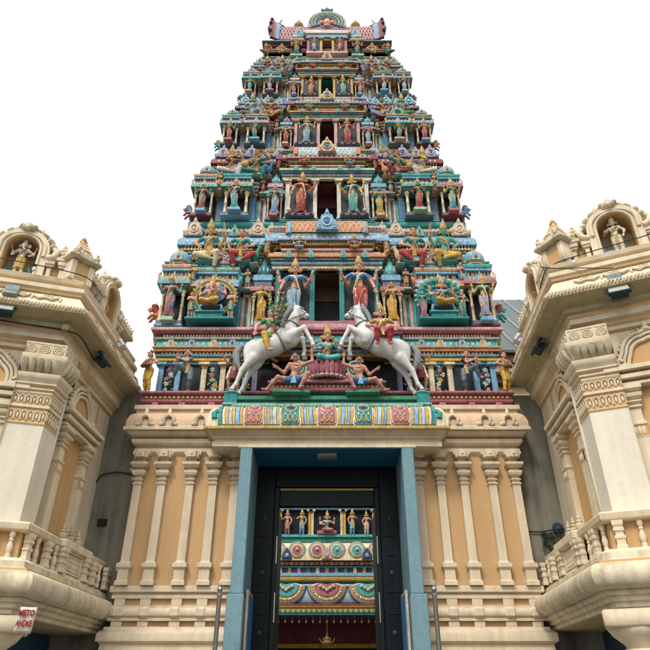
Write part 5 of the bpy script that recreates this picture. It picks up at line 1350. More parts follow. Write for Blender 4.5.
        statue('goddess_raised' if k % 2 else 'maiden', 'statue on the outer %s side of the %s storey, turned sideways' % (side_word[sx], tn_), (sx * 3.66 * s, yf + .62 * s, zz(.03)), fh * .92, sx * PI / 2.2, rnd.choice(['skin_pink', 'skin_tan', 'skin_gold']), rnd.choice(['orange', 'turquoise', 'red', 'blue', 'yellow']), rnd.choice(['teal', 'red', 'gold']), mirror=sx > 0)
        c3 = rnd.choice(['turquoise', 'skyblue', 'orange', 'palegreen', 'red']); c4 = rnd.choice(['teal', 'yellow', 'pink', 'blue'])
        statue('lotus_seated', 'tiny seated statue above the %s storey doorway, %s of the gable ornament' % (tn_, side_word[sx]), (sx * .62 * s, yc - .14 * s, zz(.645)), .46 * s + .1, 0, rnd.choice(['skin_pink', 'skin_tan', 'skin_gold']), c3, c4, mirror=sx > 0, lean=.2)
        statue('attendant', 'small standing figure between the %s shrine roofs of the %s storey' % (side_word[sx], tn_), (sx * 2.90 * s, ys - .18 * s, zz(.34)), .50 * s + .06, 0, rnd.choice(['skin_pink', 'skin_rose', 'skin_gold']), c4, c3, mirror=sx > 0, lean=.2)
        m = MB(); m.box(sx * 2.90 * s - .1 * s, sx * 2.90 * s + .1 * s, ys - .28 * s, yr + .05, zz(.325), zz(.342), C['peach'], t=.01); pbuild(m, 'figure_ledge', TOWER)
        statue('attendant', 'small standing figure over the shrine beside the %s storey doorway, %s side' % (tn_, side_word[sx]), (sx * 1.74 * s, yr - .16 * s, zz(.36)), .46 * s + .06, 0, rnd.choice(['skin_pink', 'skin_tan', 'skin_gold']), c3, c4, mirror=sx < 0, lean=.2)
        m = MB(); m.box(sx * 1.74 * s - .1 * s, sx * 1.74 * s + .1 * s, yr - .25 * s, yr + .05, zz(.345), zz(.362), C['palegreen'], t=.01); pbuild(m, 'figure_ledge', TOWER)
        # lion-like bracket figure facing outward on the corner
        br_ = empty('bracket_beast', 'small rearing painted beast bracket on the %s corner of the %s statue storey' % (side_word[sx], tn_), 'statue', (sx * 3.56 * s, yf + .35, zz(.03)), PI / 2 * (1 - sx) , 'corner bracket beasts')
        if k == 0:
            Sd = SDF(); Sd.ell((.06, 0, .42), (.09, .08, .15), .04, rot=ry(18)); Sd.cone((.08, 0, .5), (.16, 0, .66), .08, .055, .03); Sd.ell((.20, 0, .70), (.075, .055, .06), .03); Sd.cone((.22, 0, .69), (.31, 0, .67), .045, .028, .02); Sd.cone((.22, 0, .66), (.29, 0, .62), .03, .02, .02)
            for sy in (-1, 1):
                Sd.cone((.1, .06 * sy, .5), (.22, .06 * sy, .52), .04, .028, .02); Sd.cone((.22, .06 * sy, .52), (.27, .06 * sy, .44), .028, .03, .02)
                Sd.cone((.02, .06 * sy, .32), (.1, .07 * sy, .17), .06, .035, .03); Sd.cone((.1, .07 * sy, .17), (.03, .07 * sy, .03), .034, .028, .02); Sd.cone((.03, .07 * sy, .03), (.1, .07 * sy, .02), .028, .024, .02)
                Sd.cone((.17, .05 * sy, .74), (.16, .06 * sy, .8), .022, .006, .01)
            v, f = Sd.surf(.014); q = MB(); q.add(v, f.tolist()); BEAST = q.mesh('beast_body', ['skin_tan'], 75) if sx < 0 else BEAST
            q = MB(); q.tube([(-.02, 0, .34), (-.1, 0, .42), (-.08, 0, .55), (-.02, 0, .6)], [.025, .025, .03, .012], 7)
            for i in range(9): q.ell((.12 + .01 * i, .0, .50 + .03 * i), (.075, .085, .03), 8, 5)
            MANE = q.mesh('beast_mane', ['orange'], 60) if sx < 0 else MANE
        br_.scale = (s * 1.15,) * 3
        inst('body', BEAST, br_, None, ['orange', 'pink', 'turquoise', 'maroon'][k] if sx < 0 else ['turquoise', 'skyblue', 'peach', 'pink'][k]); inst('mane_and_tail', MANE, br_, None, ['red', 'skyblue', 'gold', 'teal'][k])

T = SDF(); T.ell((0, 0, .2), (.11, .075, .13), .04, rot=ry(20)); T.cone((.05, 0, .28), (.1, 0, .4), .055, .045, .03); T.ell((.12, 0, .43), (.055, .05, .05), .02); T.cone((.15, 0, .425), (.21, 0, .395), .022, .005, .015); T.cone((-.08, 0, .16), (-.24, 0, .02), .06, .02, .03); T.ell((-.02, -.06, .2), (.08, .025, .1), .015, rot=ry(25)); T.ell((-.02, .06, .2), (.08, .025, .1), .015, rot=ry(25))
for yy in (-.04, .04): T.cone((.02, yy, .1), (.03, yy, .0), .014, .014, .01); T.cone((.03, yy, .01), (.08, yy, .008), .012, .01, .01)
v, f = T.surf(.011); q = MB(); q.add(v, f.tolist()); BIRD = q.mesh('bird_body', ['orange'], 75)
q = MB(); q.ell((.145, -.045, .445), .012, 6, 4); q.ell((.145, .045, .445), .012, 6, 4); q.tube([(.1, 0, .47), (.07, 0, .54), (.02, 0, .56)], [.02, .016, .006], 6); CREST = q.mesh('bird_crest', ['red'], 60)
for k, (z0, h, s, yf, dw, tn_) in enumerate(TIERS):
    for sx in (-1, 1):
        for x, f_, w_ in ((1.62, .535, 'inner ledge'), (3.22, .802, 'outer eave')):
            bd = empty('bird_statue', 'small painted bird statue on the %s %s of the %s storey' % (side_word[sx], w_, tn_), 'bird statue', (sx * x * s * (1 if x < 2 else .9), yf - (.12 if x < 2 else -.02) * s, z0 + f_ * h), 0, 'bird statues on the tower', (sx * s * (.72 if x > 2 else -1), s * (.72 if x > 2 else 1), s * (.72 if x > 2 else 1)))
            inst('body', BIRD, bd, None, rnd.choice(['orange', 'turquoise', 'green', 'blue', 'peach'])); inst('crest', CREST, bd, None, rnd.choice(['red', 'gold', 'teal']))
            if x < 2:
                m = MB(); m.box(sx * x * s - .1 * s, sx * x * s + .1 * s, yf - .18 * s, yf + .3, z0 + (f_ - .012) * h, z0 + f_ * h, C[rnd.choice(['palegreen', 'palepink', 'peach'])], t=.015); pbuild(m, 'bird_ledge', TOWER)
# niche images of the lowest storey: round halo with elephant-headed image; green feathered fan with seated image
z0, h, s, yf = TIERS[0][:4]; ys = yf + .03; fz = z0 + .05 * h
for sx in (-1, 1):
    cx = sx * 2.38; y0 = ys - .44
    m = MB(); m.box(cx - .5, cx + .5, y0 - .1, ys, fz - .06, fz, C['teal'], t=.01); m.box(cx - .26, cx + .26, y0 - .08, ys, fz, fz + .10, C['teal'], t=.01); m.box(cx - .3, cx + .3, y0 - .12, ys, fz + .10, fz + .14, C['turquoise'], t=.01)
    for q in (-1, 1): m.tube([(cx + q * .2, y0 - .05, fz + .14), (cx + q * .23, y0 - .07, fz + .2), (cx + q * .2, y0 - .05, fz + .3)], [.035, .028, .028], 7, C['skyblue'])
    m.box(cx - .22, cx + .22, y0 - .05, ys - .15, fz + .28, fz + .32, C['slate'], t=.01)
    st_ = pbuild(m, 'image_throne', TOWER)
    m = MB(); hz = fz + .62
    if sx < 0:
        m.lathe((0, 0, 0), [(.43, 0), (.45, .03), (.43, .06)], 30, 1, C['black']); m.v[-1][:, [1, 2]] = m.v[-1][:, [2, 1]] ; m.v[-1] += (cx, y0 + .17, hz)
        for r_, cc, t in ((.45, 'gold', .03), (.405, 'green', .022), (.37, 'gold', .022)):
            m.tube([(cx + r_ * math.cos(a), y0 + .15, hz + r_ * math.sin(a)) for a in np.arange(0, 2 * PI, PI / 16)], t, 7, C[cc], True)
        for i in range(30):
            a = i * 2 * PI / 30; m.ell((cx + .49 * math.cos(a), y0 + .15, hz + .49 * math.sin(a)), .028, 7, 5, C['gold' if i % 2 else 'beige'])
        m.lathe((0, 0, 0), [(.25, 0), (.25, .02)], 20, 1, C['blue']); m.v[-1][:, [1, 2]] = m.v[-1][:, [2, 1]]; m.v[-1] += (cx, y0 + .13, hz + .1)
        pbuild(m, 'round_halo', st_, 60)
        statue('elephant_headed', 'seated elephant-headed statue with yellow garment inside a round gold halo', (cx, y0, fz + .32), 1.08, 0, 'skin_pink', 'yellow', 'gold', crown='gold')
    else:
        for ring, n_, rr_ in ((.40, 15, .095), (.26, 9, .085)):
            for i in range(n_):
                a = -.35 + (PI + .7) * i / (n_ - 1)
                m.ell((cx + ring * math.cos(a), y0 + .15, hz + ring * math.sin(a)), (rr_, .05, rr_), 10, 6, C['teal']); m.ell((cx + ring * math.cos(a), y0 + .105, hz + ring * math.sin(a)), (rr_ * .45, .03, rr_ * .45), 8, 5, C['green'])
        for i in range(17):
            a = -.4 + (PI + .8) * i / 16; m.ell((cx + .505 * math.cos(a), y0 + .16, hz + .505 * math.sin(a)), (.045, .03, .045), 8, 5, C['palegreen'])
        m.box(cx - .2, cx + .2, y0 + .14, y0 + .2, hz - .3, hz + .3, C['teal'])
        pbuild(m, 'feather_fan', st_, 60)
        statue('lotus_seated', 'seated four-armed statue in yellow before a green peacock-feather fan', (cx, y0, fz + .32), 1.08, 0, 'skin_pink', 'yellow', 'blue', crown='gold')
    for q, w in ((-1, 'left'), (1, 'right')):
        statue('attendant' if sx < 0 else 'maiden', 'small attendant statue at the %s of the %s' % (w, 'round gold halo' if sx < 0 else 'green feather fan'), (cx + q * .41, y0 - .02, fz), .62, 0, 'skin_pink' if sx < 0 else 'skin_blue' if q < 0 else 'skin_pink', 'teal' if (sx < 0 or q > 0) else 'pink', 'teal', mirror=q > 0, crown='gold')

# ------------------------------------------------------------------ top storey and barrel crown
m = MB(); Pt = rectplan(2.0, 1.82, 2.78)
bands(m, Pt, [(18.9, 19.0, .06, 'teal', 'flat'), (19.0, 19.06, .1, 'palegreen', 'cup'), (19.06, 19.4, -.02, 'brown', 'flat'), (19.4, 19.46, .03, 'pink', 'flat'), (19.46, 19.52, .06, 'gold', 'flat')])
m.box(-1.98, 1.98, 1.84, 2.76, 18.9, 19.92, C['brown'])
tw = pbuild(m, 'top_storey', TOWER)
m = MB(); bands(m, rectplan(1.95, 1.78, 2.82), [(19.66, 19.72, .04, 'pink', 'flat'), (19.72, 19.84, .16, 'slate', 'eave'), (19.84, 19.92, .06, 'palegreen', 'flat')])
m.box(-1.93, 1.93, 1.8, 2.8, 19.7, 19.92, C['slate']); pbuild(m, 'crown_eave', tw)
m = MB()
for sx in (-1, 1): m.box(min(sx * .16, sx * .62), max(sx * .16, sx * .62), 1.6, 2.0, 19.0, 19.75, C['darkpanel'])
m.box(-.62, .62, 1.6, 2.0, 19.72, 19.8, C['gold']); m.box(-.66, .66, 1.54, 2.0, 19.8, 19.95, C['skyblue'], t=.02); m.box(-.7, .7, 1.5, 2.0, 19.95, 20.05, C['ivory'], t=.02); m.box(-.66, .66, 1.5, 1.9, 18.92, 19.05, C['palepink'], t=.015)
m.box(-.16, .16, 1.82, 1.835, 19.05, 19.75, C['maroon'])
tb = pbuild(m, 'centre_bay', tw)
for sx in (-1, 1):
    o = pbuild(small_pil(.08, 19.05, 19.75, 'gold'), 'pilaster', tb); o.location = (sx * .19, 1.6, 0)
    o = pbuild(small_pil(.08, 19.05, 19.75, 'pink'), 'pilaster', tb); o.location = (sx * .6, 1.6, 0)
    statue('goddess_raised', 'small statue in %s %s of the topmost doorway under the barrel crown' % ('blue' if sx < 0 else 'orange', side_word[sx]), (sx * .4, 1.52, 19.06), .56, 0, 'skin_pink', 'skyblue' if sx < 0 else 'orange', 'skyblue' if sx < 0 else 'pink', mirror=sx > 0)
    statue('goddess_four', 'upright statue in %s on the %s shrine below the barrel crown' % ('green' if sx < 0 else 'teal', side_word[sx]), (sx * .98, 1.66, 19.05), .66, 0, 'skin_pink', 'green' if sx < 0 else 'teal', 'gold', mirror=sx > 0)
    m = MB(); m.box(sx * .98 - .2, sx * .98 + .2, 1.6, 1.86, 18.95, 19.05, C['palegreen'], t=.01); m.box(sx * .98 - .18, sx * .98 + .18, 1.76, 1.86, 19.05, 19.75, C['black']); m.box(sx * .98 - .24, sx * .98 + .24, 1.6, 1.9, 19.75, 19.85, C['peach'], t=.02); m.ell((sx * .98, 1.66, 19.93), (.2, .1, .12), 10, 6, C['palegreen']); pbuild(m, 'shrine', tw)
    statue('sword_sitter', 'seated statue in peach at the %s side of the top storey' % side_word[sx], (sx * 1.45, 1.66, 19.16), .72, 0, 'skin_gold', 'peach', 'peach', mirror=sx > 0)
    statue('flute_player', 'seated statue with %s garment on the %s outer corner of the top storey' % ('pink' if sx < 0 else 'teal', side_word[sx]), (sx * 1.95, 1.66, 19.12), .72, 0, 'skin_pink', 'pink' if sx < 0 else 'teal', 'gold', mirror=sx > 0)
m = MB(); lattice_barrel(m, 1.58, .60, (0, 2.3, 19.9), 'maroon', 'palepink', 30, 2.2, 5)
crn = pbuild(m, 'barrel_crown', TOWER, 50)
m = MB()
for i in range(23): m.lathe((-1.5 + 3.0 * i / 22, 2.3, 21.2), [(.03, 0), (.045, .04), (.015, .07), (.0, .1)], 6, 1, C['beige'])
pbuild(m, 'ridge_beads', crn, stuff=True)
for sx in (-1, 1):      # horseshoe gable ends rising to a horned beast head
    m = MB()
    for q, cc in ((0, 'skyblue'), (1, 'skyblue'), (2, 'pink'), (3, 'brown'), (4, 'maroon')):
        m.tube([(sx * (1.60 + .055 * q), 2.3 - (.63 + .02 * q) * math.cos(a), 19.92 + (1.36 + .05 * q) * math.sin(a)) for a in np.arange(-.05, PI + .06, PI / 14)], .05, 7, C[cc])
    for i in range(9): # scale plates of the outer edge
        a = PI * (i + .5) / 9; m.ell((sx * 1.86, 2.3 - .76 * math.cos(a), 19.92 + 1.62 * math.sin(a)), (.07, .09, .09), 8, 6, C['brown' if i % 2 else 'maroon'])
    m.lathe((0, 0, 0), [(.6, 0), (.6, .05)], 20, 2.2, C['blue']); m.v[-1] = m.v[-1][:, [2, 0, 1]]; m.v[-1] += (sx * 1.66, 2.3, 19.92); 
    m.v[-1][:, 2] = np.maximum(m.v[-1][:, 2], 19.92)
    pbuild(m, 'gable_end', crn, 60)
    S = SDF(); S.cone((1.78, 2.3, 20.9), (1.80, 2.3, 21.15), .14, .10, .05); S.ell((1.72, 2.3, 21.2), (.14, .1, .09), .04); S.cone((1.70, 2.3, 21.2), (1.50, 2.3, 21.16), .07, .035, .04)
    S.cone((1.80, 2.3, 21.2), (1.86, 2.3, 21.42), .05, .012, .03); S.cone((1.88, 2.3, 20.9), (1.98, 2.3, 21.2), .1, .06, .04)
    v, f = S.surf(.02); v[:, 0] *= sx; v[:, 2] += .42; q = MB(); q.add(v, f.tolist()); q.build('beast_head', 'skyblue', crn, 70)
    m = MB(); m.M = rotz(0, (0, 0, .42)); m.tube([(sx * 1.66, 2.26, 21.22), (sx * 1.62, 2.26, 21.38), (sx * 1.54, 2.26, 21.46)], [.05, .035, .01], 7, C['gold']); m.tube([(sx * 1.95, 2.3, 20.7), (sx * 2.0, 2.3, 21.05), (sx * 1.93, 2.3, 21.4)], [.07, .08, .03], 8, C['brown']); pbuild(m, 'horn', crn, 60)
for x in (-.98, -.38, .38, .98):
    m = MB(); finial(m, (x, 2.2, 21.18), .68, 'gold'); pbuild(m, 'golden_finial', crn, 60)
# great round gable in the centre of the crown
m = MB(); yg = 1.60; gz = 20.62
m.prism(arc(0, gz, .64, -25, 205, 26), yg, yg + .3, C['skyblue'], bev=.02)
for r_, cc, t in ((.60, 'paleblue', .04), (.5, 'beige', .05), (.40, 'turquoise', .05), (.30, 'pink', .04)):
    m.tube([(r_ * math.cos(R(a)), yg - .02, gz + r_ * math.sin(R(a))) for a in range(-25, 206, 10)], t, 7, C[cc])
for i in range(23):
    a = R(-20 + i * 220 / 22); m.ell((.50 * math.cos(a), yg - .05, gz + .50 * math.sin(a)), (.05, .03, .05), 7, 5, C['peach' if i % 2 else 'gold'])
m.prism(arc(0, gz, .27, 0, 360, 24)[:-1], yg - .03, yg + .1, C['beige']); m.ell((0, yg - .06, gz), (.15, .07, .17), 12, 8, C['peach'])
for q in (-1, 1): m.ell((q * .1, yg - .08, gz + .1), (.06, .04, .06), 9, 6, C['black']); m.ell((q * .17, yg - .05, gz - .05), (.07, .05, .09), 9, 6, C['pink'])
m.ell((0, yg - .05, gz - .18), (.13, .06, .08), 10, 6, C['palepink'])
m.box(-.72, .72, yg - .02, yg + .35, 20.2, 20.36, C['pink'], t=.02); m.box(-.78, .78, yg - .06, yg + .4, 20.05, 20.2, C['ivory'], t=.02)
m.ell((0, yg, gz + .72), (.16, .08, .1), 10, 6, C['slate']); finial(m, (0, yg + .05, gz + .74), .32, 'slate')
for q in (-1, 1): m.tube([(q * .05, yg, gz + .66), (q * .18, yg - .03, gz + .72), (q * .16, yg - .03, gz + .84)], [.05, .04, .015], 7, C['slate'])
pbuild(m, 'round_gable', crn, 60)
kq = kudu_mesh('arch_ornament', .36, .5, 'skyblue', 'paleblue', 'lavender')
for sx in (-1, 1): inst('arch_ornament', kq, crn, rotz(0, (sx * .92, 1.68, 19.95)))

# ------------------------------------------------------------------ figures of the dancers' storey, horses and central group
dz = 6.505
for sx in (-1, 1):
    w = side_word[sx]
    statue('drummer', 'yellow-robed statue at the outer %s corner beside the flower panels' % w, (sx * 3.40, .02, dz), .86, -sx * -.35, 'skin_tan', 'yellow', 'gold', prop='brown', mirror=sx > 0)
    statue('dancer', 'dancing statue with one leg raised between the %s flower panels' % w, (sx * 2.70, .05, dz), .92, 0, 'skin_pink', 'slate', 'teal' if sx < 0 else 'black', mirror=sx > 0)
    statue('skirt_dancer', 'dancing statue with flared maroon skirt behind the tail of the %s horse' % w, (sx * 1.76, .0, dz), .92, 0, 'skin_tan', 'cream', 'maroon', mirror=sx < 0, crown='gold')
    hr = empty('horse_statue', 'rearing pale grey horse statue on the %s, facing the centre' % w, 'horse statue', (sx * .98, -.30, 6.28), 0, 'rearing horse statues', (-sx, 1, 1))
    for pn, me in HORSE: inst(pn, me, hr)
    if sx < 0:
        statue('rider', 'rider in green and yellow, wrapped in leafy sprigs, on the left horse', (-1.10, -.36, 7.42), 1.34, .0, 'skin_pink', 'yellow', 'green', crown='green', sash='green')
    else:
        statue('rider_crowned', 'crowned rider statue in red and gold seated on the right horse', (1.06, -.44, 7.42), 1.2, 0, 'skin_pink', 'red', 'gold', crown='gold', sash='cream')
    pdz = MB(); pdz.box(-.32, .32, -.15, .15, 0, .06, C['green'], t=.012)
    sp = statue('supporter', 'crouching bare-chested statue in blue loincloth holding up the %s horse' % w, (sx * .64, -.52, 6.235), 1.12, 0, 'skin_rose', 'blue', 'blue', sash='skyblue', mirror=sx > 0, jewel='skin_rose', lean=0)
    o = pbuild(pdz, 'pedestal', sp); o.scale = (1 / 1.12,) * 3; o.location = (0, 0, -.055)
statue('lotus_seated', 'seated four-armed crowned statue in turquoise on the pink lotus throne', (0, -.14, 7.03), 1.22, 0, 'skin_pink', 'turquoise', 'turquoise', crown='gold')
# leafy sprigs around the left rider
rr = random.Random(5)
lv = MB()
for i in range(8):
    a0 = np.array([-.98 + rr.uniform(-.08, .1), -.62 + rr.uniform(-.06, .06), 7.7]); tp = a0 + np.array([rr.uniform(-.12, .2), rr.uniform(-.1, .06), rr.uniform(.25, .8)])
    pts = [a0, (a0 + tp) / 2 + [rr.uniform(-.05, .05), -.03, 0], tp]; lv.tube(pts, [.008, .006, .003], 5, C['brown'])
    for j in range(20):
        t = rr.random(); p = a0 * (1 - t) + tp * t + np.array([rr.gauss(0, .06), rr.gauss(0, .05), rr.gauss(0, .04)])
        d = np.array([rr.gauss(0, 1), rr.gauss(0, .6), rr.gauss(.2, .8)]); d /= np.linalg.norm(d); u = np.cross(d, [0.3, 1, .2]); u /= np.linalg.norm(u); L = rr.uniform(.04, .1)
        lv.add([p, p + d * L * .5 + u * L * .2, p + d * L, p + d * L * .5 - u * L * .2], [[0, 1, 2, 3]], C[rr.choice(['leaf', 'leaf', 'green', 'palegreen', 'gold'])])
tag(pbuild(lv, 'leafy_sprigs'), 'green leafy sprigs tied around the rider of the left horse', 'foliage')
# ------------------------------------------------------------------ side pavilions
def pavilion(side):
    w = side_word[side]
    if side < 0: V, d1, d2, L2, kz = np.array((-3.72, -2.6)), np.array((-.96, -.28)), np.array((.04, 1.)), 2.84, 1.0
    else: V, d1, d2, L2, kz = np.array((3.31, -2.85)), np.array((.917, -.40)), np.array((.07, 1.)), 2.98, 1.016
    d1 = d1 / np.linalg.norm(d1); d2 = d2 / np.linalg.norm(d2)
    A = V + d1 * 2.44; d0 = d2 - 2 * (d2 @ d1) * d1; B = V + d2 * L2; F = A + d0 * 2.84
    plan = [tuple(F), tuple(A), tuple(V), tuple(B)]
    if side > 0: plan = plan[::-1]
    c0 = (F + A + V + B) / 4
    ROOT = empty('temple_pavilion', 'ornate cream temple pavilion with deep eaves and statue niches on the %s' % w, 'pavilion', (c0[0], c0[1], 0), 0, 'side pavilions')
    Z = lambda z: z * kz
    S = lambda prof: [(p[0], Z(p[1])) + tuple(p[2:]) for p in prof]
    wh, tn, st, so = C['pav_white'], C['pav_tan'], C['pav_stone'], C['pav_soffit']
    def part(mb, name, parent=ROOT, ang=40, stuff=False):
        return pbuild(mb, name, parent, ang, stuff, world=(parent is ROOT))
    vA = (lambda P, a, b: None)
    def mitre(a, b):
        n1, n2 = np.array([a[1], -a[0]]), np.array([b[1], -b[0]]); return (n1 + n2) / (1 + n1 @ n2)
    if side < 0: mv = mitre(-d1, d2); ma = mitre(-d0, -d1)
    else: mv = mitre(-d2, d1); ma = mitre(d1, d0)
    # lower wall, moulded balcony, balustrade
    m = MB(); m.sweep(plan, S([(-.75, 0, C['navy']), (-.75, 2.42, C['navy'])]), False); part(m, 'lower_wall')  # dark navy puts the shade under the balcony into the wall colour
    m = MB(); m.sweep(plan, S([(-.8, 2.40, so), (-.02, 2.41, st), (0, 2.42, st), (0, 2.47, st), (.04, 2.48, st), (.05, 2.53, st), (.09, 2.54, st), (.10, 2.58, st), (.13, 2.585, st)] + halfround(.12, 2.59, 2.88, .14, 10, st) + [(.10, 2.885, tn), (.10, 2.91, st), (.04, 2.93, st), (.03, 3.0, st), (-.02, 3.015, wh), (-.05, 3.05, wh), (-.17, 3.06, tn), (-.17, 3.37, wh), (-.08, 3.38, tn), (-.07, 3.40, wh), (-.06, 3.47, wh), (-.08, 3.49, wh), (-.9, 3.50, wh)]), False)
    bal = part(m, 'moulded_balcony')
    bm = MB(); bm.lathe((0, 0, 0), [(.05, 0), (.05, .05), (.035, .06), (.05, .09), (.06, .13), (.045, .17), (.03, .2), (.045, .22), (.03, .24), (.05, .27), (.055, .29), (.055, .33)], 10); bal_me = bm.mesh('baluster', ['pav_white'], 50)
    bp = MB(); sqs(bp, [(.085, 0), (.085, .04), (.07, .05), (.07, .11), (.085, .12), (.085, .15), (.065, .16), (.065, .2), (.085, .21), (.085, .24), (.07, .25), (.09, .28), (.09, .33)]); pier_me = bp.mesh('baluster_pier', ['pav_white'])
    Pb = [tuple(np.array(p)) for p in plan]
    pin = [plan[0]] + [tuple(np.array(plan[i]) + (mitre(*((np.array(plan[i]) - np.array(plan[i - 1])) / np.linalg.norm(np.array(plan[i]) - np.array(plan[i - 1])), (np.array(plan[i + 1]) - np.array(plan[i])) / np.linalg.norm(np.array(plan[i + 1]) - np.array(plan[i]))))) * -.14) for i in (1, 2)] + [plan[3]]
    off = Matrix.Translation(-ROOT.location)
    def pin_inst(name, me, M, parent=ROOT):
        o = bpy.data.objects.new(name, me); COL.objects.link(o); o.parent = parent
        if parent is ROOT: o.matrix_parent_inverse = off
        o.matrix_world = Matrix([list(r) for r in M]) if False else Matrix.Identity(4)
        o.matrix_basis = Matrix([list(r) for r in M])
        return o
    i = 0
    for p, a, stp, n in along(pin, .26, False):
        if n[1] > .3 or min(abs((p - q_[0]) @ q_[1]) for q_ in ((V + d2 * 1.56, d2), )) < .5 and abs(n @ d2) < .3: continue
        pin_inst('baluster_pier' if i % 2 == 0 else 'baluster', pier_me if i % 2 == 0 else bal_me, rotz(a, (*(p + n * .005), Z(3.05)), (.72, .65, kz))); i += 1
    # storey wall and entablature
    m = MB(); m.sweep(plan, S([(-.5, 3.49, wh), (-.5, 6.12, wh)]), False); part(m, 'storey_wall')
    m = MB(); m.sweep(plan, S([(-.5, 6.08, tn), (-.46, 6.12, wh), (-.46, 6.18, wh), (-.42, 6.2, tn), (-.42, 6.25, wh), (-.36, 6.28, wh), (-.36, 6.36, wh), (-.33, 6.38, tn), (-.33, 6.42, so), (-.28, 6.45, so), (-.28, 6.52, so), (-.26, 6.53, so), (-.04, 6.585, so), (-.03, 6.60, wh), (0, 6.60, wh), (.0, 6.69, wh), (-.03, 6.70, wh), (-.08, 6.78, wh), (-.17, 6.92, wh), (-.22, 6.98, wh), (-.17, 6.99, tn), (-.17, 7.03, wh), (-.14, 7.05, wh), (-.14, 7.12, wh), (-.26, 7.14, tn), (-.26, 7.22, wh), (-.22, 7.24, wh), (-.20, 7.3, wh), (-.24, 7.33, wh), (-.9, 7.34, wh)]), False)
    ent = part(m, 'eave_and_soffit')
    # egg-and-dart beads on the eave edge
    m = MB()
    for p, a, stp, n in along(plan, .05, False):
        m.M = rotz(a, (*p, Z(6.645 + rnd.uniform(-.006, .006)))); m.ell((0, -.004, 0), (stp * .40, .02, .034), 7, 5, st if rnd.random() < .6 else tn); m.tube([(-stp * .5, -.012, -.035), (0, -.018, .02 * rnd.random()), (stp * .5, -.012, .038)], .007, 4, st)
        m.box(-stp * .5, -stp * .42, -.01, .02, -.045, -.03, wh)
    m.M = None
    part(m, 'eave_beads', ent, 60, True)
    # scroll relief on the sloping frieze
    for p, a, stp, n in along(plan, .42, False):
        if min(np.linalg.norm(p - q) for q in (A, V)) < .27: continue
        m = MB(); m.m = wh
        m.M = rotz(a, (*p, 0)) @ np.array([[1, 0, 0, 0], [0, 1, 0, .115], [0, 0, 1, Z(6.84)], [0, 0, 0, 1]]) @ np.array([[1, 0, 0, 0], [0, .86, .5, 0], [0, -.5, .86, 0], [0, 0, 0, 1.]])
        m.tube([(-.17, -.01, .09), (-.16, -.02, .0), (-.09, -.025, -.06), (0, -.02, -.015), (.09, -.025, -.06), (.16, -.02, 0), (.17, -.01, .09)], [.012, .022, .026, .016, .026, .022, .012], 6)
        m.ell((0, -.01, .05), (.05, .025, .035), 8, 5, tn); m.tube([(-.08, -.01, .09), (-.06, -.02, .02), (0, -.02, .0), (.06, -.02, .02), (.08, -.01, .09)], .012, 5)
        m.ell((.21, -.01, .0), (.02, .02, .085), 7, 5)
        m.M = None
        part(m, 'scroll_relief', ent, 60)
    # faces ---------------------------------------------------------------
    faces = [((A + V) / 2, -d1 if side < 0 else d1, 'front', .82), (V + d2 * 1.56, d2 if side < 0 else -d2, 'inner', .95), (A + d0 * 1.4, -d0 if side < 0 else d0, 'outer', .9)]
    def fm(mid, d, o, z=0):
        n = np.array([d[1], -d[0]]); q = mid + n * o
        return rotz(math.atan2(d[1], d[0]), (q[0], q[1], z), (1, 1, kz))
    col = MB(); col.m = wh
    sqs(col, [(.115, 3.5), (.115, 3.56), (.095, 3.58), (.095, 4.45), (.1, 4.46), (.1, 4.62), (.115, 4.63), (.115, 4.66), (.09, 4.68), (.085, 4.86), (.11, 4.88), (.11, 4.9), (.09, 4.91), (.09, 4.93), (.12, 4.95), (.12, 4.97), (.1, 4.98), (.14, 5.02), (.15, 5.06), (.11, 5.09), (.16, 5.13), (.16, 5.18)])
    for q in (-1, 0, 1): col.ell((.05 * q, -.118, 4.545), (.024, .012, .06), 7, 5)
    col.box(-.1, .1, -.116, -.1, 4.47, 4.61, tn)
    col_me = pmesh(col, 'column')
    fin = MB(); fin.m = st; fin.lathe((0, 0, 0), [(.07, 0), (.085, .03), (.05, .05), (.085, .1), (.09, .14), (.045, .17), (.065, .2), (.03, .23), (.045, .26), (.02, .29), (.025, .32), (.002, .38)], 12); fin_me = pmesh(fin, 'pot_finial', 50)
    for mid, d, fn, _ in faces:
        M = fm(mid, d, -.5)
        m = MB(); m.M = M; m.box(-.34, .34, -.015, .05, 3.5, 5.2, tn); part(m, 'niche_panel')
        for q in (-1, 1):
            m = MB(); m.M = M; m.box(q * .72 - .03, q * .72 + .03, -.012, .03, 3.5, 6.1, tn); part(m, 'wall_strip')
            pin_inst('column', col_me, M @ rotz(0, (q * .44, 0, 0)))
        for q in (-.24, .02, .3):
            pin_inst('pot_finial', fin_me, M @ rotz(0, (q, -.30, 3.5), .8))
        m = MB(); m.M = M
        for z0_, z1_, ww, dd in ((5.18, 5.23, .62, .16), (5.23, 5.27, .58, .12), (5.27, 5.34, .66, .2), (5.34, 5.38, .6, .15), (5.38, 5.45, .7, .24), (5.45, 5.48, .6, .15)):
            m.box(-ww, ww, -dd, .05, z0_, z1_, wh if ww != .58 and ww != .6 else tn, t=.008)
        part(m, 'niche_entablature')
        # scalloped arch
        def scal(r, lob=.03):
            pts = []
            for i in range(41):
                t = i / 40; a = PI * t; rr_ = r * (1 + lob * abs(math.sin(3.5 * a * 1.0)) * 2)
                pts.append((rr_ * math.cos(a), 5.5 + rr_ * 1.18 * math.sin(a)))
            return pts
        m = MB(); m.M = M; m.prism(scal(.30), -.03, .05, tn)
        for r_, t_, dd in ((.32, .032, .05), (.375, .024, .07), (.43, .032, .05)): m.tube([(x, -dd, z) for x, z in scal(r_)], t_, 7, wh)
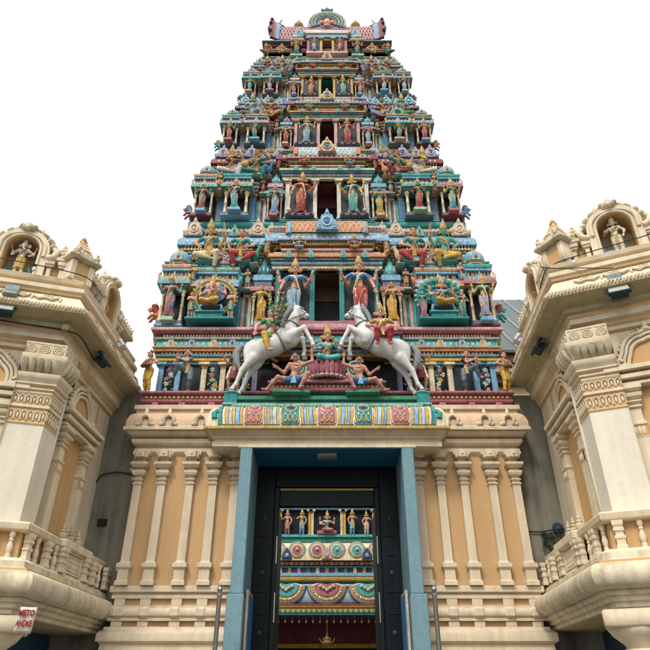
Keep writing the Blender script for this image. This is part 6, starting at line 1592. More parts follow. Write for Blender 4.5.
        for i in range(22):
            a = PI * (i + .5) / 22; m.ell((.475 * math.cos(a), -.035, 5.5 + .475 * 1.18 * math.sin(a)), (.03, .025, .03), 7, 5, st)
        for q in (-1, 1):
            m.tube([(q * .36, -.06, 5.52), (q * .46, -.08, 5.5), (q * .5, -.08, 5.56), (q * .45, -.08, 5.61), (q * .41, -.08, 5.57)], [.04, .045, .045, .04, .03], 7, wh)
        m.lathe((0, -.05, 6.02), [(.05, 0), (.06, .03), (.03, .05), (.05, .09), (.02, .13), (.002, .17)], 10, 1, wh)
        part(m, 'scalloped_arch', ROOT, 60)
        # balcony bay with a pierced panel below the niche
        m = MB(); m.M = fm(mid, d, -.08)
        m.box(-.52, .52, -.08, .12, 3.385, 3.50, wh, t=.015); m.box(-.5, .5, -.03, .1, 3.0, 3.08, wh, t=.012); m.box(-.3, .3, -.0, .1, 3.08, 3.39, tn)
        for q in (-1, 1):
            m.box(q * .27 - .02, q * .27 + .02, -.03, .05, 3.09, 3.38, wh, t=.006)
            m.box(-.29, .29, -.03, .05, 3.235 + q * .135 - .015, 3.235 + q * .135 + .015, wh)
        for i in range(9):
            for q in (-1, 1): m.tube([(-.24 + .06 * i - .045 * q, -.012, 3.13), (-.24 + .06 * i, -.016, 3.235), (-.24 + .06 * i + .045 * q, -.012, 3.34)], .012, 5, wh)
        pn = part(m, 'pierced_panel')
        for q in (-.41, .41): pin_inst('baluster_pier', pier_me, fm(mid, d, -.08) @ rotz(0, (q, .02, 3.06)))
        # parapet niche ------------------------------------------------
        P = fm(mid, d, -.40); dn = np.array([d[1], -d[0]])
        op = [(-.26, 7.36)] + [(-.26, 7.72)] + arc(0, 7.86, .26, 180, 0, 16) + [(.26, 7.72), (.26, 7.36)]
        ou = [(-.40, 7.36)] + [(-.40, 7.72)] + arc(0, 7.86, .41, 180, 0, 16) + [(.40, 7.72), (.40, 7.36)]
        m = MB(); m.M = P; m.ring(ou, op, -.06, .42, wh)
        ins_ = [(x * .97, 7.36 + (z - 7.36) * .985) for x, z in op]; m.ring(op, ins_, -.03, .40, tn)
        m.tube([(x * 1.06, -.07, 7.36 + (z - 7.36) * 1.02) for x, z in op], .022, 6, wh); m.tube([(x * 1.3, -.07, 7.36 + (z - 7.36) * 1.07) for x, z in op[1:-1]], .03, 6, wh)
        nch = part(m, 'arched_niche', ROOT, 50)
        m = MB(); m.M = P; m.prism([(-.3, 7.34), (-.3, 7.8)] + arc(0, 7.86, .3, 180, 0, 14) + [(.3, 7.8), (.3, 7.34)], .34, .40, tn); part(m, 'niche_back', nch)
        m = MB(); m.M = P
        for q in (-1, 1):   # shaggy scroll shoulders
            for i in range(7):
                a = R(20 + i * 17) ; m.ell((q * .44 * math.cos(a) * 1.05, .1, 7.88 + .42 * math.sin(a)), (.075, .16, .07), 8, 6, st)
            m.tube([(q * .40, -.05, 7.74), (q * .5, -.05, 7.78), (q * .53, -.05, 7.9), (q * .46, -.05, 7.95)], [.05, .06, .055, .03], 7, wh)
        m.ell((0, -.08, 8.26), (.11, .1, .08), 10, 7, st); m.ell((0, -.14, 8.24), (.05, .05, .05), 8, 6, wh); m.ell((0, -.06, 8.34), (.06, .06, .05), 8, 5, st)
        for q in (-1, 1): m.ell((q * .1, -.06, 8.31), (.045, .06, .05), 8, 5, st)
        for q in (-.2, .0, .2): m.lathe((q, .1, 8.24), [(.055, 0), (.065, .04), (.04, .07), (.05, .1), (.02, .13), (.002, .2)], 10, 1, tn if q else st)
        part(m, 'crest', nch, 60)
        for q in (-1, 1):
            for x in (.46, .66):
                m = MB(); m.M = P
                m.box(q * x - .05, q * x + .05, -.03, .15, 7.34, 7.42, wh, t=.008); m.box(q * x - .035, q * x + .035, -.01, .15, 7.42, 7.6, wh, t=.006); m.box(q * x - .06, q * x + .06, -.04, .15, 7.6, 7.64, wh, t=.008); m.box(q * x - .075, q * x + .075, -.06, .15, 7.64, 7.72, wh, t=.008)
                part(m, 'parapet_pier')
    nv_, na_, nf_ = (A + V) / 2, V + d2 * 1.56, A + d0 * 1.4
    segs = [[nf_ - d0 * .38, A, nv_ + d1 * .38], [nv_ - d1 * .38, V, na_ - d2 * .38], [na_ + d2 * .38, B]]
    par = None
    for sg_ in segs:
        if side > 0: sg_ = sg_[::-1]
        m = MB(); m.sweep([tuple(q) for q in sg_], S([(-.46, 7.33, tn), (-.46, 7.72, wh), (-.36, 7.72, wh), (-.33, 7.73, st), (-.33, 7.77, st), (-.38, 7.84, st), (-.46, 7.87, st), (-.6, 7.9, st), (-.85, 7.92, st)]), False); par = part(m, 'parapet')
    m = MB()
    pe_ = [tuple(np.array(p)) for p in pin]
    for p, a, stp, n in along(plan, .11, False):
        if min(np.linalg.norm(p - q) for q in (nv_, na_, nf_)) < .42: continue
        m.M = rotz(a, (*(p - n * .36), Z(7.90))); m.ell((0, .02, -.01), (stp * .42, .035, .06), 8, 5, st); m.ell((0, .0, .05), (stp * .18, .025, .03), 6, 4, st)
        m.M = rotz(a, (*(p - n * .36), Z(7.80))); m.ell((0, -.0, 0), (stp * .36, .03, .035), 7, 5, st)
    m.M = None
    part(m, 'parapet_beads', par, 60, True)
    # roof slab behind the parapet
    m = MB(); ctr = [tuple(np.array(p) + (c0 - np.array(p)) * .5) for p in plan]; m.sweep(ctr, [(0, Z(7.3), so), (0, Z(7.88), so)], True); part(m, 'roof')
    # corner cupolas with stepped pyramids
    for P0, mm, dd in ((V, mv, None), (A, ma, None)):
        q = P0 + mm * -.50; an = math.atan2(mm[1], mm[0]) + PI / 2
        m = MB(); m.M = rotz(an, (q[0], q[1], 0), (1, 1, kz))
        m.box(-.2, .2, -.18, .3, 7.34, 7.78, wh, t=.01); m.box(-.11, .11, -.19, -.17, 7.42, 7.7, tn)
        for x in (-.16, .16): m.box(x - .05, x + .05, -.22, .2, 7.36, 7.74, wh, t=.01)
        m.box(-.28, .28, -.3, .3, 7.76, 7.84, st, t=.02); m.box(-.24, .24, -.26, .3, 7.84, 7.9, st, t=.015)
        for i in range(5):
            r_ = .22 - .036 * i; m.lathe((0, 0, 7.9 + .075 * i), [(r_ * 1.2, 0), (r_ * 1.25, .02), (r_ * 1.0, .045)], 4, 1, wh if i % 2 else tn, PI / 4); m.lathe((0, 0, 7.94 + .075 * i), [(r_ * 1.05, 0), (r_ * .9, .035)], 4, 1, tn if i % 2 else wh, PI / 4)
        m.lathe((0, 0, 8.26), [(.06, 0), (.07, .03), (.03, .05), (.045, .08), (.002, .16)], 10, 1, tn)
        part(m, 'corner_cupola', ROOT, 45)
    for pt, d in ((V + d2 * .78, d2), (V + d2 * 2.3, d2), (V + d1 * .62, d1)):
        nn = np.array([d[1], -d[0]]); nn = nn * (1 if (nn @ (pt - c0)) > 0 else -1); q = pt - nn * .52
        m = MB(); m.M = rotz(math.atan2(d[1], d[0]), (q[0], q[1], 0), (1, 1, kz))
        for i in range(4): r_ = .14 - .03 * i; m.lathe((0, 0, 7.88 + .055 * i), [(r_ * 1.2, 0), (r_ * 1.2, .02), (r_ * .95, .055)], 4, 1, wh if i % 2 else tn, PI / 4)
        m.lathe((0, 0, 8.08), [(.035, 0), (.045, .03), (.02, .05), (.002, .12)], 8, 1, tn); part(m, 'small_finial', ROOT, 45)
    # corner pilasters wrapping the arrises
    dirs = {0: (V, d1, d2, mv), 1: (A, -d1, d0, ma)}
    for key, (P0, da, db, mm) in dirs.items():
        q = P0 + mm * -.5
        wa, wb = .36, .24
        pl = [tuple(q + da * wa), tuple(q), tuple(q + db * wb)]
        if (side > 0) != (key == 1): pl = pl[::-1]
        m = MB(); m.sweep(pl, S([(.2, 3.49, C['pav_pale']), (.2, 4.86, wh), (.215, 4.87, tn), (.215, 4.89, wh), (.20, 4.90, tn), (.20, 5.10, wh), (.225, 5.11, wh), (.225, 5.15, wh), (.20, 5.16, tn), (.20, 5.32, wh), (.215, 5.34, wh), (.205, 5.36, tn), (.205, 5.375, wh), (.23, 5.39, wh), (.23, 5.41, wh), (.215, 5.42, tn), (.215, 5.435, wh), (.26, 5.46, wh), (.26, 5.48, wh), (.24, 5.49, wh), (.28, 5.54, wh), (.30, 5.57, wh), (.30, 5.62, wh), (.25, 5.63, tn), (.25, 5.66, wh), (.28, 5.70, st), (.33, 5.79, st), (.36, 5.83, wh), (.36, 5.90, wh), (.27, 5.91, tn), (.27, 5.93, wh), (.28, 6.13, wh)]), False)
        cpil = part(m, 'corner_pilaster')
        m = MB()
        q0, q1, q2 = (np.array(q_) for q_ in pl)
        e1 = (q1 - q0) / np.linalg.norm(q1 - q0); e2 = (q2 - q1) / np.linalg.norm(q2 - q1)
        def offp(o): return [tuple(q0 + np.array([e1[1], -e1[0]]) * o), tuple(q1 + mitre(e1, e2) * o), tuple(q2 + np.array([e2[1], -e2[0]]) * o)]
        for zc_, rz_, o_ in ((4.995, .075, .205), (5.24, .06, .205)):
            for p, a, stp, n in along(offp(o_), .085, False):
                m.M = rotz(a, (*p, Z(zc_))); m.tube([(-stp * .40, -.006, -rz_), (-stp * .44, -.010, rz_ * .2), (-stp * .2, -.013, rz_ * .8), (0, -.014, rz_), (stp * .2, -.013, rz_ * .8), (stp * .44, -.010, rz_ * .2), (stp * .40, -.006, -rz_)], .008, 5, wh); m.ell((0, -.004, -rz_ * .15), (stp * .2, .012, rz_ * .6), 7, 5, wh); m.ell((stp * .5, -.004, rz_ * .75), (stp * .12, .01, rz_ * .25), 6, 4, wh)
        for p, a, stp, n in along(offp(.24), .10, False):
            m.M = rotz(a, (*p, Z(5.75))); m.tube([(0, .02, -.10), (0, -.045, -.05), (0, -.08, .01), (0, -.105, .065), (0, -.08, .08)], [stp * .36, stp * .47, stp * .54, stp * .52, stp * .2], 9, st)
        for p, a, stp, n in along(offp(.275), .2, False):
            m.M = rotz(a, (*p, Z(6.02)))
            for r_ in (.065, .035): m.tube([(r_ * math.cos(t), -.008, r_ * math.sin(t)) for t in np.arange(0, 2 * PI, PI / 7)], .010, 5, wh, True)
            for t in np.arange(0, 2 * PI, PI / 4): m.ell((.05 * math.cos(t), -.008, .05 * math.sin(t)), .014, 6, 4, st)
            m.ell((0, -.010, 0), .018, 7, 5, wh)
            for q_ in (-1, 1): m.box(q_ * stp * .47 - .008, q_ * stp * .47 + .008, -.014, 0, -.09, .09, wh); m.box(-stp * .47, stp * .47, -.013, 0, q_ * .088 - .008, q_ * .088 + .008, wh)
        m.M = None
        part(m, 'carved_bands', cpil, 60, True)
        m = MB(); qc = P0 + mm * -.28; m.M = rotz(0, (qc[0], qc[1], 0), (1, 1, kz))
        m.lathe((0, 0, 0), [(.26, 0), (.26, .3), (.2, .35), (.19, 1.7), (.22, 1.72), (.22, 1.78), (.17, 1.8), (.17, 1.86), (.24, 1.9), (.26, 1.96), (.24, 2.0), (.18, 2.02), (.2, 2.06), (.3, 2.14), (.34, 2.2), (.34, 2.22)], 20, 1, wh); m.M = m.M @ rotz(math.atan2(da[1], da[0])); m.box(-.36, .36, -.36, .36, 2.22, 2.4, wh, t=.02)
        cl = part(m, 'column', ROOT, 50)
    # niche images
    for (mid, d, fn, _) in faces[:2]:
        n = np.array([d[1], -d[0]]); q = mid + n * (-.40 - .10)
        rz_ = math.atan2(d[1], d[0])
        if fn == 'front':
            lab = 'golden elephant-headed statue with four arms in the arched niche of the left pavilion' if side < 0 else 'golden standing statue beside a blue peacock in the arched niche of the right pavilion'
        else: lab = 'statue in the side niche of the %s pavilion, facing the gate tower' % w
        statue('elephant_standing' if (fn == 'front' and side < 0) else 'god_standing', lab, (q[0], q[1], Z(7.345)), .72, rz_, 'skin_gold' if fn != 'front' else 'ivory', 'gold' if side < 0 else 'ivory', 'gold', crown='cream', sash='gold', jewel='gold', group='niche statues on the pavilions', lean=.05)
        if fn == 'front':
            g_ = MB(); g_.M = rotz(rz_, (q[0], q[1], Z(7.345)))
            if side < 0:
                for s_ in (-1, 1): g_.tube([(s_ * .16, -.02, 0), (s_ * .19, -.02, .12), (s_ * .13, 0, .26)], [.03, .028, .012], 7, C['teal'])
                tag(pbuild(g_, 'stole', None, 60), 'teal cloth ends beside the legs of the elephant-headed niche statue', 'cloth')
            else:
                T = SDF(); T.ell((-.17, -.06, .09), (.09, .045, .05), .03); T.cone((-.22, -.06, .11), (-.235, -.06, .2), .025, .017, .02); T.ell((-.235, -.065, .215), (.024, .02, .02), .01); T.cone((-.25, -.07, .213), (-.275, -.07, .205), .01, .003, .01); T.cone((-.1, -.06, .08), (.02, -.06, .05), .04, .02, .03)
                for yy in (-.08, -.04): T.cone((-.17, yy, .05), (-.17, yy, 0), .009, .008, .01)
                v, f = T.surf(.009); g_.add(v, f.tolist(), C['blue']); tag(pbuild(g_, 'peacock_statue', None, 70), 'small dark blue peacock statue at the feet of the right niche statue', 'statue')
    return dict(V=V, d1=d1, d2=d2, A=A, Z=Z, c0=c0)

PL = pavilion(-1)
PR = pavilion(1)

# floodlights
def floodlight(label, loc, aim, big=True, pale=False):
    f = empty('floodlight', label, 'floodlight', loc, aim, 'floodlights on the pavilion eaves')
    s = .78 if big else .55
    bm_ = 'lamp_metal' if not pale else 'white'
    m = MB(); m.M = np.array([[1, 0, 0, 0], [0, .82, .57, 0], [0, -.57, .82, 0], [0, 0, 0, 1.]])
    m.prism([(-.2 * s, -.13 * s), (.2 * s, -.13 * s), (.2 * s, .13 * s), (-.2 * s, .13 * s)], -.07 * s, .0, bev=.012)
    m.prism([(-.15 * s, -.09 * s), (.15 * s, -.09 * s), (.12 * s, .08 * s), (-.12 * s, .08 * s)], .0, .1 * s)
    for i in range(6): m.box((-.13 + .052 * i) * s - .006, (-.13 + .052 * i) * s + .006, .1 * s, .13 * s, -.08 * s, .08 * s)
    M0 = m.M; m.build('housing', bm_ if not big else 'lamp_dark', f)
    m = MB(); m.M = M0; m.box(-.17 * s, .17 * s, -.078 * s, -.069 * s, -.10 * s, .10 * s); m.build('glass', 'lamp_glass', f)
    m = MB(); m.tube([(-.215 * s, .02, 0), (-.215 * s, .12 * s, .09 * s), (.215 * s, .12 * s, .09 * s), (.215 * s, .02, 0)], .014 * s, 5); m.tube([(0, .12 * s, .09 * s), (0, .22 * s, .12 * s)], .02 * s, 6); m.build('bracket', 'lamp_metal', f)
    return f
def on_eave(P, t, dr, out, z):
    d = P[dr]; q = P['V'] + d * t; n = np.array([d[1], -d[0]]); n = n if n @ (q - P['c0']) > 0 else -n
    q = q + n * out; return (q[0], q[1], z), math.atan2(n[1], n[0]) + PI / 2
l, a = on_eave(PL, 1.12, 'd1', -.06, 6.50); floodlight('large dark floodlight under the front eave of the left pavilion', l, a)
l, a = on_eave(PL, 1.25, 'd2', -.12, 6.46); floodlight('dark floodlight under the inner side eave of the left pavilion', l, a)
l, a = on_eave(PL, 1.35, 'd2', .12, 6.80); floodlight('small pale floodlight on the inner eave edge of the left pavilion', l, a, False, True)
l, a = on_eave(PR, .98, 'd1', -.06, 6.60); floodlight('large floodlight under the front eave of the right pavilion', l, a)
l, a = on_eave(PR, 1.25, 'd2', -.12, 6.56); floodlight('dark floodlight under the inner side eave of the right pavilion', l, a)
l, a = on_eave(PR, 1.5, 'd2', .13, 6.86); floodlight('small pale floodlight on the inner eave edge of the right pavilion', l, a, False, True)
for P, t, w in ((PL, 1.1, 'left'), (PR, .98, 'right')):
    l, a = on_eave(P, t, 'd1', -.08, 6.86)
    m = MB(); m.M = rotz(a, l) @ np.array([[1, 0, 0, 0], [0, .9, .43, 0], [0, -.43, .9, 0], [0, 0, 0, 1.]]); m.box(-.1, .1, -.04, .05, -.13, .13, t=.012); m.box(-.08, .08, -.046, -.038, -.03, -.02)
    tag(m.build('junction_box', 'lamp_metal'), 'grey junction box on the front frieze of the %s pavilion' % w, 'box', 'junction boxes')
# cables
def cable(label, pts, r=.011, sag=.0):
    m = MB(); q = []
    for i in range(len(pts) - 1):
        a, b = np.array(pts[i], float), np.array(pts[i + 1], float)
        for k in range(8): t = k / 8; q.append(a * (1 - t) + b * t - [0, 0, sag * 4 * t * (1 - t)])
    q.append(np.array(pts[-1], float))
    for _ in range(3): q = [q[0]] + [(q[i - 1] + 2 * q[i] + q[i + 1]) / 4 for i in range(1, len(q) - 1)] + [q[-1]]
    m.tube(q, r, 5)
    tag(m.build('cable', 'cable'), label, 'cable')
def pt3(P, t, dr, out, z): return on_eave(P, t, dr, out, z)[0]
cable('dark cable strung across the parapet niche of the left pavilion', [pt3(PL, 3.2, 'd1', -.1, 7.55), pt3(PL, .1, 'd1', -.12, 7.40), pt3(PL, .7, 'd2', -.1, 7.36)], .009, .02)
cable('dark cable strung across the parapet niche of the right pavilion', [pt3(PR, 3.0, 'd1', -.1, 7.62), pt3(PR, .1, 'd1', -.2, 7.46), pt3(PR, .8, 'd2', -.2, 7.42)], .009, .02)
cable('thin second cable sagging below the right niche to the junction box', [pt3(PR, .02, 'd1', -.2, 7.42), pt3(PR, .6, 'd1', -.1, 7.18), pt3(PR, 1.0, 'd1', -.05, 7.02)], .008, .02)
cable('cable clipped along the entablature under the left eave', [pt3(PL, 1.3, 'd1', -.24, 6.42), pt3(PL, .05, 'd1', -.25, 6.40), pt3(PL, 1.2, 'd2', -.25, 6.42)], .012)
m = MB(); m.box(-.05, .05, -.03, .03, -.05, .05, t=.01); o = tag(m.build('conduit_box', 'pav_soffit'), 'small square conduit box on the left pavilion entablature', 'box'); l, a = on_eave(PL, .25, 'd1', -.23, 6.44); o.location = l; o.rotation_euler[2] = a
for P, t, z, w in ((PL, 1.0, 7.42, 'left'), (PR, .6, 7.40, 'right')):
    l, a = on_eave(P, t - .1, 'd1', -.12, z - .03); m = MB(); m.ell((0, 0, -.05), (.032, .032, .045), 10, 7, C['white']); m.lathe((0, 0, -.01), [(.018, 0), (.022, .05), (.012, .06)], 8, 1, C['black'])
    o = tag(pbuild(m, 'light_bulb'), 'white bulb hanging on the cable before the %s pavilion niche' % w, 'bulb', 'bulbs on the niche cables'); o.location = l
# cloth sign
sg = empty('cloth_sign', 'small white hanging cloth sign with red lettering under the left balcony', 'sign', (-3.42, -2.82, 2.45), R(4)); sg.rotation_euler[1] = R(1); sg.scale = (.74, .74, .74)
m = MB(); vs_ = []
for i in range(7):
    for j in range(7):
        x = -.13 + .26 * i / 6; z = .02 - .34 * j / 6; vs_.append((x + .02 * j / 6 * (-1), -.012 * math.sin(i * 1.3 + j * .5) - .01, z - .03 * (abs(i - 3) / 3) * (j / 6)))
fs_ = [[i * 7 + j, i * 7 + j + 1, (i + 1) * 7 + j + 1, (i + 1) * 7 + j] for i in range(6) for j in range(6)]
m.add(vs_, fs_); o = m.build('cloth', 'sign_white', sg, 70); md = o.modifiers.new('thick', 'SOLIDIFY'); md.thickness = .006
def text(s_, parent, size, loc, material, sx=1.0, depth=.002):
    cu = bpy.data.curves.new('lettering', 'FONT'); cu.body = s_; cu.size = size; cu.align_x = 'CENTER'; cu.align_y = 'CENTER'; cu.extrude = depth; cu.offset = .005
    t = bpy.data.objects.new('lettering', cu); COL.objects.link(t)
    dg = bpy.context.evaluated_depsgraph_get(); me = bpy.data.meshes.new_from_object(t.evaluated_get(dg)); bpy.data.objects.remove(t)
    me.materials.clear(); me.materials.append(MATS[material])
    o = bpy.data.objects.new('lettering', me); COL.objects.link(o); o.parent = parent; o.location = loc; o.rotation_euler = (R(90), 0, 0); o.scale = (sx, 1, 1); return o
text('METO', sg, .115, (-.005, -.040, -.07), 'sign_red', .78); text('ANDKE', sg, .115, (-.012, -.040, -.215), 'sign_red', .62)

# ------------------------------------------------------------------ grey walls between tower and pavilions
m = MB(); m.box(-9, -3.3, .26, .5, 0, 6.62)
o = m.build('boundary_wall', 'concrete'); tag(o, 'grey weathered concrete wall between the left pavilion and the tower', 'wall', 'grey walls')
m2 = MB(); m2.box(-3.95, -3.79, .235, .262, 4.08, 4.2); m2.build('vent_hole', 'black', o)
m = MB(); m.box(3.3, 9, .17, .5, 0, 6.5); o = m.build('boundary_wall', 'concrete'); tag(o, 'grey mossy concrete wall between the right pavilion and the tower', 'wall', 'grey walls')
cable('cable looping over the left grey wall to the tower base', [(-3.36, .22, 4.95), (-3.75, .23, 5.03), (-4.05, .23, 4.98), (-4.2, .23, 4.6), (-4.22, .23, 3.0)], .012)
lm = empty('wall_lamp', 'small dark bulkhead lamp on the right grey wall', 'lamp', (3.92, .17, 4.02)); m = MB(); m.lathe((0, 0, 0), [(.09, 0), (.1, .03), (.08, .06)], 14); m.v[-1][:, [1, 2]] = m.v[-1][:, [2, 1]] * [-1, 1]; m.build('base', 'lamp_dark', lm)
m = MB(); m.ell((0, -.06, -.01), (.055, .05, .04), 12, 8); m.build('shade', 'lamp_dark', lm)
m = MB(); m.tube([(.05, -.05, .0), (.2, -.06, -.05), (.3, -.05, -.2), (.3, -.03, -.5)], .012, 5); m.tube([(-.05, -.04, -.02), (-.3, -.03, -.06), (-.6, -.03, -.05)], .012, 5); m.build('wiring', 'cable', lm)
rr = random.Random(9); m = MB()
for i in range(420):
    p = np.array([3.62 + abs(rr.gauss(0, .22)), .155 - rr.random() * .03, 3.95 - abs(rr.gauss(0, .22))]); d = np.array([rr.gauss(0, 1), -.3, rr.gauss(-.5, 1)]); d /= np.linalg.norm(d); u = np.cross(d, [0, 1, 0]); u /= np.linalg.norm(u); L = rr.uniform(.02, .05)
    m.add([p, p + d * L * .5 + u * L * .25, p + d * L, p + d * L * .5 - u * L * .25], [[0, 1, 2, 3]])
o = m.build('moss', 'moss', None); o['kind'] = 'stuff'; tag(o, 'dark creeping moss on the right grey wall below the lamp', 'moss')

# ------------------------------------------------------------------ house behind on the right
HS = empty('house', 'cream house with a dark green metal roof behind the right pavilion', 'house', (9, 8, 0))
def hpart(name, m): return pbuild(m, name, HS, 40, False, True)
m = MB(); m.box(4.3, 16, 4.6, 12, 0, 9.7, C['house_wall']); hpart('wall', m)
m = MB(); m.box(4.0, 16.3, 4.15, 4.7, 9.3, 9.55, C['brown'], t=.02); m.box(4.05, 16.2, 4.25, 4.7, 9.05, 9.3, C['beige'], t=.02); m.box(4.15, 16.1, 4.4, 4.7, 8.8, 9.05, C['brown'], t=.02); hpart('fascia', m)
m = MB(); m.add([(3.9, 4.05, 9.56), (16.4, 4.05, 9.56), (16.4, 8.3, 14.0), (3.9, 8.3, 14.0), (3.9, 4.05, 9.64), (16.4, 4.05, 9.64), (16.4, 8.3, 14.1), (3.9, 8.3, 14.1), (3.9, 12.5, 9.64), (16.4, 12.5, 9.64)], [[0, 1, 2, 3], [4, 5, 6, 7], [0, 4, 7, 3], [1, 2, 6, 5], [0, 1, 5, 4], [7, 6, 9, 8]], C['roof_metal']); rf = hpart('roof', m)
sm = MB(); 
sm.tube([(0, 4.05, 9.655), (0, 8.3, 14.115)], .03, 5); sm_me = sm.mesh('roof_seam', ['grey'])
for i in range(20):
    o = bpy.data.objects.new('roof_seam', sm_me); COL.objects.link(o); o.parent = rf; o.location = (4.0 + i * .62, 0, 0)

# ------------------------------------------------------------------ painted hall seen through the door
HALL = empty('temple_hall', 'painted temple hall with lotus eaves seen through the open door', 'temple hall', (0, 9, 0))
def hb(name, m, ang=40, parent=HALL, stuff=False):
    o = pbuild(m, name, parent, ang, stuff, False); o.matrix_parent_inverse = Matrix.Translation((0, -9, 0)); return o
hp = [(-5, 12), (-5, 9), (5, 9), (5, 12)]
m = MB(); bands(m, [(-5, 14), (-5, 9), (5, 9), (5, 14)], [(3.56, 3.62, .3, 'teal', 'flat'), (3.62, 3.72, .32, 'gold', 'flat'), (3.72, 3.80, .30, 'gold', 'cup'), (3.80, 3.86, .26, 'maroon', 'flat'), (3.86, 4.42, .18, 'paleblue', 'roll'), (4.42, 4.48, .02, 'teal', 'flat'), (4.48, 4.55, .16, 'yellow', 'cup'), (4.55, 4.62, .14, 'gold', 'flat'), (4.62, 4.72, .16, 'skyblue', 'flat'), (4.72, 4.88, .02, 'purple', 'flat'), (4.88, 4.92, .1, 'turquoise', 'flat'), (4.92, 5.05, .14, 'pink', 'cup'), (5.05, 5.6, .28, 'cream', 'eave'), (5.6, 5.74, .12, 'green', 'flat'), (5.74, 5.82, .18, 'turquoise', 'flat'), (5.82, 6.6, -.04, 'black', 'flat'), (6.6, 6.9, .1, 'skyblue', 'flat')], False)
m.box(-4.95, 4.95, 9.05, 14, 3.6, 6.9, C['slate']); hb('frieze', m)
for i in range(-3, 4):
    m = MB(); cx = i * 1.2; cc = 'pink' if i % 2 == 0 else 'turquoise'
    def hm(rx, rz, n=24):
        return [(cx + rx * math.cos(PI + PI * q / n), 4.36 + rz * math.sin(PI + PI * q / n)) for q in range(n + 1)] + [(cx + rx * .55, 4.42), (cx, 4.38), (cx - rx * .55, 4.42)]
    for k, (rx, rz, c_) in enumerate(((.595, .54, 'maroon'), (.57, .50, 'skyblue'), (.54, .47, 'gold'), (.49, .42, 'ivory'), (.40, .34, 'gold'), (.37, .31, cc))):
        m.prism(hm(rx, rz), 8.79 - .016 * k, 9.0, C[c_], bev=.012)
    for q in range(5): m.ell((cx + .09 * (q - 2), 8.68, 4.33 - .05 * (2 - abs(q - 2))), (.06, .03, .05), 8, 5, C['beige'])
    for q in range(16):
        a = PI + PI * (q + .5) / 16; m.ell((cx + .445 * math.cos(a), 8.73, 4.36 + .38 * math.sin(a)), (.034, .02, .034), 7, 4, C['cream' if q % 2 else 'yellow'])
    hb('lotus_motif', m, 50)
    m = MB()
    for q, c_ in ((-.3, 'turquoise' if i % 2 else 'pink'), (.3, 'pink' if i % 2 else 'turquoise')):
        for k, (r_, cc_) in enumerate(((.27, 'skyblue'), (.24, 'gold'), (.19, 'ivory'), (.15, c_))):
            m.prism([(cx + q + r_ * math.cos(t_), 5.34 + r_ * .95 * math.sin(t_)) for t_ in np.arange(0, 2 * PI, PI / 10)], 8.72 - .015 * k, 8.95, C[cc_], bev=.01)
        m.ell((cx + q, 8.65, 5.36), (.05, .03, .05), 8, 5, C['beige'])
    m.prism([(cx - .16, 5.08), (cx - .12, 5.24), (cx, 5.42), (cx + .12, 5.24), (cx + .16, 5.08)], 8.66, 8.8, C['navy' if i % 2 else 'palepink'], bev=.02); m.ell((cx, 8.65, 5.18), (.06, .03, .07), 8, 5, C['lavender'])
    hb('eave_motif', m, 50)
m = MB()
for i in range(-16, 17):
    m.ell((i * .15, 8.85, 4.985), (.065, .04, .05), 8, 5, C['palepink' if i % 2 else 'orange'])
    m.box(i * .28 - .05, i * .28 + .05, 8.93, 9.0, 4.73, 4.88, C[('gold', 'lavender', 'green', 'cream')[i % 4]])
    m.box(i * .15 - .04, i * .15 + .04, 8.665, 8.7, 3.64, 3.71, C['green'])
hb('bead_row', m, 50, HALL, True)
for i in range(-3, 4):
    for q in (-.22, .22):
        o = hb('pilaster', small_pil(.09, 5.82, 6.6, 'yellow' if i % 2 else 'cream')); o.location = (i * 1.0 + q * 2.1, 9.0, 0); 
HS_ = 1.46; HALL.location = (0, 18, -.74); HALL.scale = (HS_,) * 3
def HT(x, y, z): return (x * HS_, 18 + (y - 9) * HS_, -.74 + z * HS_)
for x, sk_, st_, nm in ((-1.22, 'skin_pink', 'pink', 'pink'), (-.78, 'skin_tan', 'skyblue', 'blue'), (.78, 'skin_tan', 'skyblue', 'blue'), (1.22, 'skin_pink', 'ivory', 'white')):
    statue('god_standing', 'small statue in %s on the far hall frieze, %s of the centre' % (nm, 'left' if x < 0 else 'right'), HT(x, 8.86, 5.82), .66 * HS_, 0, sk_, st_, 'gold', group='statues on the hall frieze', mirror=x > 0)
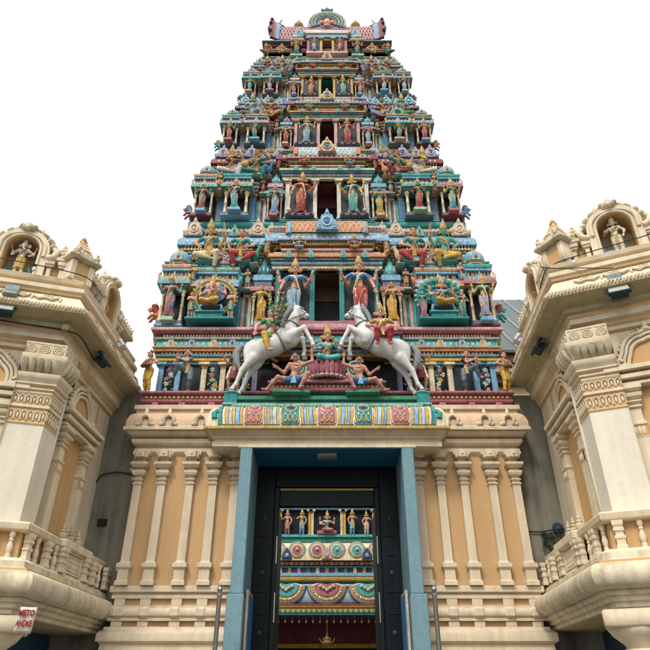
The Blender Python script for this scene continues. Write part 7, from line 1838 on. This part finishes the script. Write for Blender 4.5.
statue('lotus_seated', 'seated turquoise statue at the centre of the far hall frieze', HT(0, 8.88, 5.94), .95 * HS_, 0, 'skin_pink', 'pink', 'turquoise', group='statues on the hall frieze')
m = MB(); m.box(-.3, .3, 8.78, 9.0, 5.82, 5.94, C['pink'], t=.02); hb('seat', m)
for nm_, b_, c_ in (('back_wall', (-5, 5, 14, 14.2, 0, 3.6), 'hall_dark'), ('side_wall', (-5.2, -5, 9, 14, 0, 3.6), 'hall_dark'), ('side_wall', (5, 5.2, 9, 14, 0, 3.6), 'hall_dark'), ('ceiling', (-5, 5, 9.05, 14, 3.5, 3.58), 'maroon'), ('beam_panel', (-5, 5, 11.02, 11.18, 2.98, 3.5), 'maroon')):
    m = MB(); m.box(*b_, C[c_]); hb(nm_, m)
for x in (-4.2, -2.2, 2.2, 4.2):
    m = MB(); m.lathe((x, 9.3, 0), [(.32, 0), (.32, .4), (.22, .5), (.2, 2.9), (.26, 3.0), (.26, 3.1), (.4, 3.3), (.4, 3.52)], 16, 1, C['gold']); hb('column', m, 50)
m = MB(); m.box(-5, 5, 11.0, 11.2, 2.86, 2.98, C['yellow']); hb('cross_beam', m)
m = MB()
for i in range(-9, 10): m.tube([(i * .2, 8.9, 3.56), (i * .2, 8.9, 3.44)], .008, 5, C['gold']); m.ell((i * .2, 8.9, 3.41), (.022, .022, .04), 8, 6, C['ivory'])
hb('hanging_bulbs', m, 60, HALL, True)  # row of tiny bulbs without emission; ivory paints their light
m = MB(); m.tube([(0, 9.2, 3.5), (0, 9.2, 3.1)], .012, 6, C['gold']); m.lathe((0, 9.2, 2.82), [(.02, 0), (.14, .05), (.16, .09), (.05, .12), (.09, .18), (.03, .24), (.02, .3)], 14, 1, C['gold'])
for i in range(6):
    a = i * PI / 3; m.tube([(0, 9.2, 2.95), (.16 * math.cos(a), 9.2 + .16 * math.sin(a), 2.9), (.22 * math.cos(a), 9.2 + .22 * math.sin(a), 3.0)], .014, 5, C['gold'])
hl = tag(pbuild(m, 'hanging_lamp', None, 60), 'brass hanging lamp in the dark hall beyond the door', 'lamp')
hl.scale = (HS_,) * 3; hl.location = (0, 18 - 9 * HS_, -.74)
